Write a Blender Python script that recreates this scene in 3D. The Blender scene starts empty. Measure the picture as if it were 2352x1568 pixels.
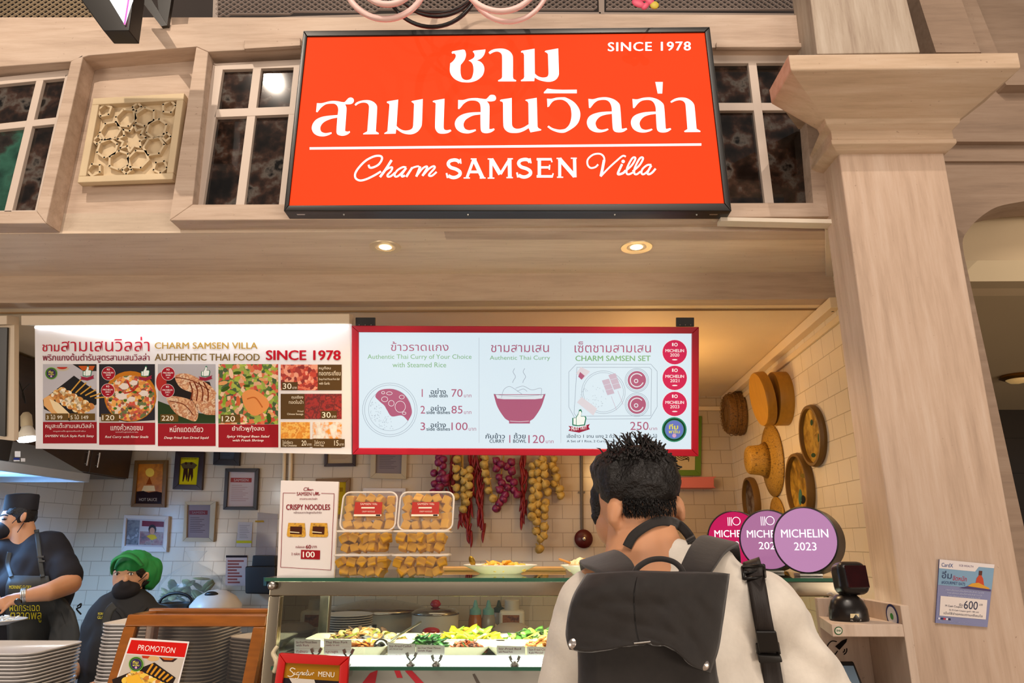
import bpy, bmesh, math, random
from mathutils import Vector, Matrix, Euler, noise, geometry
random.seed(7)
S = bpy.context.scene
COL = S.collection
R = math.radians
# ------------------------------------------------------------------ camera
F = 1568.0; PITCH = R(16.2); YAW = R(0.8); CZ = 1.55
cam = bpy.data.cameras.new('camera'); camo = bpy.data.objects.new('camera', cam); COL.objects.link(camo)
cam.sensor_width = 36; cam.lens = 36*F/2352; cam.clip_start = .02
camo.location = (0, 0, CZ); camo.rotation_euler = (math.pi/2+PITCH, 0, YAW)
S.camera = camo
# ------------------------------------------------------------------ world, exposure
S.view_settings.view_transform = 'Standard'; S.view_settings.look = 'None'
S.view_settings.gamma = 1; S.view_settings.exposure = 0.3; S.view_settings.use_curve_mapping = False
w = bpy.data.worlds.new('world'); S.world = w; w.use_nodes = True
w.node_tree.nodes['Background'].inputs[0].default_value = (1.0, .86, .78, 1)
w.node_tree.nodes['Background'].inputs[1].default_value = .13
def lamp(name, kind, loc, target, power, color, size=.1, size_y=None, spot=None, blend=.3, parent=None):
    L = bpy.data.lights.new(name, kind); L.energy = power; L.color = color
    if kind == 'AREA':
        L.size = size
        if size_y: L.shape = 'RECTANGLE'; L.size_y = size_y
    else: L.shadow_soft_size = size
    if kind == 'SPOT': L.spot_size = R(spot); L.spot_blend = blend
    o = bpy.data.objects.new(name, L); COL.objects.link(o); o.location = loc
    o.rotation_euler = (Vector(target)-Vector(loc)).to_track_quat('-Z', 'Y').to_euler()
    return o
# added fill lights out in front of the stall, then the facade spotlights
lamp('overhead_fill_light', 'AREA', (.4, -1.5, 5.2), (.2, .3, 0), 95, (1, .86, .74), 3.0, 2.0)  # added overhead fill for the customer and column, no fixture seen
lamp('front_fill_light', 'AREA', (.3, -5.5, 2.2), (.1, 2.2, 1.9), 32, (1, .87, .76), 5.0, 1.6)  # added frontal fill, no lit stall seen there
lamp('low_fill_right', 'AREA', (5.6, -4.2, .9), (.4, 2.6, 2.6), 150, (1, .85, .70), 3.0, 1.5)  # added low fill from the right, brightens the soffit
lamp('low_fill_left', 'AREA', (-6.2, -4.4, .9), (-.6, 2.6, 2.6), 170, (1, .86, .72), 3.0, 1.5)  # added low fill from the left, brightens the soffit
lamp('facade_spotlight', 'SPOT', (-2.1, .1, 5.3), (-1.3, 2.5, 3.0), 230, (1, .85, .70), .02, spot=50, blend=.3)
lamp('column_spotlight', 'SPOT', (.75, -.4, 5.5), (1.0, 2.4, 2.7), 140, (1, .86, .73), .02, spot=56, blend=.4)
# lights inside the stall
lamp('stall_warm_fill', 'POINT', (.75, 3.9, 2.12), (0, 0, 0), 14, (1, .60, .22), .15)  # added unseen warm glow behind the menu, lights ceiling and wall
lamp('stall_ceiling_light', 'AREA', (-.3, 4.2, 2.58), (-.3, 4.2, 0), 3, (1, .80, .60), 1.4, .5)
lamp('kitchen_light', 'AREA', (-2.2, 4.3, 2.58), (-2.2, 4.3, 0), .6, (.92, .95, 1), .6, .6)

# ------------------------------------------------------------------ geometry helpers
fwd = Vector((-math.sin(YAW)*math.cos(PITCH), math.cos(YAW)*math.cos(PITCH), math.sin(PITCH)))
rgt = Vector((math.cos(YAW), math.sin(YAW), 0)); upv = rgt.cross(fwd)
CAM = Vector((0, 0, CZ))
def ray(u, v): return rgt*((u-1176)/F)+upv*((784-v)/F)+fwd
def P(u, v, Y):                     # the point of the vertical plane at distance Y that the photo shows at u, v
    d = ray(u, v); return d*(Y/d.y)+CAM
def PZ(u, v, Z):
    d = ray(u, v); return d*((Z-CZ)/d.z)+CAM
def PX(u, v, X):
    d = ray(u, v); return d*(X/d.x)+CAM
class Pl:                            # a plane in the place; at(u, v) = its point the photo shows at u, v
    def __init__(s, p, n): s.p = Vector(p); s.n = Vector(n).normalized()
    def at(s, u, v, off=0):
        d = ray(u, v); t = (s.p-CAM).dot(s.n)/d.dot(s.n)
        return d*t+CAM+s.n*off
def YP(Y): return Pl((0, Y, 0), (0, -1, 0))

def bez(pts, n=6):                   # smooth closed outline; a third value marks a sharp corner
    out = []; N = len(pts)
    for i in range(N):
        p0, p1, p2, p3 = pts[i-1], pts[i], pts[(i+1) % N], pts[(i+2) % N]
        a, b = Vector(p1[:2]), Vector(p2[:2])
        ta = (b-a) if len(p1) > 2 else (b-Vector(p0[:2]))*.5
        tb = (b-a) if len(p2) > 2 else (Vector(p3[:2])-a)*.5
        L = (b-a).length
        if ta.length > L*1.2: ta = ta.normalized()*L*1.2
        if tb.length > L*1.2: tb = tb.normalized()*L*1.2
        if len(p1) > 2 and len(p2) > 2: out.append(a); continue
        for k in range(n):
            t = k/n; t2 = t*t; t3 = t2*t
            out.append(a*(2*t3-3*t2+1)+ta*(t3-2*t2+t)+b*(-2*t3+3*t2)+tb*(t3-t2))
    return [(p.x, p.y) for p in out]
def crv(pts, n=6):                   # smooth open curve through points of any dimension
    out = []; pts = [Vector(p) for p in pts]; N = len(pts)
    for i in range(N-1):
        p0 = pts[max(i-1, 0)]; p1 = pts[i]; p2 = pts[i+1]; p3 = pts[min(i+2, N-1)]
        for k in range(n):
            t = k/n; t2 = t*t; t3 = t2*t
            out.append(.5*((2*p1)+(p2-p0)*t+(2*p0-5*p1+4*p2-p3)*t2+(3*p1-p0-3*p2+p3)*t3))
    out.append(pts[-1]); return out

class G:
    def __init__(s): s.v = []; s.f = []; s.m = []; s.mi = 0
    def add(s, vs, fs):
        b = len(s.v); s.v += [tuple(x) for x in vs]
        s.f += [tuple(i+b for i in f) for f in fs]; s.m += [s.mi]*len(fs); return s
    def box(s, c, d, rot=None):
        m = Euler(rot).to_matrix() if rot else Matrix.Identity(3); c = Vector(c)
        vs = [c+m @ Vector((x*d[0]/2, y*d[1]/2, z*d[2]/2)) for x in (-1, 1) for y in (-1, 1) for z in (-1, 1)]
        return s.add(vs, [(0, 1, 3, 2), (4, 6, 7, 5), (0, 4, 5, 1), (2, 3, 7, 6), (0, 2, 6, 4), (1, 5, 7, 3)])
    def span(s, a, b): return s.box([(a[i]+b[i])/2 for i in range(3)], [abs(a[i]-b[i]) for i in range(3)])
    def hexa(s, lo, hi):              # two quads joined into a solid
        return s.add(list(lo)+list(hi), [(3, 2, 1, 0), (4, 5, 6, 7)]+[(i, (i+1) % 4, 4+(i+1) % 4, 4+i) for i in range(4)])
    def prism(s, pts, off):           # outline of 3D points pushed by a vector
        n = len(pts); pts = [Vector(p) for p in pts]; off = Vector(off)
        tri = geometry.tessellate_polygon([pts])
        return s.add(pts+[p+off for p in pts], [tuple(t) for t in tri]+[tuple(i+n for i in reversed(t)) for t in tri] +
                     [(i, (i+1) % n, n+(i+1) % n, n+i) for i in range(n)])
    def flat(s, pts):
        pts = [Vector(p) for p in pts]
        return s.add(pts, [tuple(t) for t in geometry.tessellate_polygon([pts])])
    def slab(s, Y, uv, depth):        # outline seen in the photo on the plane Y, pushed back by depth
        return s.prism([P(u, v, Y) for u, v in uv], (0, depth, 0))
    def rect(s, Y, u0, v0, u1, v1, depth): return s.slab(Y, [(u0, v0), (u1, v0), (u1, v1), (u0, v1)], depth)
    def tube(s, path, r, n=8, closed=False, cap=True):
        path = [Vector(p) for p in path]; N = len(path); base = len(s.v); up = None
        for i, p in enumerate(path):
            if closed: t = path[(i+1) % N]-path[i-1]
            else: t = path[min(i+1, N-1)]-path[max(i-1, 0)]
            t.normalize()
            if up is None: up = t.orthogonal().normalized()
            up = (up-t*up.dot(t)).normalized(); sd = t.cross(up)
            rr = r[i] if isinstance(r, (list, tuple)) else r
            s.v += [tuple(p+(up*math.cos(2*math.pi*k/n)+sd*math.sin(2*math.pi*k/n))*rr) for k in range(n)]
        fs = []
        for i in range(N if closed else N-1):
            a = base+i*n; b = base+((i+1) % N)*n
            fs += [(a+k, a+(k+1) % n, b+(k+1) % n, b+k) for k in range(n)]
        if not closed and cap: fs += [tuple(base+k for k in reversed(range(n))), tuple(base+(N-1)*n+k for k in range(n))]
        s.f += fs; s.m += [s.mi]*len(fs); return s
    def lathe(s, prof, c=(0, 0, 0), n=32, axis=None, sx=1, sy=1):   # profile (radius, height)
        m = Vector((0, 0, 1)).rotation_difference(Vector(axis)).to_matrix() if axis else Matrix.Identity(3)
        c = Vector(c); vs = []; fs = []
        for r, z in prof:
            r = max(r, 1e-5)
            vs += [c+m @ Vector((r*sx*math.cos(2*math.pi*k/n), r*sy*math.sin(2*math.pi*k/n), z)) for k in range(n)]
        for i in range(len(prof)-1):
            fs += [(i*n+k, i*n+(k+1) % n, (i+1)*n+(k+1) % n, (i+1)*n+k) for k in range(n)]
        if prof[0][0] > 1e-4: fs.append(tuple(reversed(range(n))))
        if prof[-1][0] > 1e-4: fs.append(tuple((len(prof)-1)*n+k for k in range(n)))
        return s.add(vs, fs)
    def ell(s, c, r, n=12, rot=None):
        m = Euler(rot).to_matrix() if rot else Matrix.Identity(3); c = Vector(c); vs = []; fs = []; h = max(4, n//2)
        for i in range(1, h):
            th = math.pi*i/h
            vs += [c+m @ Vector((r[0]*math.sin(th)*math.cos(2*math.pi*k/n), r[1]*math.sin(th)*math.sin(2*math.pi*k/n), r[2]*math.cos(th))) for k in range(n)]
        for i in range(h-2): fs += [(i*n+k, (i+1)*n+k, (i+1)*n+(k+1) % n, i*n+(k+1) % n) for k in range(n)]
        t = len(vs); vs += [c+m @ Vector((0, 0, r[2])), c+m @ Vector((0, 0, -r[2]))]
        fs += [(t, k, (k+1) % n) for k in range(n)]+[(t+1, (h-2)*n+(k+1) % n, (h-2)*n+k) for k in range(n)]
        return s.add(vs, fs)
    def cap(s, a, ra, b, rb, n=14):   # tapered capsule
        a = Vector(a); b = Vector(b); d = (b-a); L = d.length
        prof = [(ra*math.sin(t), -ra*math.cos(t)) for t in [math.pi/2*k/4 for k in range(4)]]+[(ra, 0), (rb, L)]
        prof += [(rb*math.cos(t), L+rb*math.sin(t)) for t in [math.pi/2*k/4 for k in range(1, 5)]]
        return s.lathe(prof, a, n, axis=d.normalized())
    def ribbon(s, pl, pts, w, off=0, n=6, taper=None):   # a pen stroke of width w (photo pixels) on a plane
        c = crv([(p[0], p[1], 0) for p in pts], n) if len(pts) > 2 else [Vector((p[0], p[1], 0)) for p in pts]
        N = len(c); vs = []
        for i, p in enumerate(c):
            t = (c[min(i+1, N-1)]-c[max(i-1, 0)]).normalized(); nn = Vector((-t.y, t.x, 0))
            ww = w/2*(taper(i/(N-1)) if taper else 1)
            vs += [pl.at(p.x+nn.x*ww, p.y+nn.y*ww, off), pl.at(p.x-nn.x*ww, p.y-nn.y*ww, off)]
        return s.add(vs, [(2*i, 2*i+1, 2*i+3, 2*i+2) for i in range(N-1)])
    def pf(s, pl, uv, off=0): return s.flat([pl.at(u, v, off) for u, v in uv])
    def pr(s, pl, u0, v0, u1, v1, off=0): return s.pf(pl, [(u0, v0), (u1, v0), (u1, v1), (u0, v1)], off)
    def pe(s, pl, u, v, ru, rv=None, off=0, n=28, a0=0, a1=360):
        rv = rv or ru
        return s.pf(pl, [(u+ru*math.cos(R(a0+(a1-a0)*k/n)), v+rv*math.sin(R(a0+(a1-a0)*k/n))) for k in range(n+(a1-a0 < 360))], off)
    def ring(s, pl, u, v, ru, rv, w, off=0, n=40, a0=0, a1=360):
        q = []
        for k in range(n+1):
            a = R(a0+(a1-a0)*k/n)
            q += [pl.at(u+(ru+w/2)*math.cos(a), v+(rv+w/2)*math.sin(a), off), pl.at(u+(ru-w/2)*math.cos(a), v+(rv-w/2)*math.sin(a), off)]
        return s.add(q, [(2*i, 2*i+1, 2*i+3, 2*i+2) for i in range(n)])
    def fr(s, pl, u0, v0, u1, v1, w, off=0):   # thin rectangular outline
        for a in ((u0, v0, u1, v0+w), (u0, v1-w, u1, v1), (u0, v0, u0+w, v1), (u1-w, v0, u1, v1)): s.pr(pl, *a, off)
        return s
    def build(s, name, mat, parent=None, smooth=False, bevel=0, seg=2, fix=True, sub=0):
        me = bpy.data.meshes.new(name); me.from_pydata(s.v, [], s.f); me.update()
        ms = mat if isinstance(mat, (list, tuple)) else [mat]
        for m in ms: me.materials.append(m)
        if len(ms) > 1: me.polygons.foreach_set('material_index', s.m)
        if fix:
            bm = bmesh.new(); bm.from_mesh(me); bmesh.ops.recalc_face_normals(bm, faces=bm.faces); bm.to_mesh(me); bm.free()
        if smooth: me.shade_smooth()
        o = bpy.data.objects.new(name, me); COL.objects.link(o)
        if bevel:
            b = o.modifiers.new('bevel', 'BEVEL'); b.width = bevel; b.segments = seg; b.limit_method = 'ANGLE'; b.angle_limit = R(40)
            me.shade_smooth(); o.modifiers.new('wn', 'WEIGHTED_NORMAL')
        elif smooth == 'auto':
            e = o.modifiers.new('es', 'EDGE_SPLIT'); e.split_angle = R(38)
        if sub: m = o.modifiers.new('sub', 'SUBSURF'); m.levels = sub; m.render_levels = sub
        if parent: par(o, parent)
        return o
class PG(G):                          # flat prints: several plain inks in one mesh
    def __init__(s, emit=0, rough=.5): super().__init__(); s.ms = []; s.e = emit; s.r = rough
    def col(s, c):
        m = c if not isinstance(c, str) else mat('ink_%s_%s' % (c, s.e), ''.join('%02x' % (int(c[i:i+2], 16)//2) for i in (0, 2, 4)) if s.e else c, s.r, emit=s.e, ecol=c, spec=.1)
        if m not in s.ms: s.ms.append(m)
        s.mi = s.ms.index(m); return s
    def done(s, name, parent=None):
        o = s.build(name, s.ms, parent, fix=False); return o
def par(o, p):
    o.parent = p                       # parts are modelled in place, so only a thing's own base has to be undone
    if not p.parent: o.matrix_parent_inverse = Matrix.Translation(p.location).inverted()
def tag(o, label, cat, group=None, kind=None):
    if label: o['label'] = label
    if cat: o['category'] = cat
    if group: o['group'] = group
    if kind: o['kind'] = kind
    return o
def thing(name, label, cat, loc, group=None):
    o = bpy.data.objects.new(name, None); o.empty_display_size = .05; COL.objects.link(o); o.location = loc
    return tag(o, label, cat, group)
def st(o): o['kind'] = 'structure'; return o
def copy_tree(src, loc=None, rot=None, label=None, group=None):
    c = src.copy(); COL.objects.link(c)
    if loc is not None: c.location = loc
    if rot is not None: c.rotation_euler = rot
    if label: c['label'] = label
    if group: c['group'] = group
    for ch in [o for o in COL.objects if o.parent == src]:
        d = ch.copy(); COL.objects.link(d); d.parent = c
        for g in [o for o in COL.objects if o.parent == ch]:
            e = g.copy(); COL.objects.link(e); e.parent = d
    return c

# ------------------------------------------------------------------ text
_tc = {}
def tmesh(txt, bold=0, shear=0, space=1):
    k = (txt, bold, shear, space)
    if k not in _tc:
        c = bpy.data.curves.new('t', 'FONT'); c.body = txt; c.size = 1; c.shear = shear; c.space_character = space
        c.resolution_u = 3; c.fill_mode = 'FRONT'; c.align_x = 'CENTER'
        o = bpy.data.objects.new('t', c); COL.objects.link(o)
        dg = bpy.context.evaluated_depsgraph_get(); dg.update()
        me = bpy.data.meshes.new_from_object(o.evaluated_get(dg))
        vs = [(p.co.x, p.co.y) for p in me.vertices]; fs = [tuple(p.vertices) for p in me.polygons]
        bpy.data.objects.remove(o); bpy.data.curves.remove(c); bpy.data.meshes.remove(me)
        if bold > 0:                     # heavier weight: the outline repeated a hair to each side and up
            n = len(vs); v0, f0 = vs, fs; vs = []; fs = []
            for i, (dx, dy) in enumerate(((-bold, 0), (bold, 0), (0, bold*.5), (0, -bold*.5))):
                vs += [(x+dx, y+dy) for x, y in v0]; fs += [tuple(j+i*n for j in f) for f in f0]
        _tc[k] = (vs, fs)
    return _tc[k]
def T(g, pl, txt, u0, v0, u1, v1, off=0, bold=0, shear=0, space=1, sk=0):
    """lettering whose ink fills the box u0 v0 u1 v1 of the photo on the plane; sk = drop from left to right"""
    vs, fs = tmesh(txt, bold, shear, space); q = max(1, len(vs)//4) if bold > 0 else len(vs)
    x0 = min(p[0] for p in vs); x1 = max(p[0] for p in vs); y0 = min(p[1] for p in vs); y1 = max(p[1] for p in vs)
    g.add([pl.at(u0+(x-x0)/(x1-x0)*(u1-u0), v1+(y-y0)/(y1-y0)*(v0-v1)+sk*(x-x0)/(x1-x0), off+(i//q)*4e-5) for i, (x, y) in enumerate(vs)], fs)

# ------------------------------------------------------------------ materials
def lin(c):
    if isinstance(c, str): c = [int(c[i:i+2], 16)/255 for i in (0, 2, 4)]
    return tuple(x/12.92 if x <= .04045 else ((x+.055)/1.055)**2.4 for x in c[:3])+(1,)
_mc = {}
def mat(name, col, rough=.6, metal=0, emit=0, ecol=None, trans=0, ior=1.45, alpha=1, coat=0, spec=.5, var=0, scale=30, stretch=(1, 1, 1), bump=0, bscale=None, sheen=0):
    if name in _mc: return _mc[name]
    m = bpy.data.materials.new(name); m.use_nodes = True; nt = m.node_tree; b = nt.nodes['Principled BSDF']
    c = lin(col); b.inputs['Base Color'].default_value = c; b.inputs['Roughness'].default_value = rough
    b.inputs['Metallic'].default_value = metal; b.inputs['Coat Weight'].default_value = coat
    b.inputs['Specular IOR Level'].default_value = spec; b.inputs['IOR'].default_value = ior
    b.inputs['Transmission Weight'].default_value = trans; b.inputs['Alpha'].default_value = alpha
    if sheen: b.inputs['Sheen Weight'].default_value = sheen
    if emit: b.inputs['Emission Color'].default_value = lin(ecol or col); b.inputs['Emission Strength'].default_value = emit
    if var or bump:
        tc = nt.nodes.new('ShaderNodeTexCoord'); mp = nt.nodes.new('ShaderNodeMapping'); mp.inputs['Scale'].default_value = stretch
        nz = nt.nodes.new('ShaderNodeTexNoise'); nz.inputs['Scale'].default_value = scale; nz.inputs['Detail'].default_value = 6
        nt.links.new(tc.outputs['Object'], mp.inputs[0]); nt.links.new(mp.outputs[0], nz.inputs[0])
        if var:
            rp = nt.nodes.new('ShaderNodeMapRange'); rp.inputs[1].default_value = .25; rp.inputs[2].default_value = .75
            rp.inputs[3].default_value = 1-var; rp.inputs[4].default_value = 1+var*.6
            mx = nt.nodes.new('ShaderNodeVectorMath'); mx.operation = 'SCALE'; mx.inputs[0].default_value = c[:3]
            nt.links.new(nz.outputs[0], rp.inputs[0]); nt.links.new(rp.outputs[0], mx.inputs['Scale']); nt.links.new(mx.outputs[0], b.inputs['Base Color'])
        if bump:
            src = nz
            if bscale:
                src = nt.nodes.new('ShaderNodeTexNoise'); src.inputs['Scale'].default_value = bscale; nt.links.new(mp.outputs[0], src.inputs[0])
            bp = nt.nodes.new('ShaderNodeBump'); bp.inputs['Strength'].default_value = bump; bp.inputs['Distance'].default_value = .01
            nt.links.new(src.outputs[0], bp.inputs['Height']); nt.links.new(bp.outputs[0], b.inputs['Normal'])
    _mc[name] = m; return m
def mottled(name, cols, scale, rough=.5, kind='noise', stretch=(1, 1, 1), bump=0, emit=0, coat=0, detail=5, lo=.3, hi=.7):
    """several colours spread by noise or cells over the surface"""
    if name in _mc: return _mc[name]
    m = bpy.data.materials.new(name); m.use_nodes = True; nt = m.node_tree; b = nt.nodes['Principled BSDF']; b.inputs['Roughness'].default_value = rough
    b.inputs['Coat Weight'].default_value = coat
    tc = nt.nodes.new('ShaderNodeTexCoord'); mp = nt.nodes.new('ShaderNodeMapping'); mp.inputs['Scale'].default_value = stretch
    nt.links.new(tc.outputs['Object'], mp.inputs[0])
    if kind == 'noise':
        t = nt.nodes.new('ShaderNodeTexNoise'); t.inputs['Scale'].default_value = scale; t.inputs['Detail'].default_value = detail; out = t.outputs[0]
        nt.links.new(mp.outputs[0], t.inputs[0])
        a, z = lo, hi
    else:
        n2 = nt.nodes.new('ShaderNodeTexNoise'); n2.inputs['Scale'].default_value = scale*1.5; ad = nt.nodes.new('ShaderNodeMixRGB'); ad.blend_type = 'ADD'; ad.inputs[0].default_value = .5/scale
        nt.links.new(mp.outputs[0], n2.inputs[0]); nt.links.new(mp.outputs[0], ad.inputs[1]); nt.links.new(n2.outputs[1], ad.inputs[2])
        t = nt.nodes.new('ShaderNodeTexVoronoi'); t.inputs['Scale'].default_value = scale
        nt.links.new(ad.outputs[0], t.inputs[0])
        sp = nt.nodes.new('ShaderNodeSeparateColor'); nt.links.new(t.outputs['Color'], sp.inputs[0]); out = sp.outputs[0]; a, z = 0, 1
    r = nt.nodes.new('ShaderNodeValToRGB'); e = r.color_ramp; n = len(cols)
    if kind != 'noise': e.interpolation = 'CONSTANT'
    for i, c in enumerate(cols):
        p = a+(z-a)*(i/(n-1) if kind == 'noise' else i/n)
        if i == 0: el = e.elements[0]; el.position = p
        elif i == n-1: el = e.elements[-1]; el.position = p
        else: el = e.elements.new(p)
        el.color = lin(c)
    nt.links.new(out, r.inputs[0]); nt.links.new(r.outputs[0], b.inputs['Base Color'])
    if emit: nt.links.new(r.outputs[0], b.inputs['Emission Color']); b.inputs['Emission Strength'].default_value = emit
    if bump:
        bp = nt.nodes.new('ShaderNodeBump'); bp.inputs['Strength'].default_value = bump; bp.inputs['Distance'].default_value = .01
        nt.links.new(t.outputs[0], bp.inputs['Height']); nt.links.new(bp.outputs[0], b.inputs['Normal'])
    _mc[name] = m; return m
def tiles(name, col, grout, w=.2, h=.1, ax='x', rough=.18):
    m = bpy.data.materials.new(name); m.use_nodes = True; nt = m.node_tree; b = nt.nodes['Principled BSDF']; b.inputs['Roughness'].default_value = rough
    tc = nt.nodes.new('ShaderNodeTexCoord'); sp = nt.nodes.new('ShaderNodeSeparateXYZ'); cb = nt.nodes.new('ShaderNodeCombineXYZ')
    nt.links.new(tc.outputs['Object'], sp.inputs[0]); nt.links.new(sp.outputs['X' if ax == 'x' else 'Y'], cb.inputs[0]); nt.links.new(sp.outputs['Z'], cb.inputs[1])
    t = nt.nodes.new('ShaderNodeTexBrick'); t.inputs['Scale'].default_value = 1; t.inputs['Brick Width'].default_value = w; t.inputs['Row Height'].default_value = h
    t.inputs['Mortar Size'].default_value = .0022; t.inputs['Mortar Smooth'].default_value = .3
    c = lin(col); t.inputs['Color1'].default_value = c; t.inputs['Color2'].default_value = tuple(x*.95 for x in c[:3])+(1,); t.inputs['Mortar'].default_value = lin(grout)
    nt.links.new(cb.outputs[0], t.inputs[0]); nt.links.new(t.outputs[0], b.inputs['Base Color'])
    bp = nt.nodes.new('ShaderNodeBump'); bp.inputs['Strength'].default_value = .5; bp.inputs['Distance'].default_value = .003; bp.invert = True
    nz = nt.nodes.new('ShaderNodeTexNoise'); nz.inputs['Scale'].default_value = 9
    ad = nt.nodes.new('ShaderNodeMath'); ad.operation = 'MULTIPLY_ADD'; ad.inputs[1].default_value = .6
    nt.links.new(tc.outputs['Object'], nz.inputs[0]); nt.links.new(nz.outputs[0], ad.inputs[0]); nt.links.new(t.outputs[1], ad.inputs[2])
    nt.links.new(ad.outputs[0], bp.inputs['Height']); nt.links.new(bp.outputs[0], b.inputs['Normal'])
    return m
def plaster(name, base, light, dark, ax='z'):
    """whitewashed wood-grain plaster with streaks and a few dark pits"""
    m = bpy.data.materials.new(name); m.use_nodes = True; nt = m.node_tree; b = nt.nodes['Principled BSDF']; b.inputs['Roughness'].default_value = .75
    tc = nt.nodes.new('ShaderNodeTexCoord'); mp = nt.nodes.new('ShaderNodeMapping'); L = nt.links.new
    mp.inputs['Scale'].default_value = (26, 26, 2.2) if ax == 'z' else (2.2, 26, 26)
    n1 = nt.nodes.new('ShaderNodeTexNoise'); n1.inputs['Scale'].default_value = 1; n1.inputs['Detail'].default_value = 8; n1.inputs['Roughness'].default_value = .7
    L(tc.outputs['Object'], mp.inputs[0]); L(mp.outputs[0], n1.inputs[0])
    r = nt.nodes.new('ShaderNodeValToRGB'); e = r.color_ramp; e.elements[0].position = .22; e.elements[1].position = .82
    e.elements[0].color = lin(dark); e.elements[1].color = lin(light); x = e.elements.new(.5); x.color = lin(base); L(n1.outputs[0], r.inputs[0])
    n2 = nt.nodes.new('ShaderNodeTexNoise'); n2.inputs['Scale'].default_value = 70; n2.inputs['Detail'].default_value = 2; L(tc.outputs['Object'], n2.inputs[0])
    r2 = nt.nodes.new('ShaderNodeMapRange'); r2.inputs[1].default_value = .70; r2.inputs[2].default_value = .76; r2.inputs[3].default_value = 0; r2.inputs[4].default_value = .55; L(n2.outputs[0], r2.inputs[0])
    n3 = nt.nodes.new('ShaderNodeTexNoise'); n3.inputs['Scale'].default_value = 2.3; n3.inputs['Detail'].default_value = 3; L(tc.outputs['Object'], n3.inputs[0])
    r3 = nt.nodes.new('ShaderNodeMapRange'); r3.inputs[1].default_value = .35; r3.inputs[2].default_value = .7; r3.inputs[3].default_value = 0; r3.inputs[4].default_value = 1; L(n3.outputs[0], r3.inputs[0])
    mu = nt.nodes.new('ShaderNodeMath'); mu.operation = 'MULTIPLY'; L(r2.outputs[0], mu.inputs[0]); L(r3.outputs[0], mu.inputs[1])
    mx = nt.nodes.new('ShaderNodeMixRGB'); mx.inputs[2].default_value = lin('6b4a38'); L(mu.outputs[0], mx.inputs[0]); L(r.outputs[0], mx.inputs[1]); L(mx.outputs[0], b.inputs['Base Color'])
    bp = nt.nodes.new('ShaderNodeBump'); bp.inputs['Strength'].default_value = .15; bp.inputs['Distance'].default_value = .004; L(n1.outputs[0], bp.inputs['Height']); L(bp.outputs[0], b.inputs['Normal'])
    return m
def glass(name, tint='eef6f2', rough=.0, op=.12):
    """thin clear pane: mostly see-through with a sharp reflection"""
    if name in _mc: return _mc[name]
    m = bpy.data.materials.new(name); m.use_nodes = True; nt = m.node_tree; nt.nodes.clear(); L = nt.links.new
    o = nt.nodes.new('ShaderNodeOutputMaterial'); tr = nt.nodes.new('ShaderNodeBsdfTransparent'); gl = nt.nodes.new('ShaderNodeBsdfGlossy'); mx = nt.nodes.new('ShaderNodeMixShader')
    fr = nt.nodes.new('ShaderNodeFresnel'); fr.inputs[0].default_value = 1.45
    ad = nt.nodes.new('ShaderNodeMath'); ad.inputs[1].default_value = op*.3; L(fr.outputs[0], ad.inputs[0])
    tr.inputs[0].default_value = lin(tint); gl.inputs['Roughness'].default_value = rough
    L(ad.outputs[0], mx.inputs[0]); L(tr.outputs[0], mx.inputs[1]); L(gl.outputs[0], mx.inputs[2]); L(mx.outputs[0], o.inputs[0])
    _mc[name] = m; return m
def blob(name, shapes, voxel, m, parent=None, smooth=3, disp=None):
    """one continuous surface grown from overlapping rounded forms"""
    g = G()
    for q in shapes:
        if q[0] == 'c': g.cap(*q[1:])
        elif q[0] == 'e': g.ell(q[1], q[2], 18, q[3] if len(q) > 3 else None)
        else: g.box(q[1], q[2], q[3] if len(q) > 3 else None)
    o = g.build(name, m)
    r = o.modifiers.new('r', 'REMESH'); r.mode = 'VOXEL'; r.voxel_size = voxel
    s = o.modifiers.new('s', 'SMOOTH'); s.factor = .5; s.iterations = smooth*2
    dg = bpy.context.evaluated_depsgraph_get(); dg.update()
    me = bpy.data.meshes.new_from_object(o.evaluated_get(dg)); old = o.data; o.modifiers.clear(); o.data = me; bpy.data.meshes.remove(old)
    me.name = name; me.materials.clear(); me.materials.append(m)
    if disp:
        for v, n in zip(me.vertices, [x.normal.copy() for x in me.vertices]): v.co += n*disp(v.co, n)
    me.shade_smooth()
    if parent: par(o, parent)
    return o
# ------------------------------------------------------------------ setting: facade, soffit, walls
M_PL = plaster('facade_plaster', 'c2aa96', 'd6c2b0', 'a48c79', 'x')
M_PV = plaster('column_plaster', 'c6ab95', 'd8c3b1', 'ab917c', 'z')
M_CEIL = mat('cream_paint', 'e2cba6', .6, var=.06, scale=3)
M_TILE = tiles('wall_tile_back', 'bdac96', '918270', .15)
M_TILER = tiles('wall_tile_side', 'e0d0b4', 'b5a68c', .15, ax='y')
M_BLK = mat('black_metal', '17130f', .35)
M_WIN = mat('window_paint', 'cdbcae', .55)
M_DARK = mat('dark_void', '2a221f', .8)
g = G(); g.rect(2.527, -420, 40, 1990, 531, .08); st(g.build('wall_front', M_PL))
g = G(); q = 2.44
for uv in ([(-420, 150), (0, 95), (230, 67), (490, 50), (690, 42), (1100, 30), (1860, 34), (1866, 110), (690, 108), (478, 119), (451, 107), (205, 127), (162, 141), (0, 153), (-420, 200)],
           [(162, 141), (192, 124), (105, 513), (83, 484)], [(-420, 488), (83, 484), (105, 513), (-420, 516)],
           [(451, 107), (478, 119), (442, 469), (389, 506)], [(389, 506), (442, 469), (1870, 465), (1935, 497)],
           [(725, 104), (1600, 104), (1640, 471), (700, 471)], [(1838, 105), (1905, 105), (1937, 498), (1868, 467)]):
    g.slab(q, uv, .088)
g.slab(2.425, [(560, 92), (690, 86), (690, 104), (560, 112)], .02)
g.slab(2.425, [(1645, 96), (1850, 98), (1852, 108), (1645, 108)], .02)
st(g.build('wall_front_relief', M_PL, bevel=.004))
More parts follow.
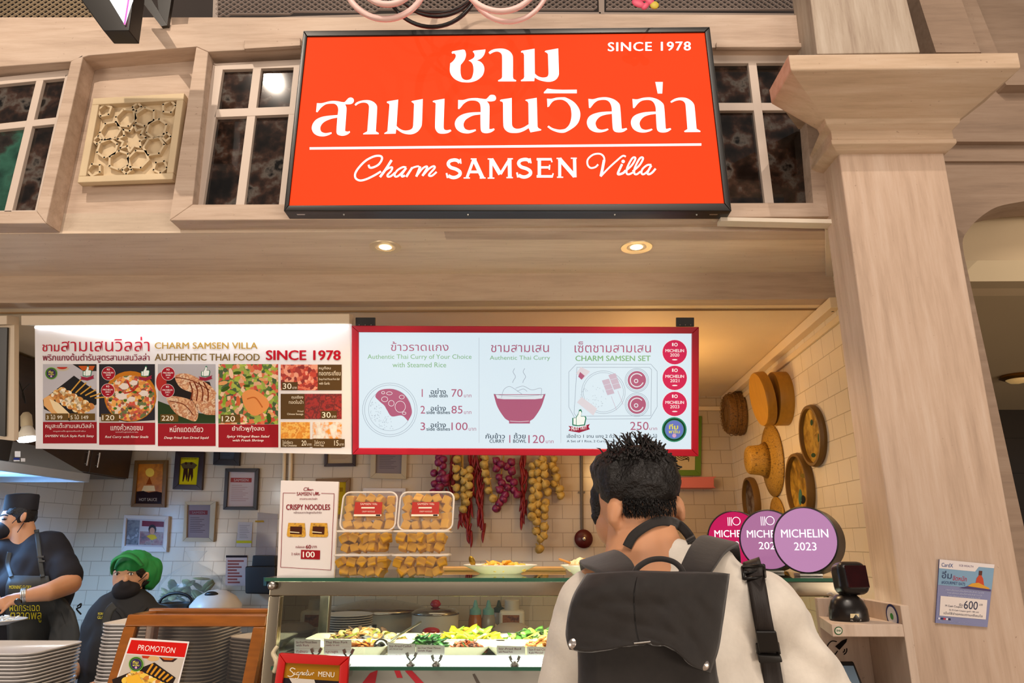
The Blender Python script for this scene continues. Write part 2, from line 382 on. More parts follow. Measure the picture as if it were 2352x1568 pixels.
g = G(); g.span((-3.6, 2.527, 2.75), (1.44, 3.0, 2.84)); st(g.build('trim_1', plaster('lightened_soffit_plaster', 'dcc7b0', 'e8d6c2', 'c6af98', 'x')))                       # soffit: facade plaster with the missing uplight put into its colour
g = G(); g.span((-3.6, 2.988, 2.616), (1.47, 3.07, 2.752)); st(g.build('trim_2', plaster('beam_plaster', 'b79f88', 'c4ae98', 'a08a75', 'x')))
g = G(); g.span((-3.6, 3.07, 2.616), (1.66, 5.4, 2.70)); st(g.build('ceiling', M_CEIL))
g = G(); g.span((-3.6, 3.122, 2.609), (1.46, 3.130, 2.6165)); st(g.build('trim_3', mat('joint_shadow_gap', '8a6a44', .8)))
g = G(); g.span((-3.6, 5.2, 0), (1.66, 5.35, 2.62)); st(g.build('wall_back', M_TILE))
g = G(); g.prism([(1.42, 2.46, 0), (1.5973, 5.4, 0), (1.70, 5.4, 0), (1.525, 2.46, 0)], (0, 0, 2.75)); st(g.build('wall_right', M_TILER))
g = G(); g.span((-3.6, 2.99, 0), (-3.3, 5.4, 2.62)); st(g.build('wall_left', tiles('wall_tile_left', 'dbe0e2', 'a9aeb0', ax='y')))
g = G(); g.span((-6, -4, -.1), (6, 7, 0)); st(g.build('floor', mat('floor_tile', 'c8b8a6', .4, var=.15, scale=4)))
# cable duct and cornice along the top of the right wall
g = G()
a, b = Vector((1.452, 2.96, 2.60)), Vector((1.585, 5.15, 2.60))
def sq(g, a, b, w, h): g.prism([a, a+Vector((-w, 0, 0)), a+Vector((-w, 0, -h)), a+Vector((0, 0, -h))], b-a)
sq(g, Vector((1.45, 2.95, 2.612)), Vector((1.583, 5.19, 2.612)), .045, .05); st(g.build('trim_4', M_CEIL, bevel=.003))
g = G(); sq(g, Vector((1.45, 2.7, 2.53)), Vector((1.6, 5.19, 2.53)), .028, .03); tag(g.build('wall_cable_duct', mat('duct_plastic', 'ddc59c', .4), bevel=.002), 'cream cable duct running back along the right tiled wall under the ceiling', 'cable duct')
g = G(); sq(g, Vector((1.586, 5.2, 2.55)), Vector((-3.3, 5.2, 2.55)), 0, .03); g = G(); g.span((-3.3, 5.17, 2.5), (1.585, 5.2, 2.53)); st(g.build('trim_5', M_CEIL))

# windows
M_PANE = mottled('window_film', ['0c0a09', '161210', '241a16', '3c2a22', '57504a', '100e0d'], 13, .06, detail=12, lo=.32, hi=.7, coat=.4)
M_PANEG = mottled('window_film_green', ['10201a', '21463a', '2f5c4c', '2a2420', '10100e'], 7, .08, detail=9, coat=.6)
def window(n, bars, panes):
    t = bpy.data.objects.new('window_%d' % n, None); COL.objects.link(t); t.location = P(sum(p[0] for p in panes[0][0])/4, panes[0][0][0][1], 2.5); st(t)
    g = G()
    for k_, bq in enumerate(bars): g.slab(2.487+.0008*(k_ % 3), bq, .034)
    g.build('window_frame', M_WIN, t, bevel=.002)
    for pq, m in panes:
        g = G(); g.slab(2.506, pq, .006); g.build('pane', m, t)
window(1, [[(-60, 184), (162, 160), (150, 179), (-60, 200)], [(84, 180), (101, 178), (26, 490), (8, 490)], [(-60, 290), (138, 268), (132, 284), (-60, 304)],
           [(150, 172), (163, 168), (92, 490), (78, 490)], [(-60, 484), (90, 482), (88, 491), (-60, 494)]],
       [([(-60, 190), (90, 182), (68, 276), (-60, 284)], M_PANE), ([(95, 180), (156, 174), (134, 272), (72, 278)], M_PANE), ([(-60, 296), (64, 286), (14, 488), (-60, 490)], M_PANEG), ([(68, 284), (132, 280), (84, 488), (20, 488)], M_PANE)])
window(2, [[(489, 148), (512, 157), (466, 472), (443, 472)], [(489, 146), (700, 136), (700, 154), (510, 160)], [(582, 148), (601, 148), (561, 471), (541, 471)],
           [(496, 251), (700, 243), (700, 261), (492, 269)], [(675, 148), (697, 146), (664, 470), (640, 470)]],
       [([(505, 155), (588, 153), (575, 250), (490, 255)], M_PANE), ([(596, 153), (682, 150), (670, 248), (584, 250)], M_PANE), ([(487, 265), (572, 260), (546, 470), (458, 471)], M_PANE), ([(580, 260), (668, 258), (646, 469), (556, 470)], M_PANE)])
window(3, [[(1630, 126), (1845, 126), (1850, 144), (1630, 145)], [(1718, 140), (1737, 140), (1778, 466), (1757, 466)], [(1640, 236), (1845, 236), (1850, 253), (1640, 254)],
           [(1830, 140), (1850, 140), (1888, 467), (1858, 467)]],
       [([(1625, 140), (1722, 140), (1732, 240), (1640, 240)], M_PANE), ([(1732, 140), (1836, 140), (1846, 240), (1742, 240)], M_PANE), ([(1640, 250), (1738, 250), (1762, 466), (1665, 466)], M_PANE), ([(1749, 250), (1846, 250), (1863, 466), (1773, 466)], M_PANE)])

# carved medallion panel
pm = Pl((0, 2.49, 0), (0, -1, 0))
t = thing('relief_panel', 'square cream carved lattice panel on the wall left of the red sign', 'relief panel', P(298, 320, 2.5))
M_ST = mat('cream_stone', 'd3bd9a', .7, var=.08, scale=12, bump=.1)
g = G(); g.slab(2.494, [(214, 226), (423, 214), (396, 411), (178, 419)], .034); g.build('backing', M_ST, t)
g = G()
c4 = [(214, 226), (423, 214), (396, 411), (178, 419)]
def qb(a, b): return tuple(c4[0][i]*(1-a)*(1-b)+c4[1][i]*a*(1-b)+c4[2][i]*a*b+c4[3][i]*(1-a)*b for i in (0, 1))
for (a0, b0, a1, b1) in ((0, 0, 1, .075), (0, .925, 1, 1), (0, .075, .075, .925), (.925, .075, 1, .925)):
    g.slab(2.466, [qb(a0, b0), qb(a1, b0), qb(a1, b1), qb(a0, b1)], .03)
g.build('border', M_ST, t, bevel=.003)
g = G()
def seg(a, b, wd=.022, Y=2.474):
    a = Vector(a); b = Vector(b); n = (b-a).normalized(); n = Vector((-n.y, n.x))*wd/2; e = (b-a).normalized()*wd*.3
    g.slab(Y, [qb(*(a-e+n)), qb(*(b+e+n)), qb(*(b+e-n)), qb(*(a-e-n))], .022)
def pol(cx, cy, r, n, rot, skip=()):
    p = [(cx+r*math.cos(R(rot+360*k/n)), cy+r*math.sin(R(rot+360*k/n))) for k in range(n)]
    for k in range(n):
        if k not in skip: seg(p[k], p[(k+1) % n])
for k in range(8):
    a = R(22.5+45*k); x, y = .5+.27*math.cos(a), .5+.27*math.sin(a); pol(x, y, .112, 6, math.degrees(a)+(0 if k % 2 else 30))
s8 = []
for k in range(16):
    rr = .155 if k % 2 == 0 else .095; s8.append((.5+rr*math.cos(R(22.5*k)), .5+rr*math.sin(R(22.5*k))))
for k in range(16): seg(s8[k], s8[(k+1) % 16])
for x, y in ((.15, .15), (.85, .15), (.85, .85), (.15, .85)): pol(x, y, .075, 5, math.degrees(math.atan2(.5-y, .5-x)))
for x, y in ((.5, .13), (.87, .5), (.5, .87), (.13, .5)): pol(x, y, .05, 4, 0)
g.build('lattice', M_ST, t)

# column on the right
t = thing('column', 'whitewashed square column with a flared capital, right of the food counter', 'column', (1.385, 2.38, 0))
g = G(); g.hexa([(1.172, 2.3, 0), (1.545, 2.3, 0), (1.545, 2.47, 0), (1.172, 2.47, 0)], [(1.206, 2.3, 2.97), (1.60, 2.3, 2.97), (1.60, 2.47, 2.97), (1.206, 2.47, 2.97)]); g.build('shaft', M_PV, t, bevel=.006)
g = G(); rings = [(0, 2.95), (.022, 2.955), (.045, 2.968), (.045, 2.985), (.038, 2.99), (.038, 3.025), (.065, 3.04), (.07, 3.056), (.255, 3.125), (.26, 3.13), (.262, 3.188), (.05, 3.19)]
vs = []
for o, z in rings:
    yb = 2.5 if o < .06 else (2.30 if o < .1 else 2.235)
    vs += [(1.206-o, 2.3-o, z), (1.60+o*.55, 2.3-o, z), (1.60+o*.55, yb, z), (1.206-o, yb, z)]
n = len(rings); g.add(vs, [(i*4+k, i*4+(k+1) % 4, i*4+4+(k+1) % 4, i*4+4+k) for i in range(n-1) for k in range(4)]+[(0, 1, 2, 3), tuple(range(4*n-4, 4*n))])
g.build('capital', plaster('capital_plaster', 'c9ae93', 'd9c4ae', 'ae9479', 'x'), t, bevel=.003)
g = G(); g.slab(2.3, [(1853, -70), (1877, 124), (2114, 120), (2066, -70)], .16); g.build('upper_shaft', plaster('upper_plaster', 'b3a290', 'cdc0b0', '8f7a6a', 'z'), t, bevel=.004)
# wall right of the column with the arched opening
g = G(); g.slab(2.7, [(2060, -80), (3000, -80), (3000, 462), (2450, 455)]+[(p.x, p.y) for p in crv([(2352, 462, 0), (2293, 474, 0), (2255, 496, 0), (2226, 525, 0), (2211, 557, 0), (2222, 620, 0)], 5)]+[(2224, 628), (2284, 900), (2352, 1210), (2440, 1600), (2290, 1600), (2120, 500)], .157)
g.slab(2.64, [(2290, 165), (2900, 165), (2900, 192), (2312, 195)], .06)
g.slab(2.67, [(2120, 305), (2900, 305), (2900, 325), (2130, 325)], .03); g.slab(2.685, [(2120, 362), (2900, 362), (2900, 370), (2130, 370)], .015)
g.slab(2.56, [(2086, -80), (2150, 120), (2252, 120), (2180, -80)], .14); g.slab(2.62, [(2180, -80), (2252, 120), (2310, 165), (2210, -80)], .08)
st(g.build('wall_arch', plaster('shaded_arch_plaster', '9c8470', 'ab9582', '85705f', 'x')))  # plaster colour darkened to hold the shade on this wall
g = G(); g.span((1.62, 2.95, 2.65), (9.0, 3.05, 3.3)); st(g.build('trim_6', M_CEIL))
g = G(); g.span((1.62, 2.86, 2.65), (9.0, 6.2, 2.75)); st(g.build('ceiling_passage', mat('passage_ceiling', 'c9b592', .6)))
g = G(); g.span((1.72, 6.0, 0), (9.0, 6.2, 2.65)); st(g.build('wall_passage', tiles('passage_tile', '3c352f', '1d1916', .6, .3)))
c = PZ(2336, 862, 2.648)
t = thing('flush_ceiling_lamp', 'small brass flush ceiling lamp beyond the arched opening', 'ceiling lamp', c)
g = G(); g.lathe([(.10, 0), (.11, -.015), (.08, -.03)], c); g.build('rim', mat('brass', 'a87a34', .3, 1), t, smooth='auto')
g = G(); g.lathe([(.075, -.028), (.05, -.05), (.0, -.06)], c); g.build('shade', mat('lamp_shade_glass', 'd8b070', .3, emit=.25), t, smooth=True)

# expanded-metal panels above the facade
def mesh_panel(label, poly, step, colr, bars):
    t = thing('mesh_panel', label, 'mesh panel', P(sum(p[0] for p in poly)/len(poly), poly[-1][1], 2.56))
    g = G(); u0 = min(p[0] for p in poly); u1 = max(p[0] for p in poly)
    def vb(u):                        # lower edge
        lo = [p for p in poly if p[1] > -50]; lo.sort()
        for a, b in zip(lo, lo[1:]):
            if a[0] <= u <= b[0]: return a[1]+(b[1]-a[1])*(u-a[0])/max(1, b[0]-a[0])
        return lo[0][1] if u < lo[0][0] else lo[-1][1]
    pl = YP(2.56); r = 0; v = -70
    while v < max(p[1] for p in poly)-2:
        pts = []; k = 0; u = u0
        run = []
        while u <= u1:
            vv = v+(2.7 if (k+r) % 2 else -2.7)
            if vv < vb(u)-2: run.append((u, vv))
            k += 1; u += step
        if len(run) > 2:
            vs = []
            for (x, y) in run:
                p = pl.at(x, y); d = Vector((0, -.006, .004)) ; e = Vector((0, -.001, .0022)); vs += [p, p+d, p+d+e, p+e]
            g.add(vs, [(4*i+j, 4*i+(j+1) % 4, 4*i+4+(j+1) % 4, 4*i+4+j) for i in range(len(run)-1) for j in range(4)])
        v += 5.4; r += 1
    g.build('mesh', colr, t)
    g = G()
    for bq in bars: g.slab(2.555, bq, .03)
    g.build('frame', mat('panel_frame', '8a7a6e', .5), t)
M_MESH1 = mat('mesh_metal_warm', 'a89478', .5); M_MESH2 = mat('mesh_metal', '8e8078', .5)
mesh_panel('expanded metal mesh panel in the top left corner above the first window', [(-200, -80), (190, -80), (228, 62), (0, 90), (-200, 116)], 8.5, M_MESH1, [[(-200, 116), (0, 91), (232, 63), (232, 69), (0, 97), (-200, 122)], [(205, -80), (214, -80), (236, 68), (226, 68)]])
mesh_panel('expanded metal mesh panel above the red sign, left of the flower', [(496, -80), (1375, -80), (1378, 28), (1100, 26), (640, 38), (498, 44)], 8.5, M_MESH2, [[(490, 46), (690, 37), (1100, 26), (1380, 28), (1380, 33), (1100, 31), (690, 43), (490, 52)], [(492, -80), (500, -80), (500, 50), (488, 50)], [(1372, -80), (1388, -80), (1388, 32), (1376, 32)]])
mesh_panel('expanded metal mesh panel above the right end of the red sign', [(1392, -80), (1832, -80), (1838, 30), (1392, 28)], 8.5, M_MESH2, [[(1388, 28), (1842, 31), (1842, 37), (1388, 33)], [(1822, -80), (1834, -80), (1846, 36), (1834, 36)]])
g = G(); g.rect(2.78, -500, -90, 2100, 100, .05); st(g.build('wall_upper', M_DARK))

# blade sign hanging top left, its stay
t = thing('blade_sign', 'black projecting lightbox sign with a glowing white face in the top left', 'hanging sign', P(265, 20, 2.1))
g = G(); g.slab(2.02, [(120, -110), (186, 0), (237, 70), (296, 70), (306, 0), (318, -110)], .07); g.build('housing', M_BLK, t, bevel=.003)
g = G(); g.slab(2.016, [(190, -110), (252, 0), (286, 56), (304, 0), (312, -110)], .006); g.build('lit_face', mat('sign_white_glow', 'e8eef4', .4, emit=.9), t)
g = G(); g.ribbon(YP(2.014), [(286, 56), (313, -110)], 4); g.build('edge_strip', mat('pink_glow', 'ff3d9a', .4, emit=.9), t)
g = G(); g.slab(2.30, [(300, -30), (330, -30), (384, 58), (370, 60)], .015); g.slab(2.42, [(355, -60), (403, -60), (384, 57), (368, 57)], .02)
g.build('bracket', M_BLK, t)

# rings of flexible tube above the sign
def hoop(name, label, u, v, ru, rv, r, m, Y, tilt=.0, grp=None):
    pts = [P(u+ru*math.cos(R(a)), v+rv*math.sin(R(a)), Y+tilt*math.cos(R(a))) for a in range(0, 360, 6)]
    g = G(); g.tube(pts, r, 10, closed=True); tag(g.build(name, m, smooth=True), label, 'hoop', grp)
M_HOSE = mat('pearly_tube', 'e6c4bd', .35, coat=.3); M_HOSEB = mat('black_tube', '1a1412', .35)
hoop('tube_hoop', 'pale pink tube hoop, larger of the left pair above the red sign', 885, -60, 98, 104, .011, M_HOSE, 2.04)
hoop('tube_hoop', 'pale pink tube hoop, smaller one inside the left hoop above the sign', 890, -62, 70, 72, .011, M_HOSE, 2.00)
hoop('tube_hoop', 'pale pink tube hoop, upper of the right pair above the sign', 1150, -66, 92, 92, .011, M_HOSE, 2.08)
hoop('tube_hoop', 'pale pink tube hoop, lower of the right pair above the sign', 1168, -56, 96, 106, .009, M_HOSE, 2.12)
hoop('cable_hoop', 'black cable hoop dipping lowest, just over the red sign edge', 992, -58, 112, 120, .008, M_HOSEB, 2.22)
hoop('cable_hoop', 'black cable hoop, upper one between the pink hoops', 1003, -56, 100, 94, .007, M_HOSEB, 2.25)
hoop('cable_hoop', 'black cable hoop, thin one nested between the other two black hoops', 1000, -62, 108, 92, .005, M_HOSEB, 2.17)
# orchid
t = thing('orchid_flower', 'pink and yellow orchid flower hanging above the sign top edge', 'flower', P(1482, 0, 2.2))
for i, (u, v, rx, rz, ro, m) in enumerate([(1466, 8, .028, .017, .5, 'p'), (1478, -6, .026, .018, -.4, 'p'), (1492, 2, .024, .016, .9, 'p'), (1482, 14, .02, .012, -.9, 'p'), (1503, 12, .018, .018, .3, 'y'), (1470, -12, .02, .014, 1.2, 'p')]):
    g = G(); g.ell(P(u, v, 2.2), (rx, .006, rz), 14, (0, ro, 0)); g.build('petal', mat('orchid_pink', 'd6526e', .5) if m == 'p' else mat('orchid_yellow', 'c9b23a', .5), t, smooth=True)
g = G(); g.tube(crv([P(1484, 0, 2.21), P(1500, -40, 2.2), P(1540, -90, 2.2)]), .004); g.build('stem', mat('stem_green', '4d6a2c', .6), t)

# ------------------------------------------------------------------ the red shop sign
sp = YP(2.36)
t = thing('shop_sign', 'large glowing red shop sign with white Thai and English lettering', 'shop sign', P(1165, 280, 2.4))
co = [(697, 71), (1630, 62), (1680, 484), (652, 484)]; ci = [(705, 83), (1619, 73), (1664, 466), (663, 471)]
g = G(); g.slab(2.372, co, .068); g.build('housing', M_BLK, t)
g = G()
for i in range(4): g.slab(2.36, [co[i], co[(i+1) % 4], ci[(i+1) % 4], ci[i]], .03)
g.build('frame', M_BLK, t, bevel=.003)
g = G(); g.slab(2.368, [(700, 78), (1624, 68), (1670, 472), (658, 476)], .004); g.build('face', mat('sign_red', '8a2010', .6, emit=.8, ecol='ff4318', spec=.05), t)
pl = Pl((0, 2.3665, 0), (0, -1, 0)); g = G()
def outl(pts, ox, oy, k, dx=0, dy=0, off=0):
    g.pf(pl, [(ox+(x+dx)*k, oy+(y+dy)*k) for x, y in bez(pts, 5)], off)
x_ = 1
outl([(135,238,1),(150,218,1),(340,185,1),(375,200),(395,280),(375,360),(335,420),(300,462,1),(295,560),(305,650),(335,710),(400,735),(480,715),(515,650),(530,560),(520,470),(490,415),(440,385,1),(505,355),(545,315),(545,265),(515,222,1),(540,205,1),(745,183,1),(740,225),(715,290),(660,350),(590,380,1),(660,410),(710,470),(725,545),(705,630),(660,690),(580,745),(480,775),(390,778),(290,765),(190,715),(125,640),(103,560),(110,435,1),(160,395),(200,340),(210,290),(185,258),(145,262,1)], 1020, 90, .12755)
outl([(800,240,1),(830,210),(900,180),(1000,168),(1090,175),(1170,210),(1220,265),(1240,330),(1240,680,1),(1250,715,1),(1300,740,1),(1295,760,1),(975,760,1),(972,740,1),(1030,710,1),(1045,680,1),(1045,330),(1035,270),(1000,235),(950,222),(890,235),(825,270,1)], 1020, 90, .12755)
outl([(1385,220,1),(1400,208,1),(1630,170,1),(1635,620,1),(1690,665),(1760,688),(1830,685),(1870,660),(1880,600),(1870,270,1),(1850,245,1),(1810,225,1),(1830,205,1),(2055,165,1),(2068,600),(2060,660),(2020,720),(1960,755),(1880,768),(1780,755),(1700,730),(1630,690,1),(1625,755,1),(1385,757,1),(1383,738,1),(1430,710,1),(1443,680,1),(1440,280,1),(1420,240,1),(1388,240,1)], 1020, 90, .12755)
K = .13605
outl([(205,270,1),(290,270),(400,242),(480,232),(560,238),(620,250),(670,252),(700,225),(740,185),(780,175),(815,190),(830,225),(815,265),(770,288),(680,290,1),(700,330),(705,390),(680,740,1),(720,750),(760,742,1),(765,765,1),(720,800),(660,820),(600,818),(550,795),(535,745),(550,515,1),(450,535),(350,575),(290,625),(262,690),(280,750),(340,775),(400,770),(450,760,1),(455,785,1),(390,815),(310,832),(220,820),(150,775),(118,700),(135,620),(190,550),(280,505),(400,483),(555,470,1),(565,380),(550,320),(510,285),(450,278),(360,290),(290,335),(240,390),(215,425,1),(190,418,1)], 700, 200, K)
outl([(840,295,1),(870,262),(930,235),(1010,220),(1090,222),(1160,250),(1210,300),(1222,360),(1200,745,1),(1250,775,1),(1248,795,1),(985,797,1),(985,785,1),(1055,745,1),(1085,340),(1070,290),(1030,265),(970,262),(910,280),(860,315,1)], 700, 200, K)
outl([(1385,248,1),(1400,240,1),(1578,210,1),(1550,655,1),(1600,700),(1670,730),(1750,728),(1810,700),(1830,640),(1845,285,1),(1830,268,1),(1797,245,1),(1820,232,1),(1993,200,1),(1978,620),(1955,690),(1900,755),(1830,790),(1750,797),(1650,775),(1545,708,1),(1535,785,1),(1342,790,1),(1345,775,1),(1395,745,1),(1430,300,1),(1420,278,1),(1390,268,1)], 700, 200, K)
outl([(-45,311,1),(-25,300,1),(155,268,1),(140,740),(150,785),(190,800),(255,790,1),(272,812,1),(220,845),(140,860),(60,852),(15,810),(-5,750),(5,350,1),(-10,335,1),(-42,325,1)], 1000, 190, K)
outl([(385,290,1),(470,290),(570,265),(680,257),(760,265),(850,275),(885,250),(920,212),(960,203),(1005,215),(1025,260),(1005,300),(940,315),(868,312,1),(905,360),(915,420),(910,780,1),(940,782),(990,768,1),(1000,795,1),(940,835),(860,852),(790,835),(765,780),(760,535,1),(650,550),(560,590),(500,640),(475,710),(500,775),(560,800),(620,795),(680,785,1),(685,810,1),(620,840),(540,856),(440,840),(360,785),(328,700),(350,620),(410,560),(500,520),(620,500),(765,495,1),(762,400),(745,345),(700,310),(630,298),(550,310),(480,355),(430,415),(400,445,1),(382,440,1)], 1000, 190, K)
outl([(1090,295,1),(1110,283,1),(1290,255,1),(1293,690),(1310,745),(1360,775),(1430,772),(1500,745),(1575,700,1),(1570,345,1),(1555,318,1),(1515,295,1),(1535,283,1),(1712,253,1),(1725,740,1),(1740,765,1),(1790,790,1),(1780,805,1),(1605,838,1),(1575,765,1),(1500,810),(1420,840),(1340,848),(1250,840),(1180,795),(1148,720),(1142,345,1),(1130,320,1),(1095,312,1)], 1000, 190, K)
outl([(1885,268,1),(1960,270),(2050,250),(2150,245),(2205,251),(2335,322),(2420,427),(2447,537),(2420,657),(2345,747),(2205,832),(2120,845),(2030,825),(1950,790),(1890,745,1),(1912,722,1),(1980,765),(2080,790),(2160,785),(2205,767),(2265,697),(2297,567),(2285,427),(2245,357),(2205,317),(2150,290),(2090,285),(2010,300),(1960,340),(1920,400,1),(1892,412,1)], 1000, 190, K)
outl([(1832,158,1),(1890,98,1),(2000,112),(2150,118,1),(2388,116,1),(2388,178,1),(1832,178,1)], 1000, 190, K)
LO = [(378,345,1),(460,350),(560,325),(680,318),(790,345),(870,395),(912,460),(940,830,1),(950,850),(1020,835,1),(1035,858,1),(970,900),(890,912),(820,895),(790,840),(775,597,1),(660,615),(570,650),(515,710),(500,770),(530,840),(590,865),(650,860),(705,845,1),(720,865,1),(660,895),(560,913),(460,895),(385,840),(352,750),(375,665),(440,610),(550,575),(660,562),(775,558,1),(768,480),(740,410),(690,370),(620,362),(540,375),(480,415),(430,475),(410,500,1),(388,497,1)]
outl(LO, 1300, 180, K); outl(LO, 1300, 180, K, 743, 2)
outl([(1507,60,1),(1635,60,1),(1625,255,1),(1548,255,1)], 1300, 180, K)
outl([(1760,395,1),(1790,370),(1850,338),(1930,322),(2020,328),(2090,360),(2145,410),(2170,470),(2205,850,1),(2270,885,1),(2268,905,1),(2005,907,1),(1993,890,1),(2050,855,1),(2020,470),(2010,420),(1975,382),(1920,368),(1850,380),(1780,412,1)], 1300, 180, K)
g.pf(pl, [(711, 338), (1611, 329), (1611, 334.5), (711, 343.5)])
def strokes(ox, oy, k, lst, dx=0, dy=0):
    for w_, pts in lst: g.ribbon(pl, [(ox+(x+dx)*k, oy+(y+dy)*k) for x, y in pts], w_*k, 0, 8)
KS = .15306
strokes(800, 340, KS, [(30,[(305,250),(320,290),(370,290),(450,250),(500,180),(500,130),(450,115),(370,130),(260,190),(160,290),(105,380),(110,450),(170,485),(260,470),(380,415),(490,350)]),
 (36,[(650,180),(560,320),(475,435)]),(28,[(490,410),(560,330),(630,290),(660,295),(640,345),(590,400),(595,428),(640,420),(700,370)]),
 (28,[(870,292),(820,285),(740,330),(695,395),(710,428),(760,410),(850,320)]),(32,[(868,298),(805,390),(808,425),(850,412)]),
 (32,[(870,432),(960,290)]),(26,[(870,420),(950,310),(1010,280),(1060,272)]),(34,[(1080,275),(1020,428)]),(28,[(1030,410),(1110,310),(1170,275),(1180,300),(1110,415)]),(28,[(1115,415),(1210,310),(1280,272),(1295,300),(1220,385),(1215,415),(1260,412),(1325,357)]),
 (50,[(1672,218),(1640,188),(1590,178),(1525,195),(1500,240),(1535,288),(1620,318),(1672,355),(1672,400),(1620,435),(1560,440),(1500,415)]),(20,[(1682,160),(1690,235)]),(26,[(1474,375),(1490,448)]),
 (40,[(1882,165),(1778,450)]),(58,[(1884,165),(2016,450)]),(40,[(1815,357),(1975,357)]),(18,[(1730,448),(1825,448)]),(18,[(1972,448),(2060,448)]),(18,[(1838,163),(1925,163)]),
 (46,[(2140,165),(2140,450)]),(62,[(2145,165),(2280,392)]),(40,[(2282,390),(2420,165)]),(56,[(2420,165),(2424,444)]),(18,[(2092,450),(2192,450)]),(18,[(2372,443),(2470,443)]),(18,[(2092,163),(2170,163)]),(18,[(2390,160),(2470,160)])])
strokes(1150, 340, KS, [(50,[(442,212),(410,178),(360,170),(295,187),(270,232),(305,280),(390,310),(442,347),(442,392),(390,427),(330,432),(270,407)]),(20,[(440,152),(455,228)]),(26,[(244,365),(260,440)]),
 (50,[(580,150),(580,442)]),(36,[(540,167),(760,167)]),(34,[(590,289),(725,289)]),(38,[(540,424),(775,424)]),(20,[(752,150),(770,212)]),(20,[(735,250),(730,325)]),(20,[(788,378),(770,442)]),
 (44,[(886,160),(886,440)]),(60,[(880,160),(1112,425)]),(48,[(1108,150),(1115,438)]),(18,[(845,437),(938,437)]),(18,[(838,155),(915,155)]),(18,[(1052,152),(1142,152)]),
 (26,[(1462,245),(1420,285),(1350,297),(1305,250),(1308,170),(1385,100),(1480,85),(1540,120),(1555,190),(1525,320),(1500,425)]),(40,[(1552,180),(1525,320),(1503,420)]),(26,[(1500,425),(1620,300),(1740,190),(1830,118),(1878,128)]),
 (34,[(1822,240),(1762,370),(1778,393),(1840,372),(1875,335)]),(28,[(1865,350),(1965,260),(2020,165),(2005,138),(1965,165),(1900,290),(1890,375),(1925,393),(1985,365)]),(28,[(1980,350),(2080,260),(2135,165),(2120,138),(2080,165),(2015,290),(2005,375),(2040,393),(2100,350)]),
 (28,[(2262,252),(2200,255),(2130,312),(2112,370),(2140,393),(2200,352),(2262,262)]),(30,[(2258,260),(2205,365),(2222,393),(2272,368),(2325,308)])])
g.pe(pl, 1150+1838*KS, 340+200*KS, 26*KS)
T(g, pl, 'SINCE 1978', 1396, 97, 1587, 118, bold=.022, space=1.12, sk=-2)
g.build('lettering', mat('sign_white', '808080', .6, emit=.95, ecol='f2fdff', spec=.05), t, fix=False)
g = G()
for u in (790, 1075, 1412, 1600): g.ell(P(u, 492, 2.39), (.004, .004, .006), 8)
for u in (690, 1640): g.box(P(u, 490, 2.39), (.03, .02, .004))
g.build('fixing_screws', mat('steel', 'b8b4ae', .3, 1), t)
# recessed downlights
for i, (u, lab) in enumerate(((885, 'round recessed downlight in the soffit, under the left half of the sign'), (1462, 'round recessed downlight in the soffit, under the right end of the sign'))):
    c = PZ(u, 567, 2.75)
    t = thing('downlight', lab, 'downlight', c, None)
    g = G(); g.lathe([(.042, .01), (.042, -.002), (.066, -.004), (.068, 0), (.068, .01)], c); g.build('trim_ring', mat('downlight_rim', 'd9c6a6', .35, .3), t, smooth='auto')
    g = G(); g.lathe([(.041, .004), (.03, .006), (.029, .003), (.0, .003)], c); g.build('reflector', mat('gilt', 'd9a24a', .25, 1), t, smooth=True)
    g = G(); g.lathe([(.026, -.002), (.018, -.006), (0, -.007)], c); g.build('bulb', mat('downlight_bulb', 'fff0d0', .3, emit=9, ecol='ffdf9a'), t, smooth=True)
    lamp('downlight_beam', 'SPOT', c+Vector((0, 0, -.02)), c+Vector((0, .1, -2)), 34, (1, .68, .34), .03, spot=120, blend=.8)
# conduit and cable at the right end of the soffit
g = G(); g.prism([P(1655, 498, 2.425), P(1925, 503, 2.425), P(1920, 513, 2.425), P(1655, 507, 2.425)], (0, .05, 0)); tag(g.build('cable_trunking', mat('trunk_plastic', 'd9cbb8', .5), bevel=.002), 'pale cable trunking along the sill right of the sign', 'cable duct')
a, b = PZ(1904, 516, 2.748), PZ(1904, 628, 2.748)
g = G(); g.prism([a+Vector((-.017, 0, 0)), a+Vector((.017, 0, 0)), a+Vector((.017, 0, -.022)), a+Vector((-.017, 0, -.022))], b-a); tag(g.build('cable_trunking', mat('trunk_plastic', 'd9cbb8', .5), bevel=.002), 'short pale cable trunking fixed under the soffit beside the column', 'cable duct')
e = PX(1913, 716, 1.44)
g = G(); g.tube(crv([b+Vector((0, -.01, -.01)), P(1904, 655, 3.0), P(1908, 690, 3.0), e]), .007); tag(g.build('black_cable', M_BLK, smooth=True), 'black cable curving down from the trunking end to the wall duct', 'cable')
# ------------------------------------------------------------------ menu boards hung under the beam, faces tipped down
bp = Pl((0, 3.05, 2.515), (0, -1, -.25))
def bslab(g, uv, off, depth): g.prism([bp.at(u, v, off) for u, v in uv], -bp.n*depth)
M_WH = mat('board_white', 'ece9ec', .5)
def lerp(a, b, t): return a+(b-a)*t
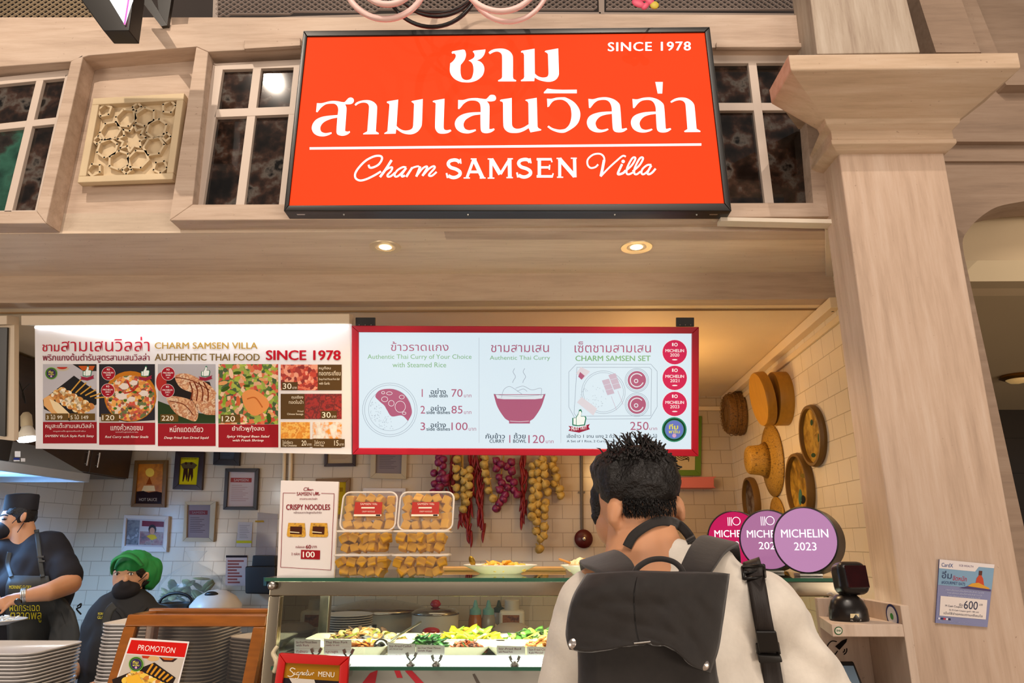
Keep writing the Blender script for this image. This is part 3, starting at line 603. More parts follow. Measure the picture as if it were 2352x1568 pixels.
# left, front-lit menu board
t = thing('menu_board', 'wide white menu board with dish photos and a lit cream valance', 'menu board', bp.at(445, 890))
g = G(); bslab(g, [(80, 746), (808, 744), (808, 1043), (82, 1030)], 0, .02); g.build('panel', M_WH, t)
g = G(); bslab(g, [(64, 726), (808, 722), (808, 744), (64, 748)], .045, .075); g.build('valance', mat('valance_paint', 'd8c5ab', .5), t, bevel=.003)
g = G(); a, b = bp.at(86, 752, .014), bp.at(802, 749, .014); g.tube([a, b], .007); g.build('light_tube', mat('led_white', 'ffffff', .4, emit=1.6, ecol='f0f8ff'), t)
m = (a+b)/2
L = lamp('board_light', 'AREA', m-Vector((0, .024, .008)), bp.at(445, 950), 1.1, (.93, .97, 1), (a-b).length, .02)
def disc_badge(g, x, y, r, c, o, l1, l2, ink='fff4f4'):
    g.col(ink).pe(bp, x, y, r+.8, off=o); g.col(c).pe(bp, x, y, r, off=o+.0004); g.col(ink)
    T(g, bp, l1, x-r*.76, y-r*.25, x+r*.76, y, o+.0008, .02); T(g, bp, l2, x-r*.38, y+r*.1, x+r*.38, y+r*.36, o+.0008, .01)
    g.pe(bp, x, y+r*.62, r*.22, r*.05, o+.0008); g.ring(bp, x+r*.1, y-r*.62, r*.12, r*.12, r*.06, o+.0008, 12)
    g.pr(bp, x-r*.22, y-r*.76, x-r*.1, y-r*.5, o+.0008)
def thumb(g, x, y, k, o, txt='MUST TRY!'):
    q = [(-14, 12), (-14, -3), (-7, -4), (-2, -12), (0, -20), (4, -21), (6, -16), (4, -7), (13, -7), (15, -3), (12, 12), (-3, 14)]
    g.col('1e7a58').pf(bp, [(x+a*k, y+b*k) for a, b in q], o); g.col('f2faf6').pf(bp, [(x+a*k*.84, y+b*k*.84) for a, b in q], o+.0003)
    g.col('1e7a58').pr(bp, x-6.5*k, y-4*k, x-5.5*k, y+11*k, o+.0005)
    g.col('9c2440').pf(bp, [(x-22*k, y+13*k), (x, y+17*k), (x+22*k, y+9*k), (x+19*k, y+15*k), (x+22*k, y+20*k), (x, y+27*k), (x-22*k, y+23*k), (x-18*k, y+18*k)], o+.0007)
    if k > .8: g.col('ffffff'); T(g, bp, txt, x-16*k, y+15*k, x+15*k, y+23*k, o+.001, .02, sk=-3*k)
def green_badge(g, x, y, r, o, ink='7ab648', core='3a2f5a'):
    g.col(ink).pe(bp, x, y, r, off=o); g.col('16301c').ring(bp, x, y, r*.84, r*.84, r*.1, o+.0003); g.col(core).pe(bp, x, y, r*.74, off=o+.0004)
    g.col('e6dc50'); T(g, bp, 'ทีม', x-r*.42, y-r*.45, x+r*.32, y-r*.02, o+.0008, .03); T(g, bp, 'พาชิม', x-r*.45, y+r*.02, x+r*.45, y+r*.3, o+.0008, .02); g.col('d8a8c8').pe(bp, x, y+r*.48, r*.16, off=o+.0008)
def food(name, cols, sc, kind='cells'): return mottled(name, cols, sc, .5, kind)
F_CURRY = food('print_curry', ['e08a1e', 'c85a14', 'f0b040', 'e8d2b8', '5a6a20', 'd23a1a', 'f2a23a', '8a3a10'], 75)
F_SALAD = food('print_salad', ['7a9a28', '4a6a18', 'a8b838', 'e0a880', 'd86a38', 'c83a20', '34501a', '98a83a', 'f0c8a0'], 60)
F_SQUID = food('print_squid', ['d89060', 'e8b888', 'b86a38', 'f0d0a8', '9a4a20'], 40, 'noise')
F_SATAY = food('print_satay', ['e8a838', 'f2d8a0', 'd08a28', 'f6e6c8', 'c87818'], 70)
F_RED = food('print_meatball', ['c83a20', 'e07050', '8a1a10', 'f0a080', 'a82818'], 65)
F_SAUS = food('print_sausage', ['7a1010', 'a82018', '5a0808', 'c03a28'], 45, 'noise')
F_OML = food('print_omelette', ['f0a830', 'e08818', 'f8c860', 'd07810'], 50, 'noise')
def pt(g, s, u0, v0, u1, v1, bold=0, shear=0, o=.003, sk=0): T(g, bp, s, u0, v0, u1, v1, o, bold, shear, sk=sk)
O = .0012
for s_, u0, v0, u1, v1, bo, c_, nm in (('ชาม', 98, 791, 137, 807, .01, 'c22038', 'shop_name'), ('สามเสนวิลล่า', 141, 773, 344, 807, 0, 'c22038', 'shop_name'), ('พริกแกงต้นตำรับสูตรสามเสนวิลล่า', 99, 811, 344, 833, .01, '8a1a38', 'tagline'),
                                   ('CHARM SAMSEN VILLA', 356, 786, 592, 801, .012, 'b8923c', 'heading'), ('AUTHENTIC THAI FOOD', 356, 812, 597, 828, .012, '806428', 'heading'), ('SINCE 1978', 611, 804, 783, 827, .03, 'bc1428', 'date_lettering')):
    g = PG(); g.col(c_); pt(g, s_, u0, v0, u1, v1, bo); g.done(nm, t)
def dish(lab, u0, v0, u1, v1, bg, paint, box=None, lines=(), price=None):
    g = PG(); g.col(bg).pr(bp, u0, v0, u1, v1, O); paint(g, u0, v0, u1, v1)
    if box:
        g.col('9c1a26').pr(bp, u0, v1+.5, u1+.5, box, O)
        g.col('fbe9e6'); cx = (u0+u1)/2; w = u1-u0
        for s, f, y, h, sh, bo in lines: pt(g, s, cx-w*f/2, v1+y, cx+w*f/2, v1+y+h, bo, sh)
    for p in price or ():
        g.col('6a4f22').pr(bp, p[1], p[2], p[3], p[4], O+.0011); g.col('fff6e2'); pt(g, p[0], p[1]+3, p[2]+3, lerp(p[1], p[3], .74), p[4]-2.5, .004)
    for a in (1,): pass
    o = g.done('dish_photo', t); o['label'] = lab
def p_satay(g, u0, v0, u1, v1):
    X = lambda a, b: (lerp(u0, u1, a), lerp(v0, v1, b)); o = O+.0003
    g.col('c8b8a0').pe(bp, *X(.36, .06), 16, 8, o, a0=0, a1=180); g.col('c03020').pe(bp, *X(.36, .05), 12, 5, o+.0001, a0=0, a1=180)
    g.col('2a2624').pf(bp, [X(.55, 0), X(1, 0), X(1, .12), X(.75, .12)], o); g.col('c85a20').pf(bp, [X(.66, .03), X(.97, .03), X(.93, .11), X(.74, .11)], o+.0001)
    g.col('1f1c1e').pf(bp, [X(0, .62), X(.58, .2), X(1, .48), X(1, .7), X(.5, .99), X(.02, .78)], o)
    for k in range(6):
        a = .30+.09*k; g.col('d8a040').ribbon(bp, [X(a+.22, .50+.022*k-.02), X(a+.42, .26+.062*k)], 3, o+.0002)
    g.col(F_SATAY)
    for k in range(6):
        a = .26+.105*k; b = .5+.055*k; g.pe(bp, *X(a+.02, b), 11, 8, o+.0004); g.pe(bp, *X(a+.1, b-.04), 10, 8, o+.0004); g.pe(bp, *X(a-.06, b+.06), 9, 8, o+.0004)
    g.col('e8b070').pf(bp, [X(.01, .6), X(.12, .54), X(.3, .72), X(.52, .88), X(.5, .93), X(.3, .98), X(.02, .72)], o+.0005); g.col('f4dcae').pf(bp, [X(.12, .60), X(.3, .68), X(.5, .86), X(.34, .92), X(.2, .78)], o+.0006)
    green_badge(g, *X(.16, .16), 14, o+.001); thumb(g, *X(.83, .14), .72, o+.001)
def p_curry(g, u0, v0, u1, v1):
    X = lambda a, b: (lerp(u0, u1, a), lerp(v0, v1, b)); o = O+.0003
    g.col('c9c4c0').pf(bp, [X(0, .9), X(0, 1), X(1, 1), X(1, .96), X(.5, .99)], o)
    g.col('c87818').pe(bp, *X(.56, .55), 60, 58, o); g.col(F_CURRY).pe(bp, *X(.56, .58), 56, 52, o+.0001)
    g.col('f0e2d8')
    for a, b, r in ((.45, .38, 11), (.62, .32, 9), (.4, .55, 12), (.8, .5, 10), (.58, .6, 9)): g.pf(bp, [(X(a, b)[0]+r*(1+.3*math.sin(3*k))*math.cos(k*.628), X(a, b)[1]+r*.7*math.sin(k*.628)) for k in range(10)], o+.0003)
    g.col('c22818'); g.ribbon(bp, [X(.5, .28), X(.58, .42), X(.7, .5)], 3, o+.0005); g.ribbon(bp, [X(.45, .5), X(.6, .46), X(.7, .36)], 3, o+.0005)
    for k in range(9): g.col('4a7a20' if k % 2 else '2e4a18').pe(bp, *X(.2+.09*k, .62+.16*math.sin(k*2.1)), 4, 3, o+.0005)
    disc_badge(g, *X(.17, .16), 15, 'a81428', o+.001, 'MICHELIN', '2020'); disc_badge(g, *X(.16, .45), 15, 'a81428', o+.001, 'MICHELIN', '2021'); thumb(g, *X(.83, .14), .72, o+.001)
def p_squid(g, u0, v0, u1, v1):
    X = lambda a, b: (lerp(u0, u1, a), lerp(v0, v1, b)); o = O+.0003
    g.col('2c4020').pf(bp, [X(0, .62), X(.5, .8), X(1, .86), X(1, 1), X(0, 1)], o); g.col('221c1a').pf(bp, [X(.05, .2), X(.9, .3), X(1, .6), X(.6, .7), X(.1, .5)], o)
    g.col('b8302a').pe(bp, *X(.06, .3), 12, 22, o+.0001)
    g.col(F_SQUID).pf(bp, [X(*p) for p in bez([(.3, .2), (.5, .16), (.75, .26), (.95, .4), (1, .52), (.7, .5), (.4, .4)])], o+.0002)
    g.pf(bp, [X(*p) for p in bez([(.15, .58), (.3, .54), (.6, .62), (.7, .8), (.66, .96), (.5, .92), (.3, .82)])], o+.0003)
    g.pf(bp, [X(*p) for p in bez([(.6, .5), (.8, .46), (1, .5, 1), (1, .86, 1), (.8, .84), (.64, .7)])], o+.0003)
    g.col('7a3218'); [g.ribbon(bp, [X(.55+.08*k, .3), X(.6+.09*k, .45), X(.57+.1*k, .62)], 3, o+.0005) for k in range(4)]
    g.ribbon(bp, [X(.2, .62), X(.45, .68), X(.62, .86)], 2, o+.0005); g.ribbon(bp, [X(.3, .22), X(.6, .28), X(.9, .44)], 2, o+.0005)
    disc_badge(g, *X(.18, .16), 15, 'a81428', o+.001, 'MICHELIN', '2020'); disc_badge(g, *X(.17, .45), 15, 'a81428', o+.001, 'MICHELIN', '2021'); thumb(g, *X(.83, .14), .72, o+.001)
def p_salad(g, u0, v0, u1, v1):
    X = lambda a, b: (lerp(u0, u1, a), lerp(v0, v1, b)); o = O+.0003
    g.col(F_SALAD).pr(bp, u0, v0, u1, v1, o); random.seed(4)
    for k in range(26):
        c = ['8fae30', '3e5c1a', 'e8a468', 'f2c8a8', 'b0c040', 'd8683a'][k % 6]; x, y = X(.06+.88*random.random(), .06+.88*random.random()); a = random.random()*6.3; r = 7+6*random.random()
        g.col(c).pf(bp, [(x+(r*math.cos(q*.7))*math.cos(a)-r*.4*math.sin(q*.7)*math.sin(a), y+r*math.cos(q*.7)*math.sin(a)+r*.4*math.sin(q*.7)*math.cos(a)) for q in range(9)], o+.0002+k*.00001)
    g.col('ee9c58').pf(bp, [X(*p) for p in bez([(.4, .5), (.58, .42), (.8, .56), (.84, .72), (.62, .86), (.46, .74)])], o+.0006); g.col('c86a30').ribbon(bp, [X(.48, .58), X(.62, .56), X(.74, .72)], 3, o+.0007)
def p_plain(m): return lambda g, u0, v0, u1, v1: g.col(m).pr(bp, u0, v0, u1, v1, O+.0003)
dish('photo of pork satay skewers on a black slate', 99, 836, 222, 968, 'c2bfc6', p_satay, 1018, [('หมูสะเต๊ะสามเสนวิลล่า', .90, 3, 15, 0, .01), ('SAMSEN VILLA Style Pork Satay', .92, 30, 7, .25, .02), ('หมูสะเต๊ะสูตรต้นตำรับ', .6, 20, 4, 0, 0)], [('3 ไม้ 99', 105, 949, 158, 965), ('5 ไม้ 149', 160, 949, 219, 965)])
dish('photo of red curry with river snails', 228, 836, 356, 970, '2b2830', p_curry, 1021, [('แกงคั่วหอยขม', .58, 3, 15, 0, .01), ('Red Curry with River Snails', .78, 30, 7, .25, .02), ('แกงคั่วสูตรโบราณ', .4, 20, 4, 0, 0)], [('120', 233, 950, 274, 967)])
dish('photo of fried squid on a leaf', 363, 836, 495, 972, 'b9b6bc', p_squid, 1024, [('หมึกแดดเดียว', .58, 5, 15, 0, .01), ('Deep Fried Sun Dried Squid', .78, 30, 7, .25, .02)], [('220', 369, 951, 410, 968)])
dish('photo of green bean salad with shrimp', 502, 836, 639, 974, '5a7a20', p_salad, 1027, [('ยำถั่วพูกุ้งสด', .54, 3, 15, 0, .01), ('Spicy Winged Bean Salad', .72, 25, 7, .25, .02), ('with Fresh Shrimp', .52, 34, 7, .25, .02)], [('120', 507, 952, 552, 970)])
def side(lab, pic, box, m, txts, pr):
    g = PG(); g.col(m).pr(bp, *pic, O+.0003); g.col('5c4426').pr(bp, *box, O+.0005); g.col('f4e8d0')
    for s, a, b, c, d in txts: pt(g, s, a, b, c, d, .008)
    s, a, b, c, d = pr; g.col('5c4426').pr(bp, a-3, b-3, c+14, d+3, O+.0007); g.col('fff6e2'); pt(g, s, a, b, c, d, .005); pt(g, 'บาท', c+2, d-5, c+12, d)
    o = g.done('dish_photo', t); o['label'] = lab
side('small photo of fried pork balls', (645, 837, 730, 896), (730, 837, 785, 896), F_RED, [('หมูก้อน', 733, 841, 760, 850), ('ทอดกระเทียม', 733, 851, 783, 862), ('Deep-Fried Minced Pork Ball', 733, 868, 780, 874), ('with Garlic', 733, 877, 758, 883)], ('30', 650, 880, 670, 893))
side('small photo of fried sausages', (700, 904, 785, 962), (645, 904, 700, 962), F_SAUS, [('กุนเชียง', 670, 908, 697, 917), ('ทอดในน้ำ', 664, 918, 697, 927), ('Fried', 684, 942, 697, 946), ('Chinese Sausage', 660, 948, 697, 954)], ('30', 740, 946, 760, 959))
side('small photo of an omelette', (645, 969, 712, 1007), (645, 1007, 712, 1027), F_OML, [('ไข่เจียว', 649, 1011, 673, 1019), ('Thai Omelette', 649, 1020, 682, 1025)], ('20', 693, 1011, 704, 1023))
side('small photo of fried eggs', (718, 969, 785, 1007), (718, 1007, 785, 1028), mottled('print_egg', ['f2efe8', 'f6f2ea', 'e8e0d8', 'f0a040', 'e88a20'], 34, .5), [('ไข่ดาว', 722, 1011, 746, 1019), ('Fried Egg', 722, 1020, 744, 1025)], ('15', 768, 1011, 778, 1023))

# right, backlit menu in a red frame
t = thing('menu_lightbox', 'backlit pale blue menu in a deep red frame, curry bowl drawn in the middle', 'menu lightbox', bp.at(1205, 900))
fo = [(809, 748), (1604, 751), (1603, 1047), (811, 1043)]; fi = [(825, 763), (1588, 766), (1587, 1031), (825, 1028)]
g = G(); bslab(g, fo, .0, .06); g.build('housing', mat('frame_red_back', '7a0a1c', .4), t)
g = G()
for i in range(4): bslab(g, [fo[i], fo[(i+1) % 4], fi[(i+1) % 4], fi[i]], .014, .02)
g.build('frame', mat('frame_red', 'b0102c', .35), t, bevel=.003)
g = G(); bslab(g, [(822, 760), (1591, 763), (1590, 1034), (822, 1031)], .002, .002); g.build('lit_face', mat('lightbox_face', '404548', .3, emit=.72, ecol='e2f2fb', spec=.1), t)
for u0, u1 in ((817, 862), (1553, 1594)):
    g = G(); bslab(g, [(u0, 729), (u1, 729), (u1, 750), (u0, 750)], .004, .012); b_ = g.build('hanger', M_BLK, t, bevel=.002)
    g = G()
    for k in range(3): g.ell(bp.at(lerp(u0, u1, .2+.3*k), 746, .006), (.0025, .0025, .0025), 8)
    g.build('screws', mat('steel', 'b8b4ae', .3, 1), b_)
g = PG(emit=.62); KX = .35714
def q(x, y): return (800+KX*x, 720+KX*y)
def lt(s, x0, y0, x1, y1, bold=.0, o=.004):
    if s == '1': x0, x1 = (x0+x1)/2-3.2, (x0+x1)/2+3.2
    a = q(x0, y0); b = q(x1, y1); T(g, bp, s, a[0], a[1], b[0], b[1], o, bold)
PK, GN, DK, LN = 'b0607f', '86b884', '2b3d50', '97a5b6'
g.col(PK); lt('ข้าวราดแกง', 275, 180, 645, 240); lt('ชามสามเสน', 918, 200, 1290, 248); lt('เซ็ตชามสามเสน', 1455, 180, 1945, 250)
g.col(GN); lt('Authentic Thai Curry of Your Choice', 125, 262, 793, 300); lt('with Steamed Rice', 285, 313, 630, 345); lt('Authentic Thai Curry', 910, 270, 1298, 305); lt('CHARM SAMSEN SET', 1460, 270, 1943, 305, .02)
g.col('c4d0dc'); [g.pr(bp, *q(x, 155), *q(x+3, 830), .0035) for x in (840, 1365)]
for i, (n, s, p) in enumerate((('1', 'side dish', '70'), ('2', 'side dishes', '85'), ('3', 'side dishes', '100'))):
    y = 107*i; g.col(PK); lt(n, 465, 485+y, 465+(22 if i == 0 else 30), 535+y, 0); lt(p, 664, 485+y, 735+(33 if i == 2 else 0), 535+y, 0); lt('บาท', 745+(30 if i == 2 else 0), 520+y, 792+(30 if i == 2 else 0), 538+y)
    g.col(DK); lt('อย่าง', 530, 480+y, 628, 517+y, .01); lt(s, (520 if i == 0 else 503), 515+y, (640 if i == 0 else 655), 538+y, .012)
c = q(268, 618); g.col(LN); g.ring(bp, *c, 62.5, 61.5, .8, .0035); g.ring(bp, *c, 58, 57, .8, .0035); g.ring(bp, *c, 49, 48, .7, .0035)
random.seed(3)
for k in range(70):
    a, r = R(80+130*random.random()), 14+32*random.random()**.6; x, y = c[0]+r*math.cos(a), c[1]+r*math.sin(a); d = random.random()*3.14
    g.ribbon(bp, [(x, y), (x+2.6*math.cos(d), y+2.6*math.sin(d))], .7, .0036)
g.col(PK); g.pf(bp, [q(*p) for p in bez([(175, 530), (205, 492), (280, 484), (350, 512), (392, 565), (410, 635), (385, 690, 1), (345, 655), (280, 660), (250, 620), (232, 590), (200, 562)])], .0036)
g.col('eef4fa')
for x, y, r1, r2 in ((335, 598, 33, 36), (278, 576, 18, 18), (235, 550, 20, 16), (265, 512, 18, 10), (345, 536, 16, 12), (225, 508, 10, 8), (360, 640, 12, 8)): g.ring(bp, *q(x, y), r1*KX, r2*KX, 1, .0042)
g.col(PK); g.pf(bp, [q(*p) for p in bez([(935, 518, 1), (1268, 518, 1), (1240, 600), (1195, 670), (1168, 690, 1), (1168, 706, 1), (1034, 706, 1), (1034, 690, 1), (1005, 670), (960, 600)])], .0036)
g.col('dfeaf4').pf(bp, [q(x, y) for x, y in ((948, 522), (1256, 522), (1246, 545), (1200, 550), (1000, 550), (958, 545))], .004); g.col('eef4fa'); g.ribbon(bp, [q(1040, 690), q(1100, 694), q(1162, 690)], 1, .0042)
g.col('9aa4b4')
for pts in ([(985, 540), (1000, 490), (1035, 468), (1075, 488), (1120, 520)], [(1075, 480), (1125, 466), (1180, 490), (1240, 480), (1238, 530)], [(1085, 500), (1125, 484), (1150, 500)], [(935, 516), (1000, 526), (1100, 530), (1200, 526), (1268, 516)]): g.ribbon(bp, [q(*p) for p in pts], .9, .0044)
for x in (1065, 1130): g.ribbon(bp, [q(x+5, 352), q(x-5, 375), q(x+10, 405), q(x-3, 430), q(x-8, 445)], 1, .0044)
g.col(DK); lt('กับข้าว', 882, 768, 1007, 803, .01); lt('CURRY', 908, 808, 1005, 830, .012); lt('ถ้วย', 1065, 766, 1140, 803, .01); lt('BOWL', 1060, 808, 1145, 830, .012)
g.col(PK); lt('1', 1030, 780, 1047, 830, 0); lt('120', 1158, 780, 1262, 832, 0); lt('บาท', 1270, 815, 1320, 832); lt('250', 1812, 695, 1930, 748, 0); lt('บาท', 1935, 733, 1985, 748)
g.col(DK); lt('เซ็ตข้าว 1 จาน แกง 2 ถ้วย พร้อมหมูสะเต๊ะ 2 ไม้', 1405, 773, 1985, 805, .006); lt('A Set of 1 Rice, 2 Curry Bowls + 2 Pork Satay Skewers', 1405, 812, 1985, 831, .008)
g.col(LN)
for poly in ([(1465, 325), (1945, 325), (1985, 370), (1985, 600), (1940, 676), (1460, 678), (1418, 600), (1418, 375), (1465, 325)], [(1470, 345), (1935, 345), (1950, 360), (1945, 655), (1465, 660), (1452, 640), (1470, 345)]):
    for a, b in zip(poly, poly[1:]): g.ribbon(bp, [q(*a), q(*b)], .9, .0036)
g.ring(bp, *q(1640, 505), 50, 49, .8, .0036); g.ring(bp, *q(1640, 505), 46, 45, .7, .0036)
for k in range(50):
    a, r = 6.28*random.random(), 34*random.random()**.5; x, y = q(1570, 540); x += r*math.cos(a); y += r*math.sin(a)*.8; d = random.random()*3.14
    g.ribbon(bp, [(x, y), (x+2.6*math.cos(d), y+2.6*math.sin(d))], .6, .0037)
g.col('c8b8cc')
for x0, y0 in ((1630, 430), (1672, 395)):
    for k in range(3): g.pf(bp, [q(*p) for p in bez([(x0+k*12, y0+k*32, 1), (x0+45+k*12, y0-12+k*32, 1), (x0+57+k*12, y0+18+k*32, 1), (x0+12+k*12, y0+30+k*32, 1)])], .0039)
    g.ribbon(bp, [q(x0+60, y0+100), q(x0+95, y0+190)], .9, .0039)
g.col('dcd8e2'); g.pf(bp, [q(*p) for p in ((1470, 570), (1500, 535), (1600, 610), (1575, 655))], .0039); g.pf(bp, [q(*p) for p in ((1495, 342), (1555, 372), (1510, 420), (1465, 385))], .0038); g.col(PK).pf(bp, [q(*p) for p in ((1490, 375), (1520, 400), (1500, 425), (1478, 405))], .004)
for y in (428, 585):
    g.col(LN).ring(bp, *q(1855, y), 27, 27, .9, .0036); g.ring(bp, *q(1855, y), 24, 24, .8, .0036); g.col(PK).pe(bp, *q(1855, y), 21, off=.0037); g.col('dfe6f0').ring(bp, *q(1855, y), 15, 15, 2.4, .0039, a0=20, a1=320); g.pe(bp, *q(1850, y+5), 5, off=.0039)
    g.col(PK).pe(bp, *q(1850, y+5), 3, off=.004)
thumb(g, *q(1484, 680), 1.12, .0046)
for y, yr in ((248, '2020'), (413, '2021'), (580, '2023')): disc_badge(g, *q(2098, y), 28, 'd42a56', .0036, 'MICHELIN', yr)
green_badge(g, *q(2095, 745), 28.5, .0036, '2f8a62', '6a7ac8')
g.done('printed_menu', t)

# edge of the next board, cut by the left frame edge
t = thing('menu_screen', 'dark screen in a cream frame cut off at the left edge beside the white menu', 'menu screen', bp.at(0, 1000))
g = G(); bslab(g, [(-30, 745), (33, 745), (32, 1012), (-30, 1005)], 0, .03); g.build('panel', mat('valance_paint', 'd8c5ab', .5), t)
g = G(); bslab(g, [(-34, 728), (32, 726), (32, 746), (-34, 748)], .045, .08); g.build('valance', mat('valance_paint', 'd8c5ab', .5), t, bevel=.003)
g = G(); bslab(g, [(-30, 752), (21, 752), (16, 1002), (-30, 995)], .012, .011); g.build('bezel', M_BLK, t, bevel=.002)
g = G(); bslab(g, [(-30, 766), (4, 766), (0, 990), (-30, 985)], .0126, .002); g.build('screen', mat('screen_green', '123a36', .15, emit=.15, ecol='1a4a44'), t)
# bare bulb
c = P(60, 990, 3.12)
t = thing('light_bulb', 'bare bulb glowing in a socket between the two menu boards', 'light bulb', c)
lo, hi = P(64, 1012, 3.34), P(58, 925, 3.34)
ax = (hi-lo).normalized(); Lh = (hi-lo).length
g = G(); g.lathe([(.0, 0), (.040, .002), (.046, .012)], lo, 24, ax); g.build('diffuser', mat('bulb_glow', 'ffffff', .4, emit=12, ecol='f4f7ff'), t, smooth=True)
g = G(); g.lathe([(.046, .012), (.044, .03), (.030, .055), (.022, .075)], lo, 24, ax); g.build('bulb_body', mat('bulb_white', 'd8d2c6', .4), t, smooth=True)
g = G(); g.lathe([(.024, .072), (.026, .08), (.024, .13), (.014, .145), (0, .146)], lo, 20, ax); g.build('socket', mat('socket_plastic', 'b5a588', .5), t, smooth='auto')
g = G(); g.tube(crv([hi, P(54, 905, 3.35), P(42, 870, 3.36), P(36, 840, 3.37)]), .004, 6); g.tube(crv([hi, P(52, 900, 3.35), P(70, 880, 3.4)]), .003, 6); g.build('flex', M_BLK, t)
lamp('bulb_light', 'POINT', lo-ax*.03, (0, 0, 0), 3.5, (.92, .96, 1), .04)
def milky(name, c='f4ece0', k=.30):
    if name in _mc: return _mc[name]
    m = bpy.data.materials.new(name); m.use_nodes = True; nt = m.node_tree; b = nt.nodes['Principled BSDF']; b.inputs['Base Color'].default_value = lin(c); b.inputs['Roughness'].default_value = .12
    o = nt.nodes['Material Output']; tr = nt.nodes.new('ShaderNodeBsdfTransparent'); mx = nt.nodes.new('ShaderNodeMixShader'); mx.inputs[0].default_value = k
    nt.links.new(tr.outputs[0], mx.inputs[1]); nt.links.new(b.outputs[0], mx.inputs[2]); nt.links.new(mx.outputs[0], o.inputs[0]); _mc[name] = m; return m
# ------------------------------------------------------------------ kitchen: counter along the back wall
M_ST2 = mat('brushed_steel', 'b9b3aa', .3, 1, var=.05, scale=4, stretch=(1, 1, 20))
M_WPL = mat('white_plastic', 'ded6c8', .35)
M_BPL = mat('black_plastic', '191614', .4)
t = thing('back_counter', 'steel counter along the tiled back wall, carrying the rice cookers', 'counter', (-.2, 4.8, 0))
g = G(); g.span((-2.9, 4.26, .88), (1.5, 5.195, .92)); g.build('worktop', M_ST2, t, bevel=.004)
g = G(); g.span((-2.85, 4.34, .1), (1.45, 5.15, .88)); g.build('base', mat('counter_base', '6f6760', .6), t)
# left side cabinets and hood
t = thing('wall_cabinet', 'dark brown wall cabinet above the cooker hood on the left', 'cabinet', (-3.1, 4.3, 1.985))
M_CAB = mat('dark_wood', '3a2a20', .35, var=.15, scale=6, stretch=(1, 1, 8))
g = G(); g.span((-3.295, 3.2, 1.985), (-2.96, 5.15, 2.6)); g.build('body', M_CAB, t)
for k in range(4):
    a, b = 3.2+k*.4875, 3.2+(k+1)*.4875
    g = G(); g.span((-2.96, a+.004, 1.99), (-2.94, b-.004, 2.595)); d = g.build('door', M_CAB, t, bevel=.003)
    y = (b-.06) if k % 2 == 0 else (a+.06)
    g = G(); g.tube([(-2.925, y, 2.03), (-2.925, y, 2.13)], .006); g.span((-2.94, y-.004, 2.04), (-2.922, y+.004, 2.045)); g.span((-2.94, y-.004, 2.115), (-2.922, y+.004, 2.12)); g.build('handle', M_ST2, d)
t = thing('cooker_hood', 'steel cooker hood lit from below over the left kitchen corner', 'cooker hood', (-3, 3.8, 1.9))
M_HOOD = mat('hood_steel', 'b4b8bc', .35, .6)
x1 = -2.7; zl = 1.895
g = G()
for a, b in (((-3.29, 3.0, zl), (x1, 3.02, zl+.05)), ((-3.29, 4.28, zl), (x1, 4.30, zl+.05)), ((x1-.02, 3.0, zl), (x1, 4.30, zl+.05)), ((-3.29, 3.0, zl), (-3.27, 4.3, zl+.05))): g.span(a, b)
g.build('lip', M_HOOD, t, bevel=.003)
g = G(); g.hexa([(-3.28, 3.02, zl+.05), (x1-.02, 3.02, zl+.05), (x1-.02, 4.28, zl+.05), (-3.28, 4.28, zl+.05)], [(-3.28, 3.2, zl+.2), (-2.93, 3.2, zl+.2), (-2.93, 4.1, zl+.2), (-3.28, 4.1, zl+.2)]); g.build('canopy', M_HOOD, t)
for k in range(2):
    g = G(); y0 = 3.06+.62*k
    for j in range(9): g.box((-3.0, y0+.06+j*.055, zl+.035), (.45, .03, .006), (R(35), 0, 0))
    g.build('grease_filter', M_HOOD, t)
g = G(); g.tube([(-2.78, 3.6, zl+.03), (-2.78, 3.63, zl-.0)], .008); g.build('hook', mat('copper_hook', 'a2512c', .4, .5), t)
lamp('hood_lamp', 'AREA', (-3.06, 3.85, zl+.01), (-3.0, 4.3, 0), 60, (.24, .52, 1), .4, .8).data.spread = R(140)
g = G(); g.span((-2.78, 3.10, 1.95), (-2.72, 3.62, 2.17)); hb_ = g.build('control_box', M_BPL, t, bevel=.004)
pc = Pl((-2.7195, 3.3, 2), (1, 0, 0))
g = PG(); g.col('e8e8ea').pr(pc, 34, 1036, 47, 1049); g.col('2c3a8a').pr(pc, 31, 1051, 45, 1056); g.col('d8d8da').pr(pc, 31, 1056, 45, 1059); g.pr(pc, 48, 1052, 58, 1060); g.done('stickers', hb_)

# framed pictures on the back wall
fp = YP(5.166)
def framed(label, o4, i4, fc, paint, cat='framed picture', fw=.025):
    t = thing('picture_frame', label, cat, P(sum(p[0] for p in o4)/4, o4[3][1], 5.18))
    g = G()
    for i in range(4): g.slab(5.17, [o4[i], o4[(i+1) % 4], i4[(i+1) % 4], i4[i]], .028)
    g.build('frame', fc, t, bevel=.002)
    def X(a, b): return tuple(i4[0][k]*(1-a)*(1-b)+i4[1][k]*a*(1-b)+i4[2][k]*a*b+i4[3][k]*(1-a)*b for k in (0, 1))
    pl = YP(5.185); g = PG(rough=.15); paint(g, X, pl); g.done('picture', t)
def bx(g, X, pl, c, a0, b0, a1, b1, off=0): g.col(c).pf(pl, [X(a0, b0), X(a1, b0), X(a1, b1), X(a0, b1)], off)
def XT(g, X, pl, s, a0, b0, a1, b1, off, bold=.01): p = X(a0, b0); r = X(a1, b1); T(g, pl, s, p[0], p[1], r[0], r[1], off, bold)
def inset(o4, w):
    cx = sum(p[0] for p in o4)/4; cy = sum(p[1] for p in o4)/4
    W = abs(o4[1][0]-o4[0][0]); H = abs(o4[3][1]-o4[0][1])
    return [(cx+(x-cx)*(1-2*w/W), cy+(y-cy)*(1-2*w/H)) for x, y in o4]
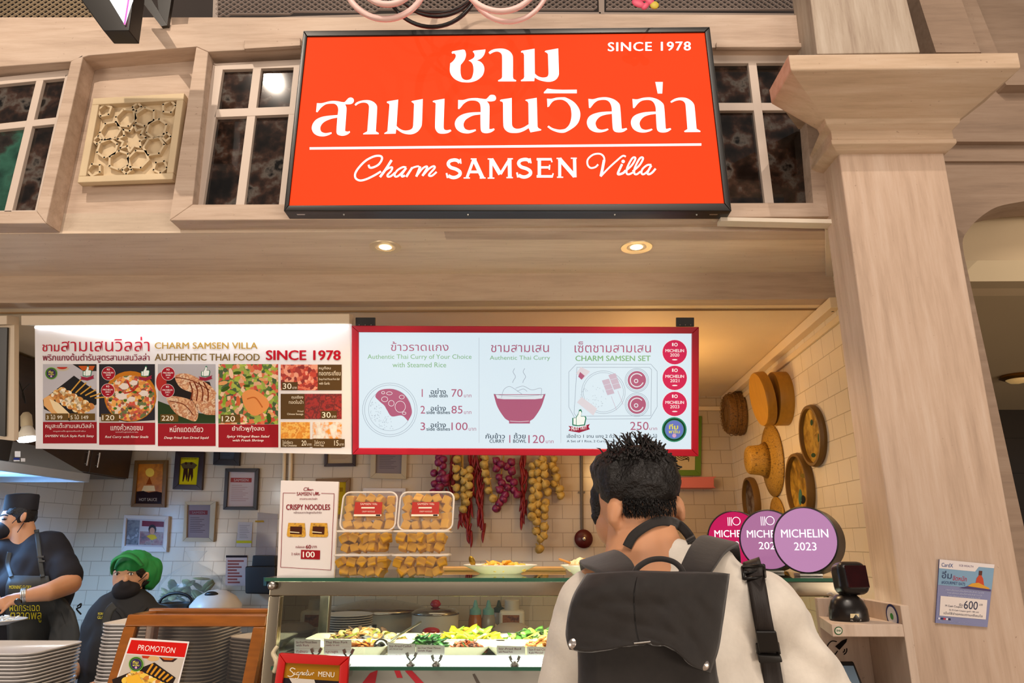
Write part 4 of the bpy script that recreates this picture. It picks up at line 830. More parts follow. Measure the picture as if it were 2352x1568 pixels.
def p_boat(g, X, pl):
    bx(g, X, pl, mottled('boat_sky', ['a85a14', 'c8741c', '8a4410'], 14, .3), 0, 0, 1, 1); g.col('e8b848').pe(pl, *X(.5, .22), 10, off=.001)
    g.col('8a3c12').pf(pl, [X(.5, .33), X(.62, .52), X(.38, .52)], .001); g.col('e2c08a').pf(pl, [X(.3, .55), X(.7, .55), X(.75, .68), X(.22, .70)], .001)
    g.col('2a1a1c').pf(pl, [X(0, .70), X(.3, .68), X(.5, .72), X(.8, .69), X(1, .72), X(1, 1), X(0, 1)], .0015); g.col('b0a090'); XT(g, X, pl, 'HOT SAUCE', .16, .86, .84, .93, .002)
def p_yellow(g, X, pl):
    bx(g, X, pl, 'c8b414', 0, 0, 1, 1); g.col('4a3a1c'); XT(g, X, pl, 'MORNING GLORY', .08, .03, .92, .08, .001)
    g.col('5a4a30').pf(pl, [X(*p) for p in ((.05, .25), (.3, .18), (.7, .18), (.95, .28), (.8, .42), (.2, .42))], .001)
    for x in (.34, .62): g.col('3a2018').pf(pl, [X(x-.1, .4), X(x+.12, .4), X(x+.16, .7), X(x+.1, .9), X(x+.02, .62), X(x-.06, .9), X(x-.12, .88)], .0012); g.pe(pl, *X(x, .22), 3, off=.0012)
def p_doc(c0, c1, c2):
    def f(g, X, pl):
        bx(g, X, pl, c0, 0, 0, 1, 1); bx(g, X, pl, c1, .1, .17, .9, .3, .001); g.col(c0); XT(g, X, pl, 'SAMSEN', .22, .2, .78, .27, .0015); g.col(c2)
        for k in range(9): bx(g, X, pl, c2, .15, .38+.055*k, .55+.3*((k*37) % 10)/10, .395+.055*k, .001)
    return f
def p_collage(g, X, pl):
    bx(g, X, pl, 'b9b0b4', 0, 0, 1, 1); bx(g, X, pl, mottled('collage_bw', ['2c2a2e', '6e6a70', '46444a', '9a969c'], 22, .3), .02, .05, .36, .95, .001)
    bx(g, X, pl, '6e2234', .42, .06, .99, .26, .001); bx(g, X, pl, mottled('collage_crowd', ['3a2028', '7a3a3a', '8a6a60', '2a1a20'], 24, .3), .38, .45, .99, .94, .0012)
    g.col('241618').pe(pl, *X(.7, .36), 9, 11, .0015); g.col('b8846a').pe(pl, *X(.7, .42), 6, 8, .0018); g.col('c8a81c').pf(pl, [X(.56, .62), X(.66, .55), X(.78, .56), X(.84, .68), X(.7, .76)], .002)
M_FB = mat('frame_black', '20171a', .4); M_FBR = mat('frame_dark_brown', '2c1716', .4); M_FG = mat('frame_gold_brown', '6e4a1e', .4); M_FC = mat('frame_cream', 'a8987c', .5); M_FW = mat('frame_white', 'c6bdb8', .5)
o = [(309, 1057), (384, 1056), (378, 1165), (300, 1164)]; framed('gold brown frame with an orange sailing boat poster on the back wall', o, inset(o, 8), M_FG, p_boat)
framed('dark brown frame with a yellow poster of two striding figures', [(403, 1036), (469, 1037), (463, 1125), (396, 1123)], [(414, 1050), (457, 1050), (451, 1113), (409, 1112)], M_FBR, p_yellow)
o = [(493, 985), (554, 985), (549, 1069), (489, 1067)]; framed('dark frame half hidden behind the white menu board, grey print', o, inset(o, 13), M_FB, p_doc('4a4e56', '6a6e76', '3a3c42'))
framed('black frame with a pale red-printed notice, right of the yellow poster', [(517, 1075), (594, 1075), (589, 1171), (512, 1170)], [(525, 1083), (585, 1084), (581, 1163), (520, 1163)], M_FB, p_doc('b3a09a', '8e3a36', '9a7a76'))
framed('cream frame with a grey and red print, below the yellow poster', [(424, 1151), (496, 1151), (490, 1244), (419, 1243)], [(430, 1159), (483, 1159), (480, 1235), (428, 1234)], M_FC, p_doc('7c7076', '6a3038', '4e4248'))
framed('white frame with a photo collage, directly above the green cap', [(285, 1182), (387, 1185), (382, 1267), (278, 1266)], [(290, 1190), (378, 1194), (374, 1256), (286, 1253)], M_FW, p_collage)
o = [(747, 995), (817, 995), (816, 1070), (744, 1071)]; framed('dark frame with a cream certificate just under the menu joint', o, inset(o, 7), M_FBR, p_doc('a89478', '7a5a3a', '8a7660'))
o = [(852, 1005), (936, 1005), (933, 1100), (850, 1098)]; framed('wide beige frame with a grey page under the red-framed menu', o, inset(o, 12), M_FC, p_doc('7c7274', '6a6064', '5a5056'))
o = [(725, 1099), (804, 1097), (800, 1190), (721, 1190)]; framed('gold brown frame with yellow print behind the noodle price sign', o, inset(o, 9), M_FG, p_doc('b09018', '8a6a10', '6a5214'))
o = [(834, 1120), (932, 1121), (928, 1215), (829, 1214)]; framed('pale frame with a pink print behind the stacked noodle boxes', o, inset(o, 8), M_FW, p_doc('b8a49c', 'a8747a', '7a5a56'))
o = [(1480, 955), (1612, 955), (1610, 1092), (1476, 1092)]; framed('green frame with a cream drawing behind the customer head', o, inset(o, 13), mat('frame_green', '5a7a1e', .45), lambda g, X, pl: (bx(g, X, pl, 'c9b48a', 0, 0, 1, 1), [g.col('3a3020').ribbon(pl, [X(.55+.06*k, .72), X(.7+.05*k, .8-.02*k), X(.85, .74+.03*k)], 1.5, .001) for k in range(4)]))
# papers and fittings on the back wall
wp = YP(5.196)
def sheet(label, uv, c, deco):
    t = thing('wall_note', label, 'paper note', wp.at(*uv[3])); g = G(); g.slab(5.194, uv, .004); g.build('paper', c, t); g = PG(); deco(g); g.done('print', t)
np_ = YP(5.1935)
sheet('translucent note with a yellow strip taped to the back wall', [(547, 1198), (580, 1199), (577, 1256), (543, 1255)], mat('note_paper', 'aaa09c', .4), lambda g: (g.col('b0ac20').pr(np_, 543, 1241, 578, 1247), [g.col('7e7678').pr(np_, 550, 1206+k*4, 574-(k*7) % 9, 1207+k*4) for k in range(8)]))
sheet('thin grey hanging plastic sheet beside the noodle price sign', [(592, 1176), (638, 1180), (632, 1290), (586, 1280)], milky('film_sheet', 'b0a4a2', .4), lambda g: g.col('a8822a').pr(np_, 586, 1195, 606, 1199))
sheet('small notice with a black header left of the black printer', [(520, 1275), (568, 1276), (565, 1345), (517, 1344)], mat('notice_paper', 'b8a49e', .5), lambda g: (g.col('231a1c').pr(np_, 519, 1275, 568, 1280), [g.col('8a4a44').pr(np_, 523, 1286+k*7, 560-(k*11) % 17, 1290+k*7) for k in range(8)]))
t = thing('paper_dispenser', 'black wall dispenser on the back wall left of the noodle price sign', 'dispenser', P(598, 1365, 5.1))
g = G(); g.slab(5.03, [(562, 1300), (634, 1300), (632, 1365), (562, 1363)], .165); g.build('body', M_BPL, t, bevel=.012)
g = G(); g.slab(5.07, [(580, 1275), (632, 1276), (632, 1300), (578, 1300)], .12); g.build('lid', M_BPL, t, bevel=.006)
g = G(); g.slab(5.026, [(605, 1325), (612, 1325), (612, 1345), (605, 1345)], .006); g.build('window', mat('teal_window', '2f5a5e', .2), t)
t = thing('wall_conduit', 'pair of cream conduits running down the wall above the noodle sign', 'conduit', P(652, 1110, 5.18))
for u in (652, 667): g = G(); g.tube([P(u+2, 1000, 5.182), P(u-1, 1130, 5.182)], .014, 10); g.build('pipe', M_CEIL, t, smooth=True)
t = thing('alarm_bell', 'dark red alarm bell at the end of a grey conduit on the wall', 'alarm bell', P(1341, 1237, 5.15))
c = P(1341, 1237, 5.16); g = G(); g.lathe([(.066, 0), (.066, .02), (.05, .04), (.02, .048), (.0, .05)], c+Vector((0, .03, 0)), 32, (0, -1, 0)); g.build('gong', mat('alarm_red', '4f1416', .35), t, smooth='auto')
g = G(); g.lathe([(.016, .048), (.012, .058), (0, .06)], c+Vector((0, .03, 0)), 16, (0, -1, 0)); g.build('hub', M_ST2, t)
g = G(); g.tube([P(1335, 1000, 5.18), P(1337, 1222, 5.18)], .011, 10)
for v in (1130,): g.box(P(1336, v, 5.185), (.05, .02, .012))
g.build('conduit', mat('grey_pipe', '5a524e', .4), t)
g = G(); g.slab(5.05, [(1560, 1096), (1646, 1094), (1640, 1098), (1640, 1116), (1645, 1120), (1560, 1120)], .148); tag(g.build('wall_shelf', mat('pink_shelf', 'c86a60', .5), bevel=.003), 'small pink wall shelf to the right of the customer head', 'shelf')
g = G(); g.slab(4.99, [(1318, 1287), (1372, 1287), (1372, 1294), (1318, 1294)], .2); tag(g.build('wall_ledge', M_BPL, bevel=.002), 'thin black ledge on the back wall below the alarm bell', 'ledge')

# hanging strings of garlic, shallots and chillies
M_GAR = mottled('garlic_skin', ['a8883c', 'c8aa5c', '8a6a2c'], 18, .5); M_SHA = mottled('shallot_skin', ['5a1236', '8a2050', '450c26'], 18, .35); M_CHI = mat('dried_chilli', '7e0e17', .35, var=.2, scale=20)
M_STR = mat('raffia', 'a8823a', .7)
KG = .1658
def gx(x, y): return 960+x*KG, 1030+y*KG
_gb = {}
def bulb_mesh(kind):
    if kind not in _gb:
        g = G()
        if kind == 'g': g.lathe([(0, -.021), (.012, -.022), (.025, -.012), (.0275, 0), (.024, .013), (.012, .022), (.005, .028), (.0045, .04), (0, .041)], (0, 0, 0), 14)
        elif kind == 's': g.lathe([(0, -.026), (.006, -.024), (.022, -.012), (.027, .002), (.022, .015), (.009, .026), (.004, .036), (0, .037)], (0, 0, 0), 14)
        o = g.build('bulb', M_GAR if kind == 'g' else M_SHA, None, smooth=True); _gb[kind] = o.data; bpy.data.objects.remove(o)
    return _gb[kind]
rg = random.Random(11)
def strand(label, kind, pts, top, Yc=5.10):
    u, v = gx(*top); t = thing('garlic_string' if kind == 'g' else 'shallot_string', label, 'garlic' if kind == 'g' else 'shallots', P(u, 1030, Yc))
    low = max(pts, key=lambda p: p[1])
    g = G(); g.tube(crv([P(gx(top[0], 0)[0], 1030, Yc), P(*gx((top[0]+low[0])/2, low[1]/2), Yc), P(*gx(*low), Yc)]), .005, 6); g.build('string', M_STR, t)
    for i, p in enumerate(pts):
        o = bpy.data.objects.new('bulb', bulb_mesh(kind)); COL.objects.link(o); o.location = P(*gx(*p), Yc-.03*((i*3) % 4)/3); s = rg.uniform(1.08, 1.3); o.scale = (s, s, s*rg.uniform(.85, 1))
        o.rotation_euler = (rg.uniform(.2, 1.2), rg.uniform(-.7, .7), rg.uniform(0, 6)); par(o, t)
strand('short fat string of garlic bulbs above the right stack of noodle boxes', 'g', [(540,150),(530,280),(635,325),(715,290),(535,395),(640,445),(705,395),(535,540),(640,560),(705,510),(525,665),(635,665),(705,630),(670,745),(625,840)], (620, 60))
strand('thin single string of garlic between the chillies and the middle shallots', 'g', [(925,120),(915,225),(935,340),(955,450),(980,580),(1040,690)], (920, 60))
strand('longest string of garlic, hanging lowest of the garlic strings', 'g', [(1725,150),(1655,205),(1740,250),(1585,240),(1590,345),(1660,330),(1755,355),(1590,455),(1680,435),(1770,490),(1660,525),(1600,580),(1800,600),(1665,645),(1590,690),(1655,765),(1765,750),(1580,810),(1755,830),(1650,890),(1755,935),(1580,940),(1645,1010),(1750,1080),(1640,1140),(1745,1205),(1700,1250),(1685,1390)], (1690, 60))
strand('rightmost thin string of garlic, nearest the alarm bell pipe', 'g', [(1885,150),(1850,235),(1900,290),(1925,400),(1880,490),(1965,560),(1980,650)], (1870, 60), 5.13)
strand('purple shallot string, leftmost of the hanging vegetables', 's', [(290,130),(350,150),(290,190),(350,240),(225,340),(330,350),(300,420),(225,490),(370,480),(300,540),(215,610),(300,680),(205,730),(370,420)], (310, 60))
strand('purple shallot string in the middle of the hanging vegetables', 's', [(1090,170),(1150,220),(1090,280),(1290,190),(1230,250),(1300,320),(1120,400),(1160,480),(1260,420),(1330,470),(1140,570),(1240,540),(1330,580),(1210,640),(1180,700),(1130,760),(1090,830),(1380,640)], (1200, 60))
g = G(); g.tube([P(985, 1026, 5.13), P(1310, 1026, 5.13)], .008); g.span(P(1000, 1024, 5.12), P(1006, 1029, 5.2)); g.span(P(1290, 1024, 5.12), P(1296, 1029, 5.2)); tag(g.build('hanging_rail', M_STR), 'rail on the back wall from which the garlic and chillies hang', 'rail')
def chilli_mesh():
    g = G(); g.tube(crv([(0, 0, .045), (.002, 0, .02), (0, .002, -.02), (-.006, 0, -.05)], 4), [.0035, .005, .0065, .0075, .0085, .009, .009, .0088, .008, .007, .0055, .003, .001][:13], 8)
    o = g.build('chilli', M_CHI, None, smooth=True); m = o.data; bpy.data.objects.remove(o); return m
MCH = chilli_mesh()
def chillies(label, xs, y0, y1, n, top):
    t = thing('chilli_string', label, 'chillies', P(gx(top, 0)[0], 1030, 5.15))
    g = G(); g.tube(crv([P(gx(top, 0)[0], 1030, 5.16), P(*gx(top+6, (y0+y1)/2), 5.165), P(*gx(xs[1], y1-60), 5.16)]), .006, 6); g.build('string', M_STR, t)
    for k in range(n):
        o = bpy.data.objects.new('chilli', MCH); COL.objects.link(o); x = xs[0]+(xs[1]-xs[0])*k/n+rg.uniform(-45, 45)
        o.location = P(*gx(x, y0+(y1-y0)*k/n+rg.uniform(0, 60)), 5.135-.02*rg.random()); s = rg.uniform(.8, 1.2); o.scale = (s*1.15, s*1.15, s*rg.uniform(1, 1.3)); o.rotation_euler = (rg.uniform(-.3, .3), rg.uniform(-.35, .35), rg.uniform(0, 6)); par(o, t)
chillies('string of dried red chillies beside the leftmost shallot string', (470, 450), 100, 700, 14, 450)
chillies('cluster of dried red chillies hanging under the short garlic string', (600, 590), 880, 1010, 7, 600)
chillies('long string of dried red chillies reaching lowest of all chillies', (740, 700), 60, 1260, 26, 730)
chillies('string of dried red chillies with a bushy tuft at its end', (830, 890), 120, 1160, 24, 850)
chillies('string of dried red chillies left of the longest garlic string', (1460, 1460), 60, 1000, 22, 1450)

# baskets, trays and hats on the right wall
wn = Vector((-1, .0605, 0)).normalized(); pw = Pl((1.42, 2.46, 0), wn)
M_WV = mottled('wicker_dark', ['4a3010', '7a5420', '2c1a08'], 60, .6, bump=.5, stretch=(1, 1, 2)); M_WV2 = mottled('wicker_light', ['8a6418', 'b08428', '5c400e'], 60, .6, bump=.4, stretch=(1, 1, 2)); M_BAM = mat('bamboo', 'a8781f', .45, var=.15, scale=10, stretch=(6, 6, .5))
M_CAN = mottled('tray_canvas', ['c8982c', 'd8aa3c', 'a87a20', '4a4420'], 14, .5, lo=.25, hi=.75); M_RIM = mat('tray_rim', '6a4a18', .5)
t = thing('woven_basket', 'dark woven cylinder basket, top left of the group on the right wall', 'basket', pw.at(1706, 950))
c = pw.at(1706, 950)+wn*.004; g = G(); g.lathe([(.0, .115), (.128, .115), (.14, .105), (.15, .02), (.148, 0)], c, 40, wn); g.build('body', M_WV, t, smooth='auto')
g = G()
for k in range(22):
    a = 2*math.pi*k/22; g.tube([c+wn*.118+Vector((0, .125*math.cos(a), .125*math.sin(a))), c+wn*.118-Vector((0, .125*math.cos(a+.9), .125*math.sin(a+.9)))], .002, 4)
for z in (.02, .05, .08): g.tube([c+wn*z+Vector((0, .152*math.cos(R(x)), .152*math.sin(R(x)))) for x in range(0, 360, 10)], .003, 5, closed=True)
g.build('weave', M_WV, t)
t = thing('bamboo_steamer', 'bamboo steamer with its lid ajar, highest on the right wall', 'steamer', pw.at(1805, 915))
c = pw.at(1805, 915); g = G(); g.lathe([(0, .075), (.15, .075), (.153, .07), (.153, 0)], c, 48, wn); g.build('base', M_BAM, t, smooth='auto')
g = G(); c2 = c+wn*.105+Vector((0, 0, .004)); w2 = (wn+Vector((0, 0, -.14))).normalized(); g.lathe([(0, .05), (.15, .05), (.155, .04), (.155, 0), (.14, 0), (.14, .03), (0, .03)], c2, 48, w2); g.build('lid', M_BAM, t, smooth='auto')
def rtray(label, u, v, r, d, canvas, deco=0):
    t = thing('round_tray', label, 'round tray', pw.at(u, v)); c = pw.at(u, v)
    g = G(); g.lathe([(r, 0), (r+.006, d*.5), (r, d), (r-.014, d), (r-.016, d*.4), (r-.016, 0)], c, 48, wn); g.build('rim', M_RIM, t, smooth='auto')
    g = G(); g.lathe([(0, d*.45), (r-.012, d*.45)], c, 40, wn); g.build('canvas', canvas, t)
    if deco:
        g = PG(); pl = Pl(c+wn*(d*.45+.001), wn)
        for dx, dy, c_, ru, rv in deco: g.col(c_).pe(pl, u+dx-2, v+dy, ru, rv)
        g.done('painting', t)
rtray('round yellow tray highest on the right wall, nearest the column', 1874, 1000, .150, .034, M_CAN, ((-8, -30, '26402a', 3, 7), (8, 5, '3a4a2a', 2, 10), (-4, 45, '26402a', 5, 5)))
rtray('round tray painted with a dark bird, behind the round award signs', 1846, 1117, .172, .042, M_CAN, ((0, 30, '14171a', 6, 10), (-6, 24, '3f6a5a', 4, 18), (2, -25, '6a5a20', 8, 5)))
rtray('round grey tray under the woven hat on the right wall', 1733, 1152, .158, .042, mottled('tray_grey', ['8a7a68', 'a89a88', '5a3a2c', '948474'], 12, .5))
def hat(label, u, v, rb, rc, h):
    t = thing('woven_hat', label, 'hat', pw.at(u, v)); c = pw.at(u, v)
    g = G(); g.lathe([(0, h), (rc*.8, h), (rc*.92, h-.012), (rc, h*.5), (rc*1.2, h*.3)], c, 40, wn); g.build('crown', M_WV2, t, smooth=True)
    g = G(); g.lathe([(rc*1.2, h*.3), (rb*.75, h*.16), (rb, .012), (rb, .004), (rc, .004)], c, 40, wn); g.build('brim', M_WV2, t, smooth=True)
hat('straw hat with a tall round crown hanging on the right wall', 1776, 1056, .218, .092, .155)
hat('lower straw hat half hidden behind the round award signs', 1790, 1200, .15, .06, .08)

# cookers, pots and bottles on the back counter
def cooker(label, u, vt, vb_, wpx, Y, body, lid, knob=None, name='rice_cooker'):
    r = wpx/2*Y*1.0/F; zt = P(u, vt, Y).z; c = Vector((P(u, vt, Y).x, Y, .92)); h = zt-.92
    t = thing(name, label, 'rice cooker', c); return t, c, r, h
t, c, r, h = cooker('big steel-lidded rice cooker behind the plate stack', 868, 1400, 0, 190, 4.90, 0, 0)
g = G(); g.lathe([(r*.88, 0), (r*.92, .02), (r*.93, h), (r*.9, h)], c, 48); g.build('body', mat('cooker_cream', 'a8a096', .4), t, smooth='auto')
g = G(); g.lathe([(r*1.08, h-.004), (r*1.06, h+.012), (r*.9, h+.03), (r*.4, h+.06), (0, h+.065)], c, 48); g.build('lid', mat('polished_steel', 'a9a098', .15, 1), t, smooth=True)
g = G(); g.box(c+Vector((.02, -r*.94, h*.42)), (.062, .03, .085)); g.build('switch', M_BPL, t, bevel=.004)
for s in (-1, 1): g = G(); g.box(c+Vector((s*r*1.05, 0, h*.93)), (r*.25, .04, .03)); g.build('handle', M_BPL, t, bevel=.006)
t, c, r, h = cooker('small cream rice cooker with a red knob and red oval badge', 1000, 1408, 0, 100, 4.52, 0, 0)
g = G(); g.lathe([(r*.94, 0), (r, .02), (r, h), (r*.9, h)], c, 48); g.build('body', mat('cooker_cream_light', 'c3b8a8', .35), t, smooth='auto')
g = G(); g.lathe([(r*1.03, h-.003), (r*1.02, h+.008), (r*.8, h+.025), (0, h+.036)], c, 48); g.build('lid', mat('polished_steel', 'a9a098', .15, 1), t, smooth=True)
g = G(); g.lathe([(.012, h+.03), (.03, h+.045), (.034, h+.055), (.022, h+.075), (0, h+.08)], c, 24); g.build('knob', mat('knob_red', '9c1024', .25), t, smooth=True)
g = G(); g.ell(c+Vector((-.005, -r*.98, h*.56)), (.052, .02, .022), 20); g.build('badge', mat('badge_red', 'b4101c', .25), t, smooth=True)
t, c, r, h = cooker('white lidded rice cooker with a black top button, left of the black dispenser', 495, 1398, 0, 106, 4.62, 0, 0)
g = G(); g.lathe([(r*.9, 0), (r, .03), (r*1.02, h*.8), (r, h)], c, 40); g.build('body', M_WPL, t, smooth='auto')
g = G(); g.lathe([(r*1.01, h), (r*1.0, h+.025), (r*.75, h+.075), (r*.35, h+.11), (0, h+.118)], c, 40); g.build('lid', M_WPL, t, smooth=True)
g = G(); g.ell(c+Vector((-.005, -.07, h+.088)), (.045, .03, .022), 18, (-.5, 0, 0)); g.build('button', M_BPL, t, smooth=True)
t = thing('black_pot', 'black handled pot between the woman and the white rice cooker', 'pot', P(407, 1472, 4.6))
c = Vector((P(405, 1400, 4.6).x, 4.6, .92)); zt = P(407, 1384, 4.6).z-.92
g = G(); g.lathe([(.08, 0), (.094, .02), (.10, zt), (.09, zt), (.082, zt-.05)], c, 32); g.build('body', mat('pot_dark', '2c2824', .35), t, smooth='auto')
g = G(); g.tube([c+Vector(((.103)*math.cos(R(a)), -.02, zt+.06*math.sin(R(a)))) for a in range(0, 181, 12)], .009, 8); g.build('handle', M_BPL, t, smooth=True)
g = G(); g.lathe([(.09, zt-.03), (0, zt-.028)], c, 24); g.build('contents', mat('pot_food', '4d4a30', .6), t)
# crate and bag of vegetables
g = G(); c = P(430, 1400, 4.98); zb = P(430, 1384, 4.98).z
g.span((c.x-.24, 4.86, .92), (c.x+.02, 5.14, zb)); tag(g.build('storage_box', mat('box_dark', '3b3431', .5), bevel=.01), 'dark storage box under the bag of vegetables', 'box')
t = thing('vegetable_bag', 'clear plastic bag of green vegetables on the back counter', 'bag of vegetables', Vector((c.x, 4.98, zb)))
for k in range(48):
    g = G(); q = rg.uniform(-1, 1); p = P(440+62*q, 1382-rg.random()*(74-50*abs(q)), 4.94+rg.random()*.08); a = rg.uniform(0, 6.3)
    g.ell(p, (.075*rg.uniform(.6, 1.2), .03, .010), 8, (rg.uniform(-.6, .6), rg.uniform(-.7, .7), a)); g.build('leaf', mat('leaf_dull', '56643a', .5, var=.3, scale=25) if k % 3 else mat('leaf_pale', '8c9464', .5, var=.3, scale=25), t, smooth=True)
g = G(); vs = []; N = 28
for i, (rr, hh) in enumerate(((.20, .002), (.235, .05), (.225, .11), (.18, .17), (.11, .215), (.045, .245), (.02, .26), (.05, .30), (.075, .335))):
    vs += [Vector((c.x+.01+math.cos(2*math.pi*k/N)*rr*(1+.10*math.sin(5*k*.7+i)), 4.98+math.sin(2*math.pi*k/N)*rr*.55*(1+.10*math.cos(3*k*.9+i*2)), zb+hh*1.02)) for k in range(N)]
g.add(vs, [(i*N+k, i*N+(k+1) % N, i*N+N+(k+1) % N, i*N+N+k) for i in range(8) for k in range(N)])
g.build('plastic_film', milky('bag_film', 'd8d8cc', .13), t, smooth=True)
# bottles and tubs
def bottle(label, u, cap, liquid, Y=4.7):
    c = Vector((P(u, 1400, Y).x, Y, .92)); zt = P(u, 1378, Y).z-.92; t = thing('squeeze_bottle', label, 'bottle', c); k = zt/.30
    g = G(); g.lathe([(.043, 0), (.045, .01), (.044, .16*k), (.036, .2*k), (0, .2*k)], c, 24); g.build('body', liquid, t, smooth='auto')
    g = G(); g.lathe([(.037, .2*k), (.036, .235*k), (.018, .25*k), (.008, .30*k), (0, .30*k)], c, 20); g.build('nozzle', cap, t, smooth='auto')
M_TEAL = mat('cap_teal', '6fa39c', .4)
bottle('squeeze bottle of orange sauce with a teal cap on the back counter', 1092, M_TEAL, mat('sauce_orange', 'a85c1c', .25))
bottle('squeeze bottle of clear grey liquid with a teal cap', 1122, M_TEAL, mat('sauce_clear', '948a80', .2))
bottle('bottle with a dark green cap behind the squeeze bottles', 1146, mat('cap_dark_green', '37463c', .4), mat('sauce_pale', 'a69a8c', .2), 5.02)
t = thing('labelled_jar', 'square white jar with a brown label right of the squeeze bottles', 'jar', Vector((P(1176, 1400, 4.95).x, 4.95, .92)))
c = t.location; zt = P(1176, 1400, 4.95).z-.92
g = G(); g.span(c+Vector((-.085, -.07, 0)), c+Vector((.085, .07, zt))); g.build('body', M_WPL, t, bevel=.02)
g = G(); g.lathe([(.05, zt-.002), (.05, zt+.06), (.045, zt+.065), (0, zt+.065)], c, 24); g.build('lid', mat('jar_lid', 'c8c0b4', .3), t, smooth='auto')
g = G(); g.span(c+Vector((-.062, -.0715, zt*.42)), c+Vector((.05, -.0705, zt*.85))); g.build('label', mottled('jar_print', ['6a2a18', '9a5a2a', '4a1a10'], 30, .5), t)
t = thing('white_pot', 'white lidded pot at the right of the back counter', 'pot', Vector((P(1175, 1440, 4.55).x, 4.55, .92)))
c = t.location; zt = P(1175, 1450, 4.55).z-.92
g = G(); g.lathe([(.085, 0), (.10, .02), (.105, zt), (0, zt)], c, 36); g.build('body', mat('pot_white', 'b9aaa0', .35), t, smooth='auto')
g = G(); g.lathe([(.122, zt), (.12, zt+.015), (.09, zt+.035), (.075, zt+.045), (0, zt+.048)], c, 36); g.build('lid', mat('pot_white', 'b9aaa0', .35), t, smooth='auto')
t = thing('spare_bowl', 'round white bowls leaning left of the white lidded pot', 'bowls', Vector((P(1120, 1460, 4.84).x, 4.84, .92)))
c = t.location; zt = P(1120, 1458, 4.84).z-.92
g = G(); g.lathe([(.06, 0), (.105, zt-.02), (.11, zt), (.10, zt), (0, .02)], c, 32); g.build('bowl', M_WPL, t, smooth='auto')
g = G(); g.lathe([(0, 0), (.03, .004), (.045, .02), (.047, .03)], c+Vector((.02, -.02, zt+.03)), 24, (.2, -.9, .3)); g.build('cup', M_WPL, t, smooth=True)
# stack of dinner plates
def plate_mesh(r=.145):
    g = G(); g.lathe([(.0, .003), (r*.62, .003), (r*.7, .006), (r, .017), (r+.001, .0185), (r, .02), (r*.68, .0095), (0, .007)], (0, 0, 0), 40); o = g.build('dinner_plate', mat('plate_china', 'cfc4ba', .2), None, smooth='auto'); return o
zt = P(798, 1402, 4.44).z; n = 20; dz = .0128; x = P(798, 1430, 4.44).x
p0 = plate_mesh(.15); zb = .92; n = int((zt-.02-zb)/dz)
for k in range(n):
    o = p0 if k == 0 else p0.copy()
    if k: COL.objects.link(o)
    o.location = (x+rg.uniform(-.001, .001), 4.44, zb+k*dz)
    tag(o, 'topmost white plate of the stack inside the glass case view' if k == n-1 else 'white plate in the stack left of the big rice cooker', 'plate', 'dinner plates stacked on the back counter')
# ------------------------------------------------------------------ front counter and what stands on it
M_GL = glass('clear_glass'); M_EDGE = mat('glass_edge_green', '3f6f58', .1, trans=.3)
M_STF = mat('case_steel', 'a79c88', .22, 1, var=.06, scale=5)
ZC = .95
t = thing('service_counter', 'front service counter under the glass cases and tray stacks', 'counter', (-.5, 2.4, 0))
g = G(); g.span((-2.6, 1.90, ZC-.04), (1.17, 3.0, ZC)); g.build('worktop', mat('counter_top', '6c625a', .35), t, bevel=.004)
g = G(); g.span((-2.6, 1.95, 0), (1.15, 2.95, ZC-.04)); g.build('base', mat('counter_front', '8a7b6c', .6), t)
# steel and glass display case
X0, X1, Y0, Y1, ZT, ZS = P(619, 1345, 2.15).x, .935, 2.15, 2.74, 1.432, 1.203
t = thing('display_case', 'steel framed glass food display case in the centre, lit shelf inside', 'display case', (.1, 2.4, ZC))
g = G(); g.span((X0-.012, Y0-.012, ZT), (X1+.01, Y1, ZT+.010)); g.build('top_glass', glass('shelf_glass', 'dff0ea', .0, .5), t)
g = G(); g.span((X0-.012, Y0-.0135, ZT), (X1+.01, Y0-.0122, ZT+.010)); g.build('glass_edge', M_EDGE, t)
g = G(); g.span((X0, Y0, ZT-.042), (X1, Y0+.035, ZT)); g.build('front_rail', M_STF, t, bevel=.003)
g = G(); g.span((X0, Y1-.035, ZT-.042), (X1, Y1, ZT)); g.build('back_rail', M_STF, t, bevel=.003)
for x in (X0, X1-.035): g = G(); g.span((x, Y0+.035, ZT-.042), (x+.035, Y1-.035, ZT)); g.build('side_rail', M_STF, t, bevel=.003)
for x in (X0, X1-.035):
    for y in (Y0, Y1-.035): g = G(); g.span((x, y, ZC), (x+.035, y+.035, ZT-.042)); g.build('post', M_STF, t, bevel=.003)
g = G(); g.ell((X0+.012, Y0-.014, ZT-.012), (.013, .008, .013), 16); g.build('corner_bolt', M_ST2, t, smooth=True)
g = G(); g.span((X0+.035, Y0+.012, ZS+.012), (X1-.035, Y0+.017, ZT-.042)); g.build('front_pane', M_GL, t)
g = G(); g.span((X0+.012, Y0+.035, ZS+.012), (X0+.017, Y1-.035, ZT-.042)); g.build('side_pane', M_GL, t)
g = G(); g.span((X0+.035, Y0-.025, ZS-.010), (X1-.035, Y1-.03, ZS)); g.build('shelf', glass('shelf_glass', 'dff0ea', .0, .5), t)
g = G(); g.span((X0+.035, Y0-.0262, ZS-.010), (X1-.035, Y0-.0252, ZS)); g.build('shelf_edge', M_EDGE, t)
g = G(); g.span((X0+.04, Y0+.02, ZS+.001), (X1-.04, Y0+.028, ZS+.022)); g.build('led_strip', mat('led_strip', 'ffffff', .4, emit=2.2, ecol='f2fff4'), t)
g = G(); g.span((X0+.04, Y0+.03, ZS+.0005), (X1-.04, Y1-.04, ZS+.002)); g.build('shelf_liner', mat('shelf_liner', 'e6e2da', .4), t)
g = PG(rough=.3); pf_ = YP(Y0+.008); g.col(mat('case_front_film', 'b3aca4', .3, var=.15, scale=6)).pf(pf_, [(640, 1538), (1900, 1538), (1900, 1690), (640, 1690)])
